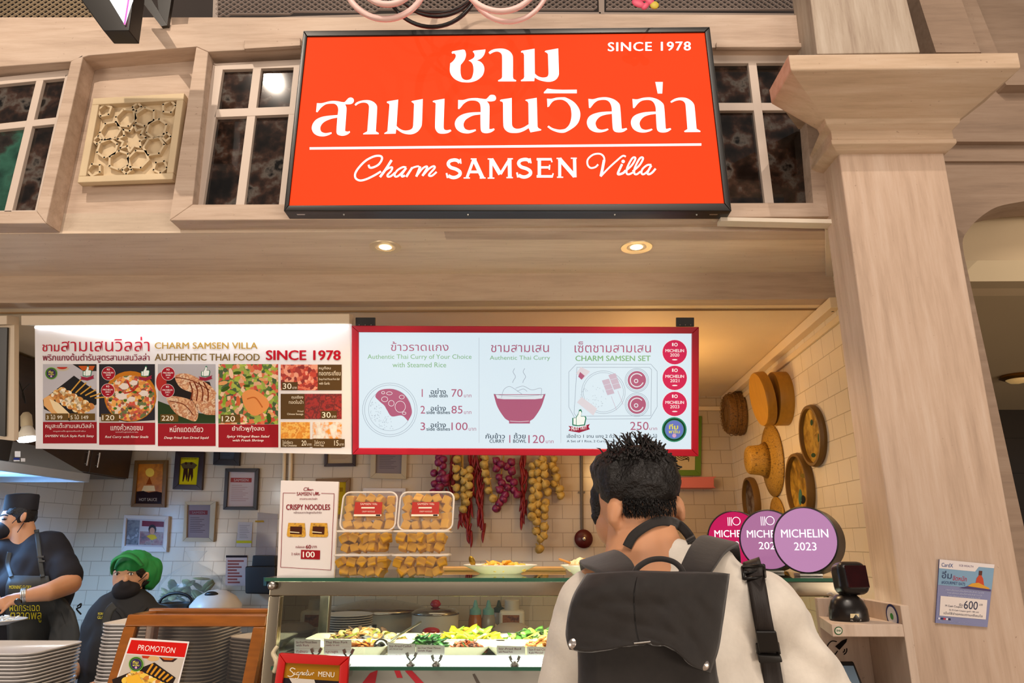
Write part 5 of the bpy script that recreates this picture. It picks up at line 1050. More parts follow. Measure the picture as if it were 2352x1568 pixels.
for uv in ([(835, 1568), (815, 1590), (850, 1545), (868, 1538), (862, 1568)], [(905, 1538), (918, 1538), (925, 1556), (912, 1556)], [(930, 1540), (945, 1538), (985, 1580), (965, 1580)]): g.col('d8404a').pf(pf_, uv, .001)
g.col('6d625c').pf(pf_, [(1085, 1548), (1090, 1546), (1110, 1580), (1100, 1580)], .001); g.done('lower_front', t)
lamp('case_fill_light', 'AREA', ((X0+X1)/2, Y0+.15, ZT-.05), ((X0+X1)/2, Y0+.3, ZS), 10, (1, .92, .76), 1.5, .04)  # added area light, hidden by the rail, to brighten the food
g = G(); g.tube(crv([P(638, 1483, 2.13), P(628, 1500, 2.125), P(636, 1520, 2.12), P(630, 1545, 2.125)], 8), [.003]+[.006]*6+[.007]*6+[.008]*6+[.007]*5+[.003], 8)
tag(g.build('case_handle', mat('ivory_handle', 'd9cba8', .3), smooth=True), 'ivory curved handle on the left post of the glass case', 'handle')
# food pans on the lit shelf
M_CER = mat('ceramic_cream', 'ece0c8', .2)
def pan(label, x, y, w, d, z=ZS+.002):
    t = thing('food_pan', label, 'serving pan', (x, y, z)); g = G(); h = .034
    def rr(w_, d_, z_, r=.02): return [(x+sx*(w_/2-r)+r*math.cos(R(a)), y+sy*(d_/2-r)+r*math.sin(R(a)), z_) for sx, sy, a0 in ((1, 1, 0), (-1, 1, 90), (-1, -1, 180), (1, -1, 270)) for a in (a0, a0+30, a0+60, a0+90)]
    rs = [rr(w*.78, d*.78, z), rr(w, d, z+h), rr(w, d, z+h+.003), rr(w*.94, d*.92, z+h+.001), rr(w*.76, d*.76, z+.005)]
    vs = sum(rs, []); g.add(vs, [(i*16+k, i*16+(k+1) % 16, i*16+16+(k+1) % 16, i*16+16+k) for i in range(4) for k in range(16)]+[tuple(range(16)), tuple(64+k for k in range(16))]); g.build('dish', M_CER, t, smooth='auto')
    return z+.006
rf = random.Random(5)
def heap(name, label, cat, x, y, z, w, d, h, kinds, n):
    g = PG(); mats = []
    for i in range(n):
        a = rf.uniform(0, 6.283); r = rf.random()**.5; hh = h*(1-r**2)**.7
        px, py = x+r*w/2*math.cos(a), y+r*d/2*math.sin(a); pz = z+.004+hh*rf.uniform(.75, 1)
        m, sh, s = kinds[i % len(kinds)]; g.col(m); s *= rf.uniform(.7, 1.25); ro = (rf.uniform(-.7, .7), rf.uniform(-.7, .7), rf.uniform(0, 6.3))
        if sh == 'leaf': g.ell((px, py, pz), (s*1.7, s*.8, s*.22), 8, ro)
        elif sh == 'lump': g.ell((px, py, pz), (s, s*.8, s*.7), 8, ro)
        elif sh == 'stick': g.box((px, py, pz), (s*3.2, s*.35, s*.3), ro)
        elif sh == 'ring': g.lathe([(s*.5, -s*.25), (s, -s*.2), (s, s*.2), (s*.5, s*.25)], (px, py, pz), 10, Euler(ro).to_matrix() @ Vector((0, 0, 1)))
    g.mi = 0; g.col(kinds[0][0]); g.lathe([(1, 0), (.8, h*.5), (.45, h*.82), (0, h*.9)], (x, y, z), 16, sx=w/2*.9, sy=d/2*.9)
    o = g.build(name, g.ms, None, smooth=True); tag(o, label, cat, kind='stuff')
def fm(n, c, r=.35): return mat('food_'+n, c, r, var=.25, scale=40, bump=.2)
bx0 = lambda u, Y=2.35: P(u, 1500, Y).x
z = pan('front left cream pan holding the orange stir fry', bx0(795, 2.28), 2.30, .26, .17); heap('stir_fry', 'orange stir fried meat in the front left pan', 'food', bx0(825, 2.28), 2.30, z, .17, .13, .03, [(fm('orange', 'd9822a'), 'leaf', .011), (fm('pork', 'b8743a'), 'lump', .011), (fm('yellowbit', 'e0a838'), 'lump', .009), (fm('darkbit', '4a2c18'), 'leaf', .009)], 90)
z = pan('back left cream pan with the tall mushroom heap', bx0(835, 2.45), 2.455, .36, .16); heap('mushroom_heap', 'tall heap of fried mushrooms and fish in the back left pan', 'food', bx0(838, 2.45), 2.455, z, .27, .13, 0.048, [(fm('mushroom', 'a87a44'), 'leaf', .017), (fm('mushroom_pale', 'd8b070'), 'lump', .015), (fm('mushroom_dark', '5a4030'), 'leaf', .016), (fm('greyskin', '6a6664'), 'leaf', .012), (fm('herb', '7a7a28'), 'leaf', .012)], 150)
z = pan('front middle cream pan with noodles and red mince', bx0(1012, 2.28), 2.30, .30, .17)
heap('water_spinach', 'dark green stir fried leaves behind a price card', 'food', bx0(978, 2.28), 2.32, z, .12, .11, .048, [(fm('spinach', '1f4a1e'), 'leaf', .015), (fm('spinach_light', '3a7a34'), 'leaf', .014), (fm('stem', '7aa860'), 'stick', .008)], 80)
heap('red_mince', 'reddish brown mince with chilli and herbs in the front middle pan', 'food', bx0(1072, 2.28), 2.29, z, .12, .12, .036, [(fm('mince', 'a8542a'), 'lump', .008), (fm('carrot', 'e0661a'), 'stick', .008), (fm('mince_dark', '5a2414'), 'lump', .008), (fm('herb_green', '3f6a24'), 'leaf', .009), (fm('meat_pink', 'c87858'), 'lump', .008)], 130)
z = pan('back middle cream pan with the yellow cabbage', bx0(1070, 2.45), 2.455, .30, .16); heap('cabbage_heap', 'bright yellow green heap of stir fried cabbage', 'food', bx0(1080, 2.45), 2.455, z, .22, .13, 0.051, [(fm('cabbage', 'c8c83a'), 'leaf', .018), (fm('cabbage_yellow', 'd8c828'), 'leaf', .017), (fm('cabbage_green', '8ab83a'), 'leaf', .017), (fm('cabbage_white', 'e6e0a8'), 'leaf', .012), (fm('carrot', 'e0661a'), 'stick', .006)], 150)
heap('egg_noodles', 'pale stir fried noodles behind the dark green leaves', 'food', bx0(985, 2.45), 2.455, z, .12, .13, 0.035, [(fm('noodle', 'd8a870'), 'stick', .010), (fm('noodle_pink', 'c8805a'), 'leaf', .011), (fm('noodle_pale', 'e8cfa0'), 'leaf', .010)], 60)
z = pan('front right cream pan partly behind the customer', bx0(1235, 2.28), 2.30, .30, .17); heap('pork_mince', 'light brown minced pork in the front right pan', 'food', bx0(1258, 2.28), 2.31, z, .16, .12, .045, [(fm('porkmince', 'b87a3a'), 'lump', .008), (fm('porkmince_light', 'd8a060'), 'lump', .008), (fm('chilli_bit', 'c8301a'), 'leaf', .006)], 120)
z = pan('back right cream pan with mixed greens', bx0(1230, 2.45), 2.455, .30, .16); heap('mixed_greens', 'heap of green vegetables at the right, beside the customer arm', 'food', bx0(1235, 2.45), 2.455, z, .22, .13, 0.048, [(fm('green_dark', '2c4a1e'), 'leaf', .016), (fm('green_mid', '5a8a38'), 'leaf', .016), (fm('green_pale', 'a8c060'), 'lump', .014), (fm('green_yellow', 'c0c04a'), 'leaf', .013)], 120)
# ladle
c = P(874, 1487, 2.27); t = thing('ladle', 'round steel ladle bowl leaning on the front left pan', 'ladle', c)
g = G(); g.lathe([(.0, .026), (.014, .022), (.024, .010), (.027, 0), (.0255, 0), (.02, .008), (0, .022)], c, 28, (-.15, -.8, .45)); g.build('bowl', mat('polished_steel', 'a9a098', .15, 1), t, smooth=True)
g = G(); g.tube(crv([c+Vector((.02, .01, .012)), c+Vector((.05, .08, .03)), c+Vector((.09, .22, .05))]), .004); g.build('handle', M_ST2, t, smooth=True)
# price cards on clip stands: thin paper that lets some of the case light through
M_CARD = mat('card_white', 'e8e2e4', .5); nt = M_CARD.node_tree; tl = nt.nodes.new('ShaderNodeBsdfTranslucent'); tl.inputs[0].default_value = lin('f0e8ec')
mx = nt.nodes.new('ShaderNodeMixShader'); mx.inputs[0].default_value = .55; ou = nt.nodes['Material Output']
nt.links.new(nt.nodes['Principled BSDF'].outputs[0], mx.inputs[1]); nt.links.new(tl.outputs[0], mx.inputs[2]); nt.links.new(mx.outputs[0], ou.inputs[0])
def card(label, u0, v0, u1, v1, l1, l2, th, uc, base=True):
    Yc = 2.176; t = thing('price_card', label, 'price card', P((u0+u1)/2, v1, Yc)); pl = YP(Yc-.0012)
    g = G(); g.slab(Yc, [(u0, v0), (u1, v0+2), (u1, v1+2), (u0, v1)], .0015); g.build('card', M_CARD, t)
    g = PG(); g.col('7a2a4a'); T(g, pl, l1, u0+4, v0+5, u0+4+(u1-u0)*.8, v0+10, 0, .01); T(g, pl, l2, u0+4, v0+12, u0+4+(u1-u0)*.5, v0+17, 0, .01)
    g.col('c8b0b4').pr(pl, u0+3, v1-11, u1-3, v1-10.4); g.col('9a2030'); T(g, pl, th, u0+4, v1-8, u0+4+(u1-u0)*.45, v1-1, 0, .01); g.done('lettering', t)
    g = G(); z0 = ZS; a = P(uc, v1-2, 2.168)
    g.tube([(a.x, 2.16, z0+.004), (a.x, 2.165, a.z-.012)], .0028, 8); g.lathe([(.013, 0), (.013, .003), (.005, .006), (.004, .010), (0, .011)], (a.x, 2.155, z0), 16)
    for s in (-1, 1): g.tube([(a.x, 2.165, a.z-.012), (a.x+s*.012, 2.168, a.z)], .0025, 6); g.box((a.x+s*.012, 2.169, a.z+.006), (.008, .008, .012), (0, s*.4, 0))
    g.build('clip_stand', M_ST2, t)
card('leftmost white price card, above the red signature menu frame', 676, 1467, 736, 1500, 'Stir-Fried Minced Beans', 'with Pork', 'ถั่วฝักยาว', 726)
card('second white price card from the left in the glass case', 744, 1467, 807, 1502, 'Thai Moo Pork', 'ready to eat', 'หมูหวานสูตร', 800)
card('white price card right beside the steel ladle', 890, 1476, 954, 1510, 'Stir-Fried Catfish', 'with Chili and Ginger', 'ปลาดุกผัดพริก', 945)
card('white price card in front of the dark green leaves', 955.5, 1480, 1021, 1516, 'Stir-Fried Water Mimosa', 'with Egg', 'กระเฉดไข่', 1003)
card('white price card between the red mince and the customer', 1141, 1482, 1206, 1518, 'Stir-Fried Basil', 'with Minced Pork', 'กะเพราหมูสับ', 1182)
card('rightmost white price card, touching the customer sleeve in view', 1211, 1484, 1275, 1520, 'Stir-Fried Chinese', 'Kale Minced', 'ผัดคะน้า', 1262)

# red framed signature menu on the counter
t = thing('signature_menu', 'red framed menu board at the bottom, gold Signature MENU heading', 'menu stand', P(700, 1660, 2.06))
zz = 2.06; o4 = [(640, 1500), (802, 1509), (780, 1800), (597, 1790)]; i4 = [(655, 1522), (780, 1528), (764, 1770), (620, 1760)]
g = G()
for i in range(4): g.slab(zz, [o4[i], o4[(i+1) % 4], i4[(i+1) % 4], i4[i]], .018)
g.build('frame', mat('menu_frame_red', 'c81210', .35), t, bevel=.003)
pl = YP(2.068); g = PG(); g.col('a87418').pf(pl, [(650, 1518), (784, 1524), (781, 1564), (640, 1555)], .001); g.col('2a2428').pf(pl, [(640, 1554), (782, 1562), (770, 1780), (615, 1770)], .0005)
g.col('d8cfc4').pf(pl, [(664, 1556), (722, 1560), (734, 1600), (690, 1600)], .0012); g.col('f4ead6'); T(g, pl, 'MENU', 731, 1541, 769, 1553, .002, .012, .1, sk=2)
k_ = .15306
for w_, pts in [(2.0, [(684, 1536), (676, 1533), (671, 1538), (677, 1543), (680, 1549), (672, 1553), (665, 1551)]), (1.6, [(683, 1543), (681, 1549), (685, 1547)]), (1.6, [(694, 1543), (688, 1544), (687, 1549), (692, 1548), (694, 1543), (691, 1555), (686, 1558), (684, 1556)]),
                (1.6, [(697, 1543), (695, 1549), (699, 1543), (702, 1544), (700, 1549), (703, 1548)]), (1.6, [(709, 1544), (704, 1545), (704, 1549), (708, 1548), (710, 1544), (709, 1549), (712, 1548)]), (1.6, [(714, 1537), (711, 1550), (715, 1548)]), (1.4, [(711, 1542), (717, 1542)]), (1.6, [(717, 1544), (716, 1549), (721, 1549), (723, 1544)]), (1.6, [(725, 1550), (727, 1544), (730, 1545)])]: g.ribbon(pl, [(667+(x-667)*.94-4, y) for x, y in pts], w_, .002, 4)
g.done('menu_sheet', t)
g = G(); g.hexa([(P(610, 1790, 2.07).x, 2.079, ZC), (P(770, 1790, 2.07).x, 2.079, ZC), (P(770, 1790, 2.07).x, 2.13, ZC), (P(610, 1790, 2.07).x, 2.13, ZC)], [(P(640, 1560, 2.07).x, 2.079, 1.14), (P(770, 1560, 2.07).x, 2.079, 1.14), (P(770, 1560, 2.07).x, 2.085, 1.14), (P(640, 1560, 2.07).x, 2.085, 1.14)]); g.build('easel', M_BPL, t)

# crispy noodle price sign on the glass top
t = thing('noodle_sign', 'upright white card sign reading crispy noodles, on the glass case top', 'sign', P(705, 1325, 2.27))
YN = 2.26; q4 = [(645, 1103), (778, 1106), (767, 1327), (636, 1323)]
g = G(); g.prism([P(u, v, YN) for u, v in q4], (0, .012, 0)); g.build('card', mat('sign_card', 'ece2de', .35), t, bevel=.001)
pl = YP(YN-.001); g = PG(); RD = '8e1c2a'
def cs(x, y): return 600+x*.33676, 1040+y*.33676      # from the zoomed view
def ct(s, x0, y0, x1, y1, c=RD, b=.01, sh=0, o=.0006, sk=0): a = cs(x0, y0); d = cs(x1, y1); g.col(c); T(g, pl, s, a[0], a[1], d[0], d[1], o, b, sh, sk=sk)
for a, b in (((150, 272), (235, 273)), ((410, 275), (498, 277)), ((498, 277), (475, 798)), ((475, 798), (132, 778)), ((132, 778), (150, 272))): g.col(RD).ribbon(pl, [cs(*a), cs(*b)], 1.1, .0005)
for w_, pts in [(1.2, [(318, 240), (300, 236), (290, 250), (300, 256), (316, 250), (322, 234), (319, 256), (328, 246), (330, 256), (338, 248), (340, 256), (347, 248), (356, 254)])]: g.ribbon(pl, [cs(*p) for p in pts], w_, .0006, 4)
ct('SAMSEN', 242, 266, 342, 290); g.ribbon(pl, [cs(*p) for p in ((352, 268), (360, 290), (374, 264), (372, 288), (382, 266), (380, 288), (390, 266), (390, 288), (402, 280))], 1.1, .0006, 4)
ct('ชามสามเสนวิลล่า', 262, 304, 382, 318); ct('CRISPY NOODLES', 170, 350, 470, 388, b=.025); ct('หมี่กรอบชาววังสูตรต้นตำรับ', 222, 398, 412, 416, '6a3038'); ct('กล่องละ', 235, 630, 300, 648); ct('60', 304, 626, 340, 652, b=.02); ct('บาท', 345, 632, 378, 648)
ct('2 กล่อง', 206, 676, 264, 696); g.col('a01c24').pf(pl, [cs(272, 660), cs(402, 664), cs(400, 726), cs(270, 722)], .0006); ct('100', 284, 672, 366, 712, 'fff4ea', .02, 0, .0012)
for x in (175, 328):
    g.col(mottled('print_noodles', ['c88a18', 'e0a828', '8a5a10'], 90, .4)).pf(pl, [cs(*p) for p in bez([(x+10, 476, 1), (x+122, 478, 1), (x+128, 560), (x+118, 574, 1), (x+10, 572, 1), (x, 560)])], .0006)
    g.col('4a2414').pf(pl, [cs(x+24, 500), cs(x+106, 502), cs(x+102, 556), cs(x+22, 552)], .001); g.col('e8d8b0').pf(pl, [cs(x+20, 534), cs(x+86, 540), cs(x+86, 546), cs(x+20, 541)], .0013)
g.done('print', t)
g = G(); g.hexa([P(640, 1323, YN+.013), P(764, 1327, YN+.013), P(764, 1327, YN+.013)+Vector((0, .09, 0)), P(640, 1323, YN+.013)+Vector((0, .09, 0))], [P(640, 1323, YN+.013)+Vector((0, 0, .003)), P(764, 1327, YN+.013)+Vector((0, 0, .003)), P(764, 1327, YN+.013)+Vector((0, .09, .003)), P(640, 1323, YN+.013)+Vector((0, .09, .003))]); g.build('foot', mat('sign_card', 'ece2de', .35), t)

# six tubs of crispy noodle cubes
M_TUB = milky('tub_plastic', 'fff4e6', .07); M_LID = milky('lid_plastic', 'fff4e8', .09)
M_CUBE = mottled('fried_noodle', ['cc860e', 'f0a820', 'f8c038', 'a4640c'], 110, .5, bump=.6, lo=.3, hi=.72)
def rrect(w, d, r, z): return [Vector((sx*(w/2-r)+r*math.cos(R(a)), sy*(d/2-r)+r*math.sin(R(a)), z)) for sx, sy, a0 in ((1, 1, 0), (-1, 1, 90), (-1, -1, 180), (1, -1, 270)) for a in (a0, a0+22, a0+45, a0+68, a0+90)]
def loft(g, rings, cap0=True, cap1=True):
    n = len(rings[0]); vs = sum(rings, [])
    g.add(vs, [(i*n+k, i*n+(k+1) % n, i*n+n+(k+1) % n, i*n+n+k) for i in range(len(rings)-1) for k in range(n)]+([tuple(reversed(range(n)))] if cap0 else [])+([tuple((len(rings)-1)*n+k for k in range(n))] if cap1 else []))
BW, BD, BH = .168, .118, .062
def tub_mesh():
    g = G(); loft(g, [rrect(BW*.78, BD*.74, .012, 0), rrect(BW*.8, BD*.77, .016, .004), rrect(BW*.96, BD*.95, .02, BH-.006), rrect(BW, BD, .022, BH-.005), rrect(BW, BD, .022, BH)], True, False); a = g.build('tub', M_TUB, None, smooth='auto', fix=False)
    g = G(); loft(g, [rrect(BW+.004, BD+.004, .022, BH-.004), rrect(BW+.004, BD+.004, .022, BH+.004), rrect(BW-.006, BD-.006, .02, BH+.006), rrect(BW-.016, BD-.016, .018, BH+.003)], False, True); b = g.build('lid', M_LID, None, smooth='auto', fix=False)
    g = G(); g.tube([p for p in rrect(BW+.003, BD+.003, .022, BH+.001)], .0028, 6, closed=True); r_ = g.build('rim', milky('rim_plastic', 'fff6ea', .62), None, smooth=True)
    g = G(); g.box((0, 0, 0), (1, 1, 1)); c = g.build('c', M_CUBE); bm = bmesh.new(); bm.from_mesh(c.data); bmesh.ops.bevel(bm, geom=bm.edges[:], offset=.07, segments=1, affect='EDGES'); bmesh.ops.subdivide_edges(bm, edges=bm.edges[:], cuts=1)
    for v in bm.verts: v.co += Vector((noise.noise(v.co*4), noise.noise(v.co*4+Vector((9, 0, 0))), noise.noise(v.co*4+Vector((0, 9, 0)))))*.10
    bm.to_mesh(c.data); bm.free(); m = c.data; m.name = 'noodle_cube'; bpy.data.objects.remove(c); return a, b, r_, m
tubo, lido, rimo, MC = tub_mesh()
def box_of_noodles(where, u, vb, Y, up=False, first=False, vz=None, rz=0):
    base = P(u, vb, Y)
    if vz is not None: base.z = vz
    if up: M = Matrix.Translation(base) @ Matrix.Rotation(rz, 4, 'Z') @ Matrix.Rotation(R(76), 4, 'X') @ Matrix.Translation((0, BD/2+.002, -BH))
    else: M = Matrix.Translation(base) @ Matrix.Rotation(rz, 4, 'Z')
    t = thing('noodle_box', where, 'food box', (0, 0, 0)); t.matrix_world = M
    a = tubo if first else tubo.copy(); b = lido if first else lido.copy(); r_ = rimo if first else rimo.copy()
    for o in (a, b, r_):
        if not first: COL.objects.link(o)
        o.parent = t
    if up:
        g = G(); g.box((-.002, .004, BH+.0068), (.086, .045, .0006)); o = g.build('label', mat('label_red', 'b4240f', .35)); o.parent = t
        pl_ = None; g = PG(); M3 = M
        def lx(s, x0, y0, x1, y1, c):
            g.col(c); vs, fs = tmesh(s, 0); xa = min(p[0] for p in vs); xb = max(p[0] for p in vs); ya = min(p[1] for p in vs); yb = max(p[1] for p in vs)
            g.add([(x0+(x-xa)/(xb-xa)*(x1-x0), y0+(y-ya)/(yb-ya)*(y1-y0), BH+.0076) for x, y in vs], fs)
        lx('SAMSEN Villa', -.028, .017, .025, .0235, 'f2dcc8'); lx('CRISPY NOODLES', -.02, -.006, .02, -.0015, 'f2dcc8')
        g.col('f0e4cc'); g.add([(-.024, .006, BH+.0075), (.018, .006, BH+.0075), (.018, .0105, BH+.0075), (-.024, .0105, BH+.0075)], [(0, 1, 2, 3)]); g.add([(-.045, -.0185, BH+.0075), (.041, -.0185, BH+.0075), (.041, -.0125, BH+.0075), (-.045, -.0125, BH+.0075)], [(0, 1, 2, 3)])
        g.col('241c18'); g.add([(.024, -.0178, BH+.0077), (.038, -.0178, BH+.0077), (.038, -.0132, BH+.0077), (.024, -.0132, BH+.0077)], [(0, 1, 2, 3)]); o = g.done('label_print'); o.parent = t
    lab = 'golden crispy noodle cube inside the '+where.split(' tub')[0]+' tub'
    nx, ny, nz = (5, 4, 2) if up else (5, 2, 2)
    for i in range(nx):
        for j in range(ny):
            for k in range(nz):
                if up and k == 0 and 0 < j < ny-1: continue
                s = rf.uniform(.0235, .0285); o = bpy.data.objects.new('noodle_cube', MC); COL.objects.link(o); tag(o, lab, 'noodle cube', 'crispy noodle cubes in the '+where.split(' tub')[0]+' tub')
                fz = .80 if k == 0 else .93
                p = Vector(((i-(nx-1)/2)*BW*fz/nx*1.0+rf.uniform(-.002, .002), ((j-(ny-1)/2)*BD*fz/ny*.98 if up else (-BD*fz/2+.017+j*.03))+rf.uniform(-.002, .002), .016+k*.0255+rf.uniform(0, .003)))
                o.matrix_world = M @ Matrix.Translation(p) @ Euler((rf.uniform(-.5, .5), rf.uniform(-.5, .5), rf.uniform(-.6, .6))).to_matrix().to_4x4() @ Matrix.Scale(s, 4)
ZG = ZT+.0105
box_of_noodles('bottom left tub of crispy noodles on the glass top', 836, 1335, 2.208, first=True, vz=ZG)
box_of_noodles('bottom right tub of crispy noodles on the glass top', 967, 1335, 2.208, vz=ZG)
ZB = ZG+BH+.0075
box_of_noodles('middle left tub of crispy noodles in the stack of three', 840, 1285, 2.210, vz=ZB)
box_of_noodles('middle right tub of crispy noodles in the stack of three', 970, 1288, 2.210, vz=ZB)
ZB2 = ZB+BH+.004
box_of_noodles('upright left tub with red label, topmost of the left stack', 842, 1236, 2.19, True, vz=ZB2, rz=.03)
box_of_noodles('upright right tub with red label, topmost of the right stack', 975, 1238, 2.19, True, vz=ZB2, rz=-.03)
# plates of samples on the glass top
M_CH = mat('china_white', 'e6dcd2', .15)
def oval(label, u, Y, rx, ry, name='sample_plate'):
    c = Vector((P(u, 1320, Y).x, Y, ZG)); t = thing(name, label, 'plate', c)
    g = G(); g.lathe([(.55, .0), (.6, .004), (1, .026), (1, .029), (.62, .010), (0, .008)], c, 40, sx=rx, sy=ry); g.build('plate', M_CH, t, smooth='auto'); return c
c = oval('white oval sample plate with yellow fried pieces on the glass top', 1149, 2.40, .124, .085)
heap('fried_samples', 'yellow fried food samples on the white oval plate', 'food', c.x+.012, c.y, c.z+.009, .17, .11, .022, [(fm('fry_yellow', 'f0bc38'), 'lump', .013), (fm('fry_gold', 'e8a428'), 'leaf', .013), (fm('fry_pale', 'f0cc6a'), 'lump', .011)], 50)
t = thing('serving_tongs', 'dull gold serving spoon standing in the oval sample plate', 'spoon', c+Vector((-.085, 0, .02)))
g = G(); g.ell(c+Vector((-.094, -.01, .040)), (.010, .004, .018), 12, (0, -.4, 0)); g.build('bowl', mat('old_gold', '9a7a28', .3, .8), t, smooth=True)
g = G(); g.tube([c+Vector((-.088, -.01, .026)), c+Vector((-.03, 0, .014))], .003); g.build('handle', mat('old_gold', '9a7a28', .3, .8), t)
c = oval('white bowl with rice and egg half hidden by the customer shoulder', 1350, 2.36, .088, .07, 'sample_bowl')
heap('rice_sample', 'pale rice and egg samples in the bowl behind the customer', 'food', c.x, c.y, c.z+.01, .13, .09, .03, [(fm('egg_white', 'f0e0b0'), 'lump', .016), (fm('egg_yolk', 'e8b040'), 'leaf', .015)], 26)
g = G(); g.tube(crv([c+Vector((-.095, -.02, .048)), c+Vector((-.06, -.01, .036)), c+Vector((-.04, 0, .028))]), [.002]+[.0035]*11+[.003], 8); tag(g.build('wooden_spoon', mat('spoon_wood', 'c8893a', .5), smooth=True), 'small wooden spoon resting in the rice bowl', 'spoon')
g = G(); g.span((P(1010, 1322, 2.62).x, 2.60, ZG), (P(1300, 1322, 2.62).x, 2.70, ZG+.012)); tag(g.build('wooden_board', mat('board_wood', 'b58a4a', .5, var=.2, scale=8, stretch=(1, 8, 8)), bevel=.003), 'long wooden board lying behind the sample plate', 'board')

# round award light signs at the right end of the glass top
def award(label, u, vtop, Y, r, face, l2, rot, glow):
    zc = ZG+r+.006; c = Vector((P(u, 1250, Y).x, Y, zc)); t = thing('award_sign', label, 'round sign', Vector((c.x, c.y, ZG)))
    n = Vector((-math.sin(rot), -math.cos(rot), .10)).normalized()
    g = G(); g.lathe([(r*.97, -.055), (r*1.0, -.050), (r*1.0, .010), (r*.965, .012), (r*.955, .008), (0, .008)], c, 56, n); g.build('rim', M_BLK, t, smooth='auto')
    g = G(); g.lathe([(r*.95, .0085), (0, .0086)], c, 56, n); g.build('face', mat('award_'+face, ''.join('%02x' % (int(face[i:i+2], 16)//3) for i in (0, 2, 4)), .35, emit=glow, ecol=face, spec=.2), t)
    pl = Pl(c+n*.0092, n); ex = Vector((0, 0, 1)).cross(n).normalized(); ez = n.cross(ex); g = PG(emit=.8)
    def tx(s, x0, y0, x1, y1, b=.012):
        vs, fs = tmesh(s, b); xa = min(p[0] for p in vs); xb = max(p[0] for p in vs); ya = min(p[1] for p in vs); yb = max(p[1] for p in vs)
        g.add([c+n*.0094+ex*((x0+(x-xa)/(xb-xa)*(x1-x0))*r)+ez*((y0+(y-ya)/(yb-ya)*(y1-y0))*r) for x, y in vs], fs)
    g.col('fff6fb'); tx('MICHELIN', -.72, .06, .72, .31); tx(l2, -.34, -.32, .34, -.08, .006)
    if not label.startswith('nearest'):
        rr = lambda a, q: c+n*.0094+ex*(q*r*math.cos(a)+.10*r)+ez*(q*r*math.sin(a)+.62*r)
        m = []; N = 24
        for k in range(N+1): a = 6.2832*k/N; m += [rr(a, .15), rr(a, .125)]
        g.add(m, [(2*i, 2*i+1, 2*i+3, 2*i+2) for i in range(N)])
        for dx in (-.20, -.14, -.08): g.add([c+n*.0094+ex*(r*(dx+a))+ez*(r*(.62+b)) for a, b in ((-.012, -.16), (.012, -.16), (.012, .14), (-.012, .14))], [(0, 1, 2, 3)])
    g.done('lettering', t)
    g = G(); g.box((c.x, c.y+.012, ZG+.004), (.07, .05, .008)); g.build('foot', M_ST2, t, bevel=.001)
award('nearest lilac round award sign dated 2023, right of the customer', 1852, 1183, 2.235, .1015, 'cf93c2', '2023', .74, .62)
award('middle lilac round award sign, half covered by the nearest one', 1768, 1187, 2.47, .102, 'c47fb0', '2021', .64, .55)
award('deep pink round award sign, farthest of the three', 1690, 1189, 2.66, .104, 'd40f5e', '2020', .58, .60)

# wooden glass-fronted case, left of the steel case
M_WD = mat('orange_wood', '96561a', .3, var=.25, scale=6, stretch=(2, 2, 12), coat=.3)
A = P(293, 1411, 2.30); xw = A.x; zt = A.z
lowp = PX(246, 1568, xw); slope = (lowp-A); slope = slope/abs(slope.z)
def fpnt(x, z, off=0): return Vector((x, A.y+slope.y*(zt-z), z))+Vector((0, -off, 0))
xr = P(612, 1424, 2.30).x; zb = ZC
t = thing('wooden_case', 'orange wood display case with slanted glass front, left of the steel case', 'display case', ((xw+xr)/2, 2.35, ZC))
def bar(a, b, w, d, m=M_WD, nm='frame'): pass
def sl(x0, x1, z0, z1, th): return [fpnt(x0, z0), fpnt(x1, z0), fpnt(x1, z1), fpnt(x0, z1)], Vector((0, th, 0))
for nm, (x0, x1, z0, z1) in (('top_rail', (xw, xr, zt-.034, zt)), ('stile', (xw, xw+.036, zb, zt-.034)), ('stile', (xr-.036, xr, zb, zt-.034)), ('bottom_rail', (xw+.036, xr-.036, zb, zb+.04))):
    pts, d = sl(x0, x1, z0, z1, .03); g = G(); g.prism(pts, d); g.build(nm, M_WD, t, bevel=.004)
yb = 2.455
g = G(); g.span((xw, yb-.03, zt-.012), (xr, yb, zt+.006)); g.build('back_rail', M_WD, t, bevel=.003)
g = G(); g.span((xw, 2.31, zt-.014), (xw+.03, yb-.03, zt)); g.build('side_rail', M_WD, t, bevel=.003)
for x in (xw+.36, xr-.03): g = G(); g.span((x, yb-.03, zb), (x+.03, yb, zt-.012)); g.build('back_stile', M_WD, t, bevel=.003)
g = G(); g.span((xw, yb-.03, zb), (xw+.03, yb, zt-.012)); g.build('back_stile', M_WD, t, bevel=.003)
pts, d = sl(xw+.03, xr-.03, zb+.03, zt-.03, .004); g = G(); g.prism([p+Vector((0, .012, 0)) for p in pts], d); g.build('front_pane', glass('case_glass', 'e6e0d8', 0, .35), t)
g = G(); g.span((xw+.02, 2.32, zt-.008), (xr, yb-.03, zt-.004)); g.build('top_pane', glass('case_glass', 'e6e0d8', 0, .35), t)
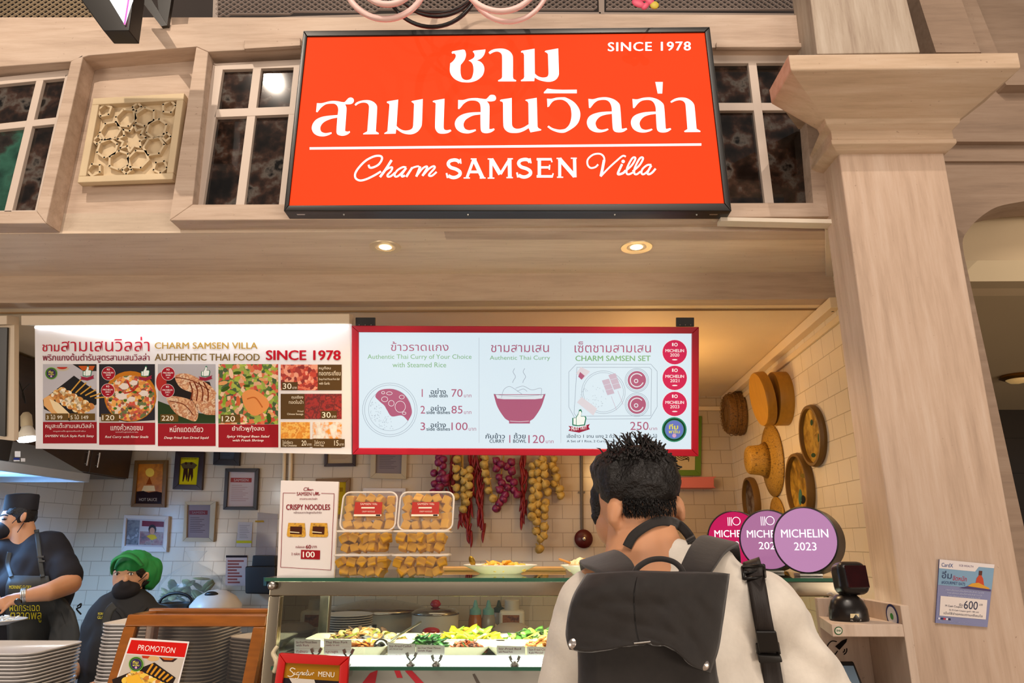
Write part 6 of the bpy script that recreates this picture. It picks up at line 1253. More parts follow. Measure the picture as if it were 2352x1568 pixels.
# promotion sheet on the slanted glass
nrm = (fpnt(1, zt)-fpnt(0, zt)).cross(fpnt(0, zt)-fpnt(0, zt-.2)).normalized()
if nrm.y > 0: nrm = -nrm
pp = Pl(fpnt(xw, zt-.1)+nrm*.003, nrm)
t = thing('promotion_sheet', 'promotion poster with red heading taped to the slanted glass', 'poster', pp.at(350, 1568))
g = PG(); g.col('ece6e4').pf(pp, [(299, 1464), (435, 1473), (381, 1690), (230, 1670)]); g.col('d41a14').pf(pp, [(302, 1469), (431, 1477), (424, 1509), (291, 1500)], .0006)
g.col('fff2ee'); vs, fs = tmesh('PROMOTION', 0, .12); xa = min(p[0] for p in vs); xb = max(p[0] for p in vs)
ya = min(p[1] for p in vs); yb_ = max(p[1] for p in vs)
g.add([pp.at(316+(x-xa)/(xb-xa)*86-(y-ya)/(yb_-ya)*-2, 1493-(y-ya)/(yb_-ya)*13+(x-xa)/(xb-xa)*7, .0012) for x, y in vs], fs)
g.col('c9beb2').pf(pp, [(290, 1502), (423, 1511), (376, 1680), (236, 1660)], .0006)
keep = bp; bp = pp
g.col('c03a20').pf(bp, [(326, 1505), (345, 1506), (340, 1512), (328, 1511)], .0012); g.col('d8b078').pe(bp, 352, 1512, 14, 6, .001); g.col('3a2420').pf(bp, [(366, 1509), (408, 1512), (398, 1520), (375, 1519)], .0012); g.col('c8642a').pf(bp, [(370, 1509.5), (402, 1512), (394, 1516), (378, 1515)], .0014)
g.col('2a201c').pf(bp, [(258, 1560), (355, 1521), (404, 1556), (372, 1620), (270, 1620)], .0014)
for k in range(6): g.col('d8952a').ribbon(bp, [(338+k*9, 1545+k*4), (352+k*9, 1524+k*6)], 4.5, .002)
for k in range(7):
    for j in range(3): g.col(F_SATAY if (j+k) % 2 else 'f0c850').pe(bp, 312+k*10-j*10, 1545+k*5+j*9, 12, 9, .0024+.00005*k)
g.col('f0b838').pf(bp, [(290, 1556), (318, 1548), (350, 1600), (300, 1610)], .0034)
green_badge(g, 314, 1525, 17, .004); bp = keep
g.done('print', t)

# stacks of melamine trays
M_TRAY = mat('melamine', 'cdc8c6', .3); TW, TD = .40, .30
def tray_mesh(w, d):
    g = G(); loft(g, [rrect(w*.86, d*.82, .04, 0), rrect(w*.97, d*.96, .05, .016), rrect(w, d, .052, .019), rrect(w, d, .052, .0225), rrect(w*.985, d*.98, .05, .0225), rrect(w*.955, d*.94, .046, .016), rrect(w*.85, d*.81, .038, .004)]); return g.build('serving_tray', M_TRAY, None, smooth='auto')
def stack(cx, cy, ztop, w, d, rz, lab, grp, toplab, dz=.0112, zmin=ZC):
    n = int((ztop-.0225-zmin)/dz)+1; o0 = tray_mesh(w, d)
    for k in range(n):
        o = o0 if k == 0 else o0.copy()
        if k: COL.objects.link(o)
        o.location = (cx+rf.uniform(-.002, .002), cy+rf.uniform(-.0015, .0015), zmin+k*dz); o.rotation_euler = (0, 0, rz+rf.uniform(-.004, .004))
        tag(o, toplab if k == n-1 else lab, 'tray', grp)
stack(-1.59-.2, 2.385+.15, 1.203, TW, TD, 0, 'grey white tray in the low stack in the bottom left corner', 'trays stacked in the bottom left corner', 'topmost open tray of the bottom left stack, in front of the chef')
s2 = P(222, 1436, 2.485); stack(s2.x+.2, 2.485+.15, s2.z+.01, TW, TD, 0, 'tray in the tall stack beside the orange wooden case', 'trays stacked behind the wooden case', 'topmost tray of the tall stack left of the wooden case')
stack(-.89, 2.70, 1.225, .30, .24, R(62), 'tray in the slanted stack seen through the wooden case glass', 'trays stacked askew behind the wooden case', 'topmost tray of the slanted stack behind the wooden case')

# scanner stand on the right
M_WW = plaster('whitewashed_board', 'cdb7a4', 'dccabb', 'b39a86', 'z')
t = thing('scanner_stand', 'whitewashed wooden stand holding the scanner beside the column', 'stand', (.98, 1.97, ZC))
fr, bk = 1.86, 2.05; xs = P(2068, 1395, fr).x; xl = P(1877, 1380, bk).x; ztp = P(2068, 1390, fr).z
g = G(); g.span((xs, fr, ZC), (xs+.022, bk+.02, ztp)); g.build('side_panel', M_WW, t, bevel=.002)
g = G(); g.span((xl, bk, ZC), (xs, bk+.018, P(1940, 1373, bk).z)); g.build('back_panel', M_WW, t, bevel=.002)
zs = P(1960, 1432, fr+.01).z; zs2 = P(1960, 1461, fr+.01).z; xsl = P(1910, 1440, fr).x
g = G(); g.prism([(xsl, fr, zs2), (xs, fr, zs2), (xs, bk, zs2), (xl, bk, zs2)], (0, 0, zs-zs2)); g.build('shelf', M_WW, t, bevel=.002)
ps = YP(fr-.0012); g = PG(); g.col('1d5a32').pe(ps, 1926, 1448, 9.5); g.col('dcd6c4').pe(ps, 1926, 1448, 7.5, off=.0004); g.col('1d5a32'); T(g, ps, 'SHA', 1921, 1445, 1931, 1450, .0008, .02); g.done('green_sticker', t)
px_ = Pl((xs-.001, 0, 0), (-1, 0, 0)); g = PG(); cst = px_.at(2049, 1415)
def dsk(r, c, o, ry=1):
    g.col(c); g.flat([cst+Vector((-o, r*math.cos(R(a)), r*ry*math.sin(R(a)))) for a in range(0, 360, 12)])
dsk(.030, '3a3f6e', 0); dsk(.024, 'e4e4ea', .0005); dsk(.008, '4a9a4a', .001); g.done('round_sticker', t)
pk = YP(bk-.0012); g = PG(); g.col('1a1412')
g.pf(pk, [(1935, 1470), (1946, 1466), (1944, 1474), (1928, 1492), (1918, 1484)], .0004); g.ribbon(pk, [(1922, 1473), (1910, 1472), (1901, 1482), (1901, 1495), (1908, 1504), (1916, 1504), (1924, 1494)], 2.4, .0004)
for r in (6, 11): g.ring(pk, 1934, 1492, r, r, 2.4, .0004, 14, -20, 70)
g.done('contactless_icon', t)
t = thing('payment_terminal', 'dark card terminal with a grey screen at the bottom right', 'payment terminal', P(1945, 1540, 1.95))
a = P(1905, 1516, 1.97); b = P(1960, 1516, 1.97); dz_ = Vector((0, -.09, -.16)); 
g = G(); g.prism([a, b, b+dz_+Vector((.012, 0, 0)), a+dz_-Vector((.012, 0, 0))], (0, .02, -.02)); g.build('body', M_BPL, t, bevel=.005)
nn = (b-a).cross(dz_).normalized(); nn = nn if nn.y < 0 else -nn; e = nn*.004
g = G(); g.prism([a+dz_*.08+Vector((.006, 0, 0))+e*.2, b+dz_*.08-Vector((.006, 0, 0))+e*.2, b+dz_*.9+e*.2, a+dz_*.9+e*.2], e*.5); g.build('screen', mat('terminal_screen', '5f6e7a', .15, emit=.12, ecol='7a8a98'), t)
g = G(); g.span((a.x, 1.93, ZC), (b.x, 2.04, 1.16)); g.build('stand', M_BPL, t)
t = thing('barcode_scanner', 'black desktop barcode scanner with a dark red window on its stand', 'scanner', Vector((P(1955, 1432, 1.93).x, 1.95, zs)))
c = Vector((P(1952, 1432, 1.945).x, 1.945, zs)); M_SC = mat('scanner_black', '1d1816', .28)
g = G(); g.lathe([(.048, 0), (.050, .004), (.048, .03), (.040, .05), (.026, .063), (.0, .066)], c, 36, sx=1, sy=.85); g.build('base', M_SC, t, smooth=True)
g = G(); g.lathe([(.018, .055), (.016, .085)], c, 16); g.build('neck', M_SC, t, smooth=True)
hc = P(1952, 1328, 1.945)
g = G(); g.box(hc, (.078, .07, .084), (R(-8), 0, 0)); o = g.build('head', M_SC, t, bevel=.022, seg=5)
fpz = Matrix.Translation(hc) @ Euler((R(-8), 0, 0)).to_matrix().to_4x4()
g = G(); g.box((0, 0, 0), (.056, .004, .056)); o = g.build('window', mat('scanner_window', '2a0608', .08, var=.4, scale=40), None, bevel=.0015); o.data.transform(fpz @ Matrix.Translation((.004, -.0345, .002))); par(o, t)
psn = Pl((0, 1.9035, 0), (0, -1, 0)); g = PG(); g.col('d8c8a0').pr(psn, 1953, 1409, 1973, 1419); g.col('c8c0b8'); T(g, psn, 'Honeywell', 1954, 1422, 1978, 1427, 0, .02); g.done('label', t)
t = thing('charging_cable', 'short grey cable resting on the stand behind the scanner', 'cable', P(1902, 1372, 2.06)); g = G(); g.tube(crv([P(1900, 1364, 2.06), P(1908, 1362, 2.055), P(1914, 1370, 2.06), P(1905, 1371, 2.06)]), .003, 6); g.build('flex', mat('grey_flex', 'b5aca4', .4), t)
# poster on the column
t = thing('column_poster', 'small blue payment poster stuck on the column at the lower right', 'poster', P(2215, 1432, 2.29))
pq = YP(2.2925); Q4 = [(2158, 1284), (2284, 1296), (2268, 1440), (2149, 1430)]
def QX(a, b): return tuple(Q4[0][k]*(1-a)*(1-b)+Q4[1][k]*a*(1-b)+Q4[2][k]*a*b+Q4[3][k]*(1-a)*b for k in (0, 1))
g = G(); g.slab(2.293, Q4, .004); g.build('sheet', mat('poster_blue', '565b92', .35), t)
g = PG(rough=.35)
def qf(c, pts, o): g.col(c).pf(pq, [QX(*p) for p in pts], o)
def qt(s, a0, b0, a1, b1, c, bo=.01, o=.0012):
    g.col(c); vs, fs = tmesh(s, 0); xa = min(p[0] for p in vs); xb = max(p[0] for p in vs); ya = min(p[1] for p in vs); yb = max(p[1] for p in vs)
    g.add([pq.at(*QX(a0+(x-xa)/(xb-xa)*(a1-a0), b1+(y-ya)/(yb-ya)*(b0-b1)), o) for x, y in vs], fs)
qf('7ea2bf', [(0, 0), (1, 0), (1, .4), (0, .4)], .0003); qf('e4dad8', [(0, 0), (1, 0), (1, .06), (.72, .06), (.66, .14), (0, .14)], .0006)
qt('CardX', .04, .05, .25, .11, '2a4a8a', .03); qt('SCB WEALTH', .36, .05, .62, .08, '7a6a8a'); qt('อิ่ม', .06, .17, .24, .29, '23305a', .03); qt('จัดหนัก', .26, .23, .52, .31, 'c01a3a', .03); qt('#GOURMET EATS', .06, .33, .5, .38, '3a4a7a')
qf('c2441e', [(.7, .24), (.76, .16), (.82, .24), (.86, .38), (.68, .38)], .001); qf('5a2a1a', [(.73, .12), (.79, .12), (.79, .19), (.73, .19)], .0013); qf('d89a2a', [(.5, .41), (.62, .33), (.74, .31), (.95, .38), (.95, .42)], .0014); qf('4a3a6a', [(.4, .42), (.55, .38), (.98, .40), (.98, .43)], .0016)
for k in range(3): qt('รายละเอียดและเงื่อนไขการรับสิทธิ์ CardX', .14+.03*k, .45+.045*k, .86-.03*k, .475+.045*k, 'c8cce4', 0)
qf('e8dcd6', [(.06, .57), (.94, .57), (.95, .88), (.06, .88)], .0006); qt('รับ', .42, .66, .49, .70, '22284a'); qt('600', .51, .61, .77, .74, '1c2246', .04); qt('บาท', .80, .64, .86, .67, '22284a'); qt('M Cash Coupon', .16, .70, .48, .74, '22284a'); qt('รับ M Cash Coupon มูลค่า 100 บาท', .24, .76, .8, .795, '22284a'); qt('เมื่อใช้จ่ายครบตามเงื่อนไข', .14, .81, .88, .85, '22284a')
for k in range(5): qf(('d8d8e8', '23305a', 'c02a3a', 'e0d8e0', '2a2a4a')[k], [(.04+.05*k, .91), (.08+.05*k, .91), (.08+.05*k, .94), (.04+.05*k, .94)], .001)
qt('สอบถามข้อมูลเพิ่มเติม', .04, .955, .6, .97, 'b0b4d8', 0); g.done('print', t)
# ------------------------------------------------------------------ people
from mathutils.bvhtree import BVHTree
def skin(name, c):
    m = mat(name, c, .5, var=.08, scale=14); b = m.node_tree.nodes['Principled BSDF']; b.inputs['Subsurface Weight'].default_value = .12; b.inputs['Subsurface Radius'].default_value = (.012, .004, .002); return m
SK1, SK2, SK3 = skin('skin_warm', 'd69a72'), skin('skin_tan', 'c48a62'), skin('skin_pale', 'cf9c7a')
def tree(o): me = o.data; return BVHTree.FromPolygons([v.co for v in me.vertices], [tuple(p.vertices) for p in me.polygons])
def hit(trees, u, v, off=.004, back=3):
    d = ray(u, v).normalized(); best = None
    for t in trees:
        h = t.ray_cast(CAM, d)
        if h[0] is not None and (best is None or h[3] < best): best = h[3]
    return None if best is None else CAM+d*(best-off)
def band(name, trees, path, wpx, m, parent, off=.006, th=.004, n=8, lift=None):
    """a strap lying on the surfaces behind the given photo path"""
    c = crv([(p[0], p[1], 0) for p in path], n); N = len(c); L = []; last = None
    for i, p in enumerate(c):
        tg = (c[min(i+1, N-1)]-c[max(i-1, 0)]).normalized(); nn = Vector((-tg.y, tg.x, 0)); w_ = wpx[0]+(wpx[1]-wpx[0])*i/(N-1) if isinstance(wpx, tuple) else wpx
        row = []
        for k in (-1, -.5, 0, .5, 1):
            q = p+nn*w_/2*k; h = hit(trees, q.x, q.y, off)
            row.append((h, q))
        ds = [(h-CAM).length for h, q in row if h is not None]; dm = (sum(ds)/len(ds)) if ds else (last or 3.4)
        last = dm; L.append([CAM+ray(q.x, q.y).normalized()*((dm*.6+(h-CAM).length*.4) if h is not None else dm) for h, q in row])
    g = G(); vs = []
    for r_ in L: vs += r_
    g.add(vs, [(i*5+k, i*5+k+1, i*5+6+k, i*5+5+k) for i in range(N-1) for k in range(4)])
    o = g.build(name, m, None, smooth=True); s = o.modifiers.new('s', 'SOLIDIFY'); s.thickness = th; s.offset = 0
    if parent: par(o, parent)
    return o
def wrinkle(amp, sx, sy, sz, seed=0):
    def f(co, n):
        return amp*noise.noise(Vector((co.x*sx, co.y*sy, co.z*sz+seed)))+amp*.5*noise.noise(Vector((co.x*sx*2.3, co.y*sy*2.3, co.z*sz*2.3+seed+5)))
    return f
def eye(g, c, r, ax=(0, -1, 0)): g.ell(c, (r, r*.8, r*.62), 12)
def fingers(base, dirs, n0, L, r):
    """five fingers rooted in the palm: list of (root, dir, curl)"""
    out = []
    for (p, d, cu, s) in dirs:
        p = Vector(p); d = Vector(d).normalized(); cu = Vector(cu); a = p
        for k, f in enumerate((.42, .33, .25)):
            b = a+(d+cu*k*.55).normalized()*L*f*s; out.append(('c', a, r*(1-.12*k), b, r*(1-.12*(k+1)))); a = b
    return out

# ---- customer seen from behind
X_ = .262
man = thing('person', 'customer seen from behind in a white T-shirt, dark hair, head bowed over the counter', 'person', (X_, 1.42, 0))
hc = Vector((.236, 1.445, 1.642))
body = [('e', hc, (.078, .098, .098), (-.35, 0, 0)), ('e', (.212, 1.500, 1.585), (.058, .060, .062)), ('e', (.198, 1.555, 1.60), (.012, .02, .016)), ('c', (.240, 1.402, 1.47), .070, (.238, 1.435, 1.62), .060),
        ('c', (.246, 1.398, 1.515), .052, (.37, 1.39, 1.46), .045), ('c', (.230, 1.402, 1.50), .052, (.13, 1.41, 1.45), .045), ('e', (.28, 1.42, 1.33), (.15, .09, .18)), ('c', (.276, 1.397, 1.505), .050, (.246, 1.43, 1.60), .050), ('c', (.208, 1.402, 1.495), .05, (.228, 1.43, 1.60), .05),
        ('c', (.28, 1.42, 1.3), .12, (.28, 1.42, .98), .12), ('c', (.48, 1.40, 1.39), .05, (.575, 1.45, 1.17), .045), ('c', (.575, 1.45, 1.17), .044, (.42, 1.66, 1.10), .03),
        ('c', (.12, 1.42, 1.39), .05, (.085, 1.47, 1.16), .045), ('c', (.085, 1.47, 1.16), .044, (.16, 1.68, 1.10), .03), ('e', (.39, 1.70, 1.10), (.03, .04, .016)), ('e', (.185, 1.72, 1.10), (.03, .04, .016)),
        ('c', (.21, 1.43, .95), .085, (.20, 1.42, .5), .06), ('c', (.20, 1.42, .5), .058, (.20, 1.40, .08), .04), ('c', (.35, 1.43, .95), .085, (.36, 1.42, .5), .06), ('c', (.36, 1.42, .5), .058, (.36, 1.40, .08), .04)]
el = P(1408, 1174, 1.372); er = P(1563, 1169, 1.43)
body += [('e', el, (.009, .017, .028), (.1, .1, .9)), ('e', el+Vector((.002, .004, -.022)), (.008, .01, .012)), ('e', er, (.010, .018, .028), (.1, -.1, -.2)), ('e', er+Vector((-.002, .008, -.022)), (.007, .01, .012))]
for hx, s in ((.39, 1), (.185, -1)):
    body += fingers(None, [((hx-.02*s+.013*i*s, 1.735, 1.10), (.02*(i-1.5)*s, 1, -.1), (0, -.1, -.5), (.8, 1, .95, .75)[i]) for i in range(4)]+[((hx-s*.028, 1.70, 1.10), (-s*.6, .8, -.1), (0, 0, -.2), .8)], 5, .075, .0085)
bd = blob('body', body, .007, SK1, man, 2)
g = G()
for dx in (-.028, .022): g.ell((.198+dx, 1.548, 1.625), (.010, .006, .007), 10)
g.build('eyes', mat('eye_white', 'e8e2da', .2), man, smooth=True)
shirt = [('e', (.285, 1.405, 1.335), (.185, .108, .19)), ('c', (.125, 1.405, 1.425), .062, (.455, 1.385, 1.428), .068), ('c', (.205, 1.40, 1.478), .050, (.40, 1.388, 1.455), .062), ('c', (.205, 1.40, 1.478), .048, (.13, 1.405, 1.44), .058), ('c', (.285, 1.392, 1.512), .050, (.37, 1.388, 1.490), .055),
         ('c', (.285, 1.41, 1.3), .155, (.285, 1.425, .94), .165), ('e', (.285, 1.41, 1.2), (.2, .13, .25)),
         ('c', (.465, 1.39, 1.415), .072, (.548, 1.43, 1.23), .080), ('c', (.125, 1.41, 1.405), .068, (.098, 1.45, 1.23), .078)]
def shw(co, n):
    f = noise.noise(Vector((co.x*9+co.z*5, co.y*6, co.z*9-co.x*12)))*.009+noise.noise(Vector((co.x*22+co.z*16, co.y*14, co.z*12-co.x*8+3)))*.005*(1+3*max(0, co.x-.42)/.15)
    return f
sh = blob('t_shirt', shirt, .008, mat('cotton_white', 'e6ddd0', .85, bump=.06, var=.04, scale=120, sheen=.2), man, 4, shw)
tr = blob('trousers', [('c', (.285, 1.425, .98), .165, (.285, 1.43, .86), .16), ('c', (.21, 1.43, .88), .098, (.20, 1.42, .5), .08), ('c', (.20, 1.42, .5), .08, (.20, 1.41, .10), .068), ('c', (.36, 1.43, .88), .098, (.36, 1.42, .5), .08), ('c', (.36, 1.42, .5), .08, (.36, 1.41, .10), .068)], .012, mat('trouser_dark', '26262c', .8), man, 3)
for x in (.20, .36):
    blob('shoe', [('e', (x, 1.46, .045), (.05, .14, .045)), ('e', (x, 1.38, .06), (.045, .06, .055)), ('b', (x, 1.45, .012), (.085, .25, .024))], .008, mat('shoe_black', '1b1a1a', .5), man, 2)
M_HAIR = mat('hair_black', '15100e', .55, var=.5, scale=60, stretch=(1, 1, 1), bump=.5, bscale=160)
def hairn(co, n): return .006*noise.noise(co*38)+.003*noise.noise(co*90)
hair = blob('hair', [('e', (.236, 1.445, 1.668), (.086, .106, .066), (-.25, 0, 0)), ('e', (.236, 1.402, 1.656), (.084, .066, .056)), ('e', (.19, 1.44, 1.686), (.045, .085, .042)), ('e', (.280, 1.44, 1.686), (.042, .085, .042)), ('e', (.170, 1.472, 1.682), (.020, .050, .044)), ('e', (.163, 1.50, 1.625), (.016, .03, .05)), ('e', (.308, 1.45, 1.668), (.018, .05, .05)), ('e', (.21, 1.52, 1.70), (.06, .05, .04))], .006, M_HAIR, man, 2, hairn)
g = G(); rh = random.Random(2)
for k in range(420):
    a = rh.uniform(0, 6.283); r = rh.random()**.5; th = r*1.25
    p = Vector((.236+.088*math.sin(th)*math.cos(a), 1.44+.10*math.sin(th)*math.sin(a), 1.67+.072*math.cos(th)-.012*math.sin(a)))
    d = Vector((rh.uniform(-.6, .6), rh.uniform(.2, 1), rh.uniform(.3, 1.1)*math.cos(th)+.1)).normalized(); L = rh.uniform(.008, .024)*(1 if th < .8 else .4)
    e = p+d*L; f = e+(d+Vector((rh.uniform(-.5, .5), .5, -.4))).normalized()*L*.5
    g.tube([p-d*.012, e, f], [.0022, .0016, .0003], 4)
for k in range(170):
    u = rh.uniform(1400, 1552); v = rh.uniform(1130, 1172); p = hit([tree(hair)], u, v, .0) if k == -1 else None
tf = g.build('hair_strands', M_HAIR, hair, smooth=True)
# short hair fading to the nape
tb = tree(bd); g = G()
for k in range(1600):
    u = 1430+rh.random()*122; v = 1126+rh.random()**1.5*58-abs(u-1478)*.07
    p = hit([tb], u, v, 0)
    if p is None: continue
    if p.y > 1.45: continue
    d = Vector((rh.uniform(-.3, .3), -.55, -1)).normalized(); g.tube([p+Vector((0, .002, .004)), p+d*.010], [.0014, .0003], 3, cap=False)
g.build('nape_hair', M_HAIR, hair)
ts = tree(sh)
M_NYL = mat('black_nylon', '211b18', .72, var=.2, scale=90, bump=.05, sheen=.25); M_WEB = mat('webbing', '2c2420', .6, var=.35, scale=60, stretch=(14, 1, .4), bump=.15)
band('camera_strap', [tb, ts], [(1440, 1256), (1457, 1228), (1494, 1203), (1528, 1196), (1560, 1206), (1580, 1226), (1590, 1244)], 22, M_NYL, man, .005, .003)
# ---- his backpack
bag = thing('backpack', 'black flap-top backpack worn by the customer in white', 'backpack', (P(1490, 1450, 1.2).x, 1.2, 1.2))
bl, brr = P(1345, 1480, 1.17).x, P(1652, 1480, 1.17).x
def bagn(co, n): return .006*noise.noise(Vector((co.x*14, co.y*8, co.z*10)))
bgo = blob('body', [('b', ((bl+brr)/2, 1.225, 1.23), ((brr-bl)*.86, .10, .40)), ('c', (bl+.035, 1.225, 1.42), .045, (bl+.035, 1.225, 1.06), .05), ('c', (brr-.035, 1.225, 1.42), .045, (brr-.035, 1.225, 1.06), .05), ('c', (bl+.05, 1.235, 1.44), .04, (brr-.05, 1.235, 1.44), .04)], .008, M_NYL, bag, 6, bagn)
# flap
top = [(1350, 1320), (1400, 1316), (1460, 1314), (1540, 1316), (1610, 1316), (1672, 1318)]
bot = [(1312, 1492), (1375, 1494), (1440, 1484), (1500, 1478), (1545, 1490), (1588, 1528), (1628, 1542)]
lef = [(1350, 1320), (1322, 1365), (1308, 1410), (1303, 1460), (1312, 1492)]; rig = [(1672, 1318), (1664, 1375), (1656, 1430), (1646, 1490), (1628, 1542)]
def along(pl_, t):
    c = crv([(p[0], p[1], 0) for p in pl_], 8); x = t*(len(c)-1); i = min(int(x), len(c)-2); return c[i].lerp(c[i+1], x-i)
NU, NV = 34, 22; vs = []
for j in range(NV+1):
    for i in range(NU+1):
        a, b = i/NU, j/NV
        p = along(lef, b)*(1-a)+along(rig, b)*a+along(top, a)*(1-b)+along(bot, a)*b-(Vector((1350, 1320, 0))*(1-a)*(1-b)+Vector((1672, 1318, 0))*a*(1-b)+Vector((1312, 1492, 0))*(1-a)*b+Vector((1628, 1542, 0))*a*b)
        Y = 1.158-.012*math.sin(math.pi*a)+.07*max(0, .22-b)**1.2*2+.03*(abs(a-.5)*2)**4
        Y += .011*noise.noise(Vector((a*5+b*1.5, b*2.2, 1)))+.005*noise.noise(Vector((a*9-b*5, b*6, 7)))+.004*math.exp(-((a-.42)*40)**2)
        vs.append(P(p.x, p.y, Y))
g = G(); g.add(vs, [(j*(NU+1)+i, j*(NU+1)+i+1, (j+1)*(NU+1)+i+1, (j+1)*(NU+1)+i) for j in range(NV) for i in range(NU)])
fl = g.build('flap', M_NYL, bag, smooth=True); s = fl.modifiers.new('s', 'SOLIDIFY'); s.thickness = .007; s.offset = 0
FT = [tree(fl)]
def on_flap(u, v, off): return hit(FT, u, v, off) or P(u, v, 1.15)
for u, v in ((1318, 1479), (1617, 1526)):
    c = on_flap(u, v, .004); g = G(); g.lathe([(.0085, 0), (.0085, .002), (.006, .004), (0, .0045)], c+Vector((0, .002, 0)), 24, (0, -1, .1)); g.build('snap_button', mat('snap_silver', 'cfc6c0', .25, .9), fl, smooth='auto')
c0, c1 = on_flap(1456, 1477, .004), on_flap(1494, 1473, .004); g = G(); g.tube([c0, c1], .0016, 8); g.build('metal_bar', mat('steel', 'b8b4ae', .3, 1), fl)
ms = [vs[j*(NU+1)+14]+Vector((0, -.004, 0)) for j in range(NV)]; g = G(); g.tube(ms, .0012, 5); g.build('seam', mat('seam_black', '120e0d', .6), fl)
hp = [P(1456, 1318, 1.19), P(1466, 1302, 1.20), P(1490, 1287, 1.21), P(1518, 1283, 1.212), P(1545, 1289, 1.21), P(1562, 1302, 1.20), P(1571, 1318, 1.19)]
g = G(); g.tube(crv(hp, 6), .0048, 10); g.build('grab_handle', M_NYL, bag, smooth=True)
def strap3(name, pts, wd, m, th=.010, par_=bag):
    """padded strap through 3D points with given half-width vectors"""
    g = G(); c = crv([p for p, w_ in pts], 6); ww = crv([w_ for p, w_ in pts], 6); vs = []
    for p, w_ in zip(c, ww): vs += [p-w_, p-w_*.5, p, p+w_*.5, p+w_]
    g.add(vs, [(i*5+k, i*5+k+1, i*5+6+k, i*5+5+k) for i in range(len(c)-1) for k in range(4)]); o = g.build(name, m, par_, smooth=True)
    s = o.modifiers.new('s', 'SOLIDIFY'); s.thickness = th; s.offset = 0; b = o.modifiers.new('b', 'BEVEL'); b.width = .003; b.segments = 2; return o
strap3('shoulder_strap', [(P(1425, 1322, 1.22), Vector((.028, 0, .0))), (P(1408, 1300, 1.27), Vector((.034, 0, .006))), (P(1382, 1284, 1.345), Vector((.034, .0, .012))), (P(1368, 1284, 1.43), Vector((.032, 0, .008))), (P(1370, 1330, 1.50), Vector((.03, 0, 0))), (P(1378, 1420, 1.53), Vector((.028, 0, 0)))], 0, M_NYL)
strap3('shoulder_strap', [(P(1592, 1322, 1.22), Vector((.027, 0, 0))), (P(1606, 1295, 1.25), Vector((.029, 0, -.003))), (P(1626, 1262, 1.31), Vector((.031, 0, -.006))), (P(1648, 1244, 1.38), Vector((.033, 0, -.008))), (P(1662, 1252, 1.45), Vector((.032, 0, -.006))), (P(1668, 1330, 1.50), Vector((.03, 0, 0))), (P(1660, 1430, 1.53), Vector((.028, 0, 0)))], 0, M_NYL)
wb = band('webbing_strap', [ts], [(1712, 1254), (1726, 1290), (1738, 1340), (1748, 1400), (1757, 1450), (1768, 1510), (1782, 1600)], (40, 44), M_WEB, bag, .007, .004)
tw = tree(wb)
def on_w(u, v, off): return hit([tw, ts], u, v, off) or P(u, v, 1.3)
g = G()
for a, b in (((1705, 1302), (1754, 1298)), ((1754, 1298), (1757, 1324)), ((1757, 1324), (1709, 1329)), ((1709, 1329), (1705, 1302)), ((1707, 1315), (1755, 1311))): g.tube([on_w(*a, .009), on_w(*b, .009)], .003, 8)
g.build('strap_slider', M_BPL, wb, smooth=True)
q = [on_w(u, v, .010) for u, v in ((1734, 1446), (1781, 1446), (1790, 1492), (1742, 1494))]; nn = (q[1]-q[0]).cross(q[3]-q[0]).normalized(); nn = nn if nn.y < 0 else -nn
g = G(); g.prism(q, nn*.007); g.build('buckle_top', M_BPL, wb, bevel=.002)
q2 = [on_w(u, v, .010) for u, v in ((1738, 1498), (1791, 1500), (1795, 1514), (1741, 1516))]; g = G(); g.prism(q2, nn*.009); g.build('buckle_bottom', M_BPL, wb, bevel=.002)
g = G()
for a, b in (((1740, 1478), (1742, 1500)), ((1785, 1476), (1789, 1500))): g.tube([on_w(*a, .011), on_w(*b, .011)], .0035, 8)
g.build('buckle_prongs', M_BPL, wb)

# ---- cook on the left, in profile
YC = 3.7
ck = thing('person', 'cook in a black hat, mask and dark apron working at the left edge', 'person', (-2.56, YC, 0))
c = P(40, 1192, YC)
def pc_(u, v, Y=YC): return P(u, v, Y)
rt = lambda a: a
cb = [('e', c+Vector((0, 0, .005)), (.080, .070, .098)), ('e', c+Vector((-.034, -.012, -.055)), (.058, .056, .056)), ('e', c+Vector((-.085, -.03, -.015)), (.014, .012, .018)), ('c', pc_(58, 1270), .064, pc_(52, 1215), .058),
      ('e', pc_(54, 1187, 3.622), (.018, .010, .030), (0, .2, 0)), ('c', pc_(45, 1268), .07, pc_(122, 1272), .06), ('e', pc_(86, 1340), (.16, .11, .26)), ('c', (-2.54, YC, 1.25), .13, (-2.54, YC, .92), .14),
      ('c', pc_(135, 1278), .06, pc_(160, 1338, 3.60), .052), ('c', pc_(160, 1340, 3.60), .054, pc_(115, 1358, 3.50), .046), ('c', pc_(115, 1358, 3.50), .046, pc_(58, 1368, 3.45), .030), ('e', pc_(38, 1375, 3.44), (.045, .022, .030)),
      ('c', pc_(-10, 1290), .06, pc_(-40, 1350, 3.6), .05), ('c', pc_(-40, 1350, 3.6), .048, pc_(-12, 1385, 3.42), .03), ('e', pc_(-10, 1390, 3.42), (.04, .025, .03)),
      ('c', (-2.64, YC, .92), .09, (-2.64, YC, .5), .065), ('c', (-2.64, YC, .5), .06, (-2.64, YC, .06), .045), ('c', (-2.46, YC, .92), .09, (-2.46, YC, .5), .065), ('c', (-2.46, YC, .5), .06, (-2.46, YC, .06), .045)]
hb = pc_(22, 1380, 3.43)
cb += fingers(None, [(hb+Vector((-.005, 0, .022-.014*i)), (-1, -.15, -.35), (.1, .15, -.35), (.95, 1, .95, .8)[i]) for i in range(4)]+[(hb+Vector((.012, -.012, -.012)), (-.5, -.3, -.9), (-.3, .1, 0), .8)], 5, .075, .0095)
cbo = blob('body', cb, .008, SK2, ck, 2)
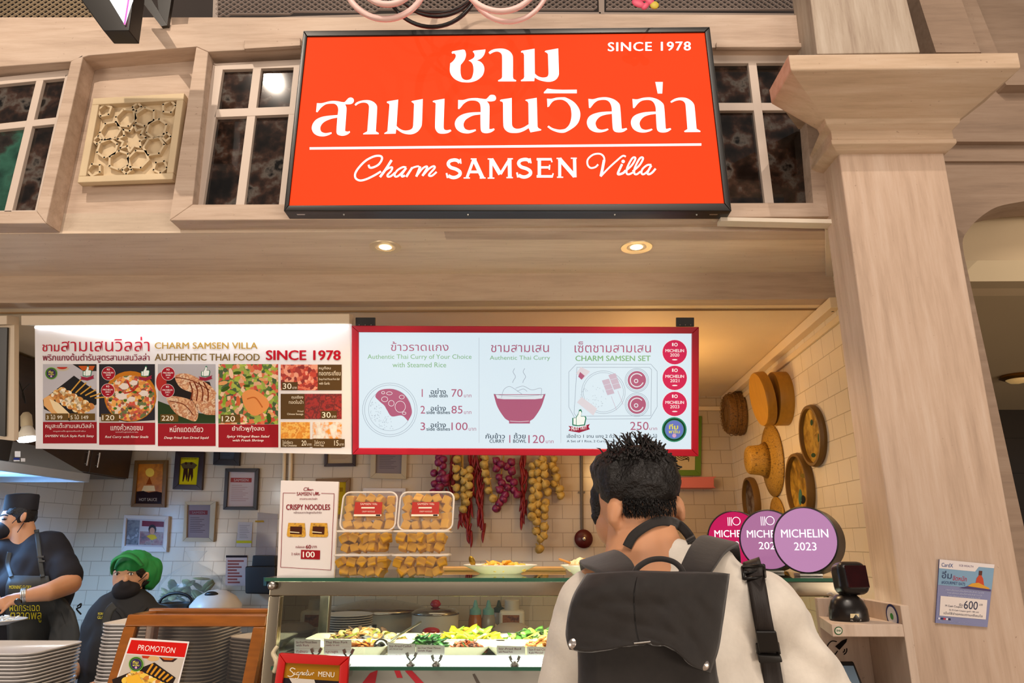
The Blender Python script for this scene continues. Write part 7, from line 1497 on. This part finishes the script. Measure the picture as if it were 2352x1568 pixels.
csh = blob('t_shirt', [('c', pc_(5, 1272), .085, pc_(120, 1275), .080), ('c', pc_(75, 1256), .062, pc_(104, 1262), .066), ('e', pc_(88, 1345), (.185, .14, .28)), ('c', (-2.54, YC, 1.28), .175, (-2.54, YC, .90), .17), ('c', pc_(132, 1282), .080, pc_(156, 1322, 3.62), .073), ('c', pc_(-8, 1290), .08, pc_(-35, 1335, 3.62), .075)], .012, mat('tee_black', '17141a', .85), ck, 3, wrinkle(.008, 9, 9, 7, 2))
blob('trousers', [('c', (-2.54, YC, .95), .17, (-2.54, YC, .86), .165), ('c', (-2.64, YC, .9), .10, (-2.64, YC, .09), .07), ('c', (-2.46, YC, .9), .10, (-2.46, YC, .09), .07)], .014, mat('trouser_black', '1b1a1e', .8), ck, 3)
for x in (-2.64, -2.46): blob('shoe', [('e', (x-.03, YC-.02, .05), (.12, .05, .05)), ('b', (x-.03, YC-.02, .015), (.22, .085, .03))], .01, mat('shoe_black', '1b1a1a', .5), ck, 2)
g = G(); hb0 = c+Vector((.006, .002, .045)); g.lathe([(.080, 0), (.081, .008), (.080, .072), (.076, .082), (.04, .088), (0, .088)], hb0, 32, (-.04, 0, 1), sx=1.0, sy=.88); g.build('cook_hat', mat('hat_black', '161216', .8), ck, smooth='auto')
blob('hair', [('e', c+Vector((.040, 0, .02)), (.046, .070, .066)), ('e', c+Vector((.02, -.058, .036)), (.045, .018, .026))], .007, M_HAIR, ck, 2, hairn)
mk = blob('face_mask', [('e', c+Vector((-.042, -.024, -.056)), (.062, .060, .048)), ('e', c+Vector((-.074, -.034, -.038)), (.03, .032, .032))], .006, mat('mask_black', '17141a', .8), ck, 2)
tc = tree(cbo)
g = G()
for a, b in (((28, 1201), (54, 1176)), ((40, 1222), (55, 1200))): g.tube([P(*a, 3.625), P((a[0]+b[0])/2, (a[1]+b[1])/2, 3.612), P(*b, 3.614)], .002, 6)
g.build('mask_loops', mat('mask_black', '17141a', .8), mk)
g = G(); g.tube(crv([pc_(2, 1184, 3.63), pc_(10, 1182, 3.62), pc_(18, 1184, 3.62)]), .004, 6); g.build('eyebrow', M_HAIR, ck)
g = G(); g.ell(pc_(9, 1192, 3.628), (.013, .006, .006), 10); g.build('eye', mat('eye_dark', '241612', .3), ck, smooth=True)
tcs = [tree(csh), tree(cbo)]
ap = thing('x', None, None, (0, 0, 0)) if False else None
# apron draped over the shirt front
rows = [(1322, 22, 112), (1345, 14, 118), (1375, 12, 150), (1405, 14, 172), (1440, 16, 182), (1480, 18, 186), (1540, 18, 190)]
vs = []
for v, a, b in rows:
    for k in range(13):
        u = a+(b-a)*k/12; h = hit([tcs[0]], u, v, .012); vs.append(h if h is not None else P(u, v, 3.6))
for r_ in range(len(rows)):
    for k in range(13): vs[r_*13+k].y = min(vs[r_*13+k].y, 3.66)
g = G(); g.add(vs, [(i*13+k, i*13+k+1, i*13+14+k, i*13+13+k) for i in range(len(rows)-1) for k in range(12)])
apo = g.build('apron', mat('apron_grey', '2f302f', .6, var=.2, scale=8), ck, smooth=True); s = apo.modifiers.new('s', 'SOLIDIFY'); s.thickness = .004
ta = tree(apo)
for path in ([(84, 1216), (88, 1250), (93, 1290), (98, 1324)], [(22, 1268), (18, 1295), (26, 1324)]): band('apron_strap', tcs+[ta], path, 11, mat('apron_grey', '2f302f', .6, var=.2, scale=8), apo, .008, .003)
g = G(); 
for (u, v) in ((94, 1278), (96, 1288)): 
    p = hit(tcs+[ta], u, v, .014)
    if p is not None: g.box(p, (.034, .006, .008))
g.build('strap_buckle', M_BPL, apo)
def wrap_text(name, trees, items, m, parent, off=.008):
    g = G()
    for s_, u0, v0, u1, v1 in items:
        vs, fs = tmesh(s_, 0); xa = min(p[0] for p in vs); xb = max(p[0] for p in vs); ya = min(p[1] for p in vs); yb = max(p[1] for p in vs); out = []
        for x, y in vs:
            u = u0+(x-xa)/(xb-xa)*(u1-u0); v = v1+(y-ya)/(yb-ya)*(v0-v1); h = hit(trees, u, v, off); out.append(h if h is not None else P(u, v, 3.58))
        g.add(out, fs)
    return g.build(name, m, parent, fix=False)
M_YEL = mat('print_yellow', 'd8c81e', .6)
wrap_text('lettering', [ta], [('MORNING GLORY', 21, 1344, 72, 1352), ('ผัดกระเฉด', 22, 1384, 91, 1403), ('ตลาดพลู', 24, 1406, 95, 1429)], M_YEL, apo)
g = G(); wc = P(54, 1368, 3.452); ax = (pc_(58, 1368, 3.45)-pc_(115, 1358, 3.50)).normalized()
for k in range(3): g.lathe([(.034, -.004), (.037, -.002), (.037, .002), (.034, .004)], wc+ax*(k-1)*.0075, 24, ax)
wt = g.build('wrist_watch', mat('steel', 'b8b4ae', .3, 1), ck, smooth='auto'); g = G(); g.lathe([(.017, 0), (.017, .008), (0, .009)], wc+Vector((.0, -.026, -.022)), 24, (0, -.8, -.6)); g.build('dial', mat('watch_dial', '3a3632', .2, .6), wt, smooth='auto')
g = G(); g.tube(crv([P(178, 1392, 3.72), P(186, 1386, 3.7), P(184, 1394, 3.7), P(176, 1398, 3.71), P(186, 1410, 3.7)]), .004, 6); g.build('apron_bow', mat('apron_grey', '2f302f', .6, var=.2, scale=8), apo)
t = thing('food_plate', 'white plate of shredded food held by the cook at the left edge', 'plate', P(-8, 1436, 3.3)); c = P(-8, 1434, 3.3)
g = G(); g.lathe([(.05, 0), (.055, .004), (.115, .02), (.115, .023), (.05, .008), (0, .006)], c, 32); g.build('plate', M_CH, t, smooth='auto')
g = G()
for k in range(40): a = rf.uniform(0, 6.28); r = .08*rf.random()**.5; g.ell(c+Vector((r*math.cos(a), r*math.sin(a), .012+.02*rf.random())), (.02, .004, .004), 6, (rf.uniform(-.4, .4), rf.uniform(-.4, .4), rf.uniform(0, 6)))
g.build('shredded_food', mat('shred_white', 'e8e2d2', .5), t, smooth=True)

# ---- woman in the green cap
YW = 3.45
wm = thing('person', 'woman in a bright green cap and black mask behind the tall tray stack', 'person', (P(310, 1320, YW).x, YW, 0))
h = P(300, 1322, YW)
def pw_(u, v, Y=YW): return P(u, v, Y)
xw0 = h.x
wb_ = [('e', h, (.076, .090, .100), (.05, 0, .25)), ('e', h+Vector((.004, -.035, -.06)), (.056, .058, .055)), ('e', h+Vector((.030, -.092, -.012)), (.012, .014, .018)), ('c', pw_(300, 1405), .052, pw_(302, 1350), .047),
       ('e', pw_(337, 1323, 3.43), (.012, .014, .024)), ('c', pw_(252, 1430), .05, pw_(360, 1428), .05), ('e', (xw0, YW, 1.12), (.15, .10, .20)), ('c', (xw0, YW, 1.1), .12, (xw0, YW, .85), .13),
       ('c', pw_(244, 1430), .05, (xw0-.15, YW-.05, .98), .042), ('c', (xw0-.15, YW-.05, .98), .04, (xw0-.12, YW-.22, .97), .028), ('c', pw_(380, 1425), .05, (xw0+.22, YW-.05, .98), .042), ('c', (xw0+.22, YW-.05, .98), .04, (xw0+.12, YW-.22, .97), .028), ('e', (xw0-.10, YW-.25, .97), (.03, .04, .02)), ('e', (xw0+.10, YW-.25, .97), (.03, .04, .02)),
       ('c', (xw0-.08, YW, .85), .09, (xw0-.08, YW, .06), .045), ('c', (xw0+.08, YW, .85), .09, (xw0+.08, YW, .06), .045)]
for s in (-1, 1): wb_ += fingers(None, [((xw0+s*.10+.014*(i-1.5), YW-.28, .97), (0, -1, -.2), (0, .1, -.4), (.8, 1, .95, .8)[i]) for i in range(4)]+[((xw0+s*.075, YW-.25, .97), (-s*.6, -.8, -.1), (0, 0, -.2), .8)], 5, .07, .0085)
wbo = blob('body', wb_, .008, SK3, wm, 2)
wsh = blob('shirt', [('c', pw_(250, 1428), .075, pw_(362, 1426), .075), ('c', pw_(258, 1420), .052, pw_(250, 1420), .06), ('c', pw_(346, 1416), .052, pw_(358, 1416), .06), ('e', (xw0, YW, 1.12), (.19, .13, .22)), ('c', (xw0, YW, 1.1), .15, (xw0, YW, .8), .16), ('c', pw_(244, 1434), .068, (xw0-.15, YW-.03, 1.02), .06), ('c', pw_(374, 1432), .068, (xw0+.19, YW-.03, 1.02), .06)], .011, mat('shirt_black', '1d1d20', .8), wm, 3, wrinkle(.006, 9, 9, 8, 9))
blob('trousers', [('c', (xw0, YW, .88), .15, (xw0, YW, .8), .15), ('c', (xw0-.08, YW, .84), .095, (xw0-.08, YW, .09), .07), ('c', (xw0+.08, YW, .84), .095, (xw0+.08, YW, .09), .07)], .014, mat('trouser_black', '1b1a1e', .8), wm, 3)
for x in (-.08, .08): blob('shoe', [('e', (xw0+x, YW-.04, .05), (.05, .12, .05)), ('b', (xw0+x, YW-.04, .015), (.085, .22, .03))], .01, mat('shoe_black', '1b1a1a', .5), wm, 2)
M_CAP = mat('cap_green', '1f8c46', .6, var=.15, scale=10)
cap = blob('cap', [('e', h+Vector((.0, .005, .058)), (.090, .102, .062), (.12, 0, .25)), ('e', h+Vector((.07, .045, .02)), (.046, .07, .07)), ('e', pw_(345, 1325, 3.50), (.045, .06, .06))], .008, M_CAP, wm, 3, wrinkle(.008, 26, 26, 8, 4))
g = G(); br = [P(254, 1318, 3.36), P(253, 1300, 3.32), P(264, 1284, 3.30), P(285, 1277, 3.30), P(308, 1283, 3.31), P(325, 1300, 3.34)]; bi = [P(256, 1320, 3.37), P(262, 1294, 3.36), P(276, 1274, 3.36), P(296, 1268, 3.36), P(316, 1278, 3.37), P(332, 1298, 3.38)]
a_ = crv(br, 5); b_ = crv(bi, 5); g.add(a_+b_, [(i, i+1, len(a_)+i+1, len(a_)+i) for i in range(len(a_)-1)]); o = g.build('cap_peak', M_CAP, cap, smooth=True); s = o.modifiers.new('s', 'SOLIDIFY'); s.thickness = .006
wmk = blob('face_mask', [('e', h+Vector((.016, -.050, -.060)), (.062, .056, .050), (0, 0, .25)), ('e', h+Vector((.022, -.082, -.040)), (.034, .026, .030))], .006, mat('mask_black', '17141a', .8), wm, 2)
tww = tree(wbo)
g = G()
for u in (268, 300): 
    p = hit([tww], u, 1318, .001) or P(u, 1318, 3.36); g.ell(p, (.012, .004, .0065), 12)
g.build('eyes', mat('eye_white', 'e8e2da', .2), wm, smooth=True)
g = G()
for u in (268, 300): 
    p = hit([tww], u+1, 1318, .004) or P(u, 1318, 3.355); g.ell(p, (.0055, .003, .006), 10)
g.build('irises', mat('eye_dark', '241612', .3), wm, smooth=True)
g = G()
for u in (268, 300): 
    q = [hit([tww], u+d, v, .003) or P(u+d, v, 3.36) for d, v in ((-8, 1310), (0, 1306.5), (8, 1309))]
    g.tube(crv(q), [.0016]*2+[.0026]*9+[.0016]*2, 6)
    q = [hit([tww], u+d, v, .003) or P(u+d, v, 3.36) for d, v in ((-7, 1317), (0, 1313.5), (7, 1317))]; g.tube(crv(q), .0012, 5)
g.build('eyebrows', M_HAIR, wm)
g = G(); g.tube([P(318, 1335, 3.40), P(330, 1326, 3.405), P(338, 1318, 3.415)], .0018, 6); g.tube([P(316, 1356, 3.40), P(330, 1340, 3.405), P(338, 1330, 3.415)], .0018, 6); g.build('mask_loops', mat('mask_black', '17141a', .8), wmk)
blob('hair', [('e', h+Vector((.03, .03, .0)), (.075, .07, .075)), ('e', h+Vector((.06, -.03, .02)), (.02, .03, .04))], .008, M_HAIR, wm, 2, hairn)
tws = [tree(wsh)]
band('apron_strap', tws, [(264, 1390), (251, 1402), (244, 1424), (242, 1450)], 20, mat('apron_grey', '2f302f', .6, var=.2, scale=8), wm, .008, .003)
band('shirt_collar', tws+[tww], [(268, 1398), (278, 1408), (288, 1425)], 9, mat('shirt_black', '1d1d20', .8), wsh, .006, .003); band('shirt_collar', tws+[tww], [(336, 1392), (322, 1406), (304, 1424)], 9, mat('shirt_black', '1d1d20', .8), wsh, .006, .003)
wrap_text('lettering', tws, [('MORNING', 225, 1406, 246, 1412), ('GLORY', 224, 1414, 248, 1421)], M_YEL, wsh)
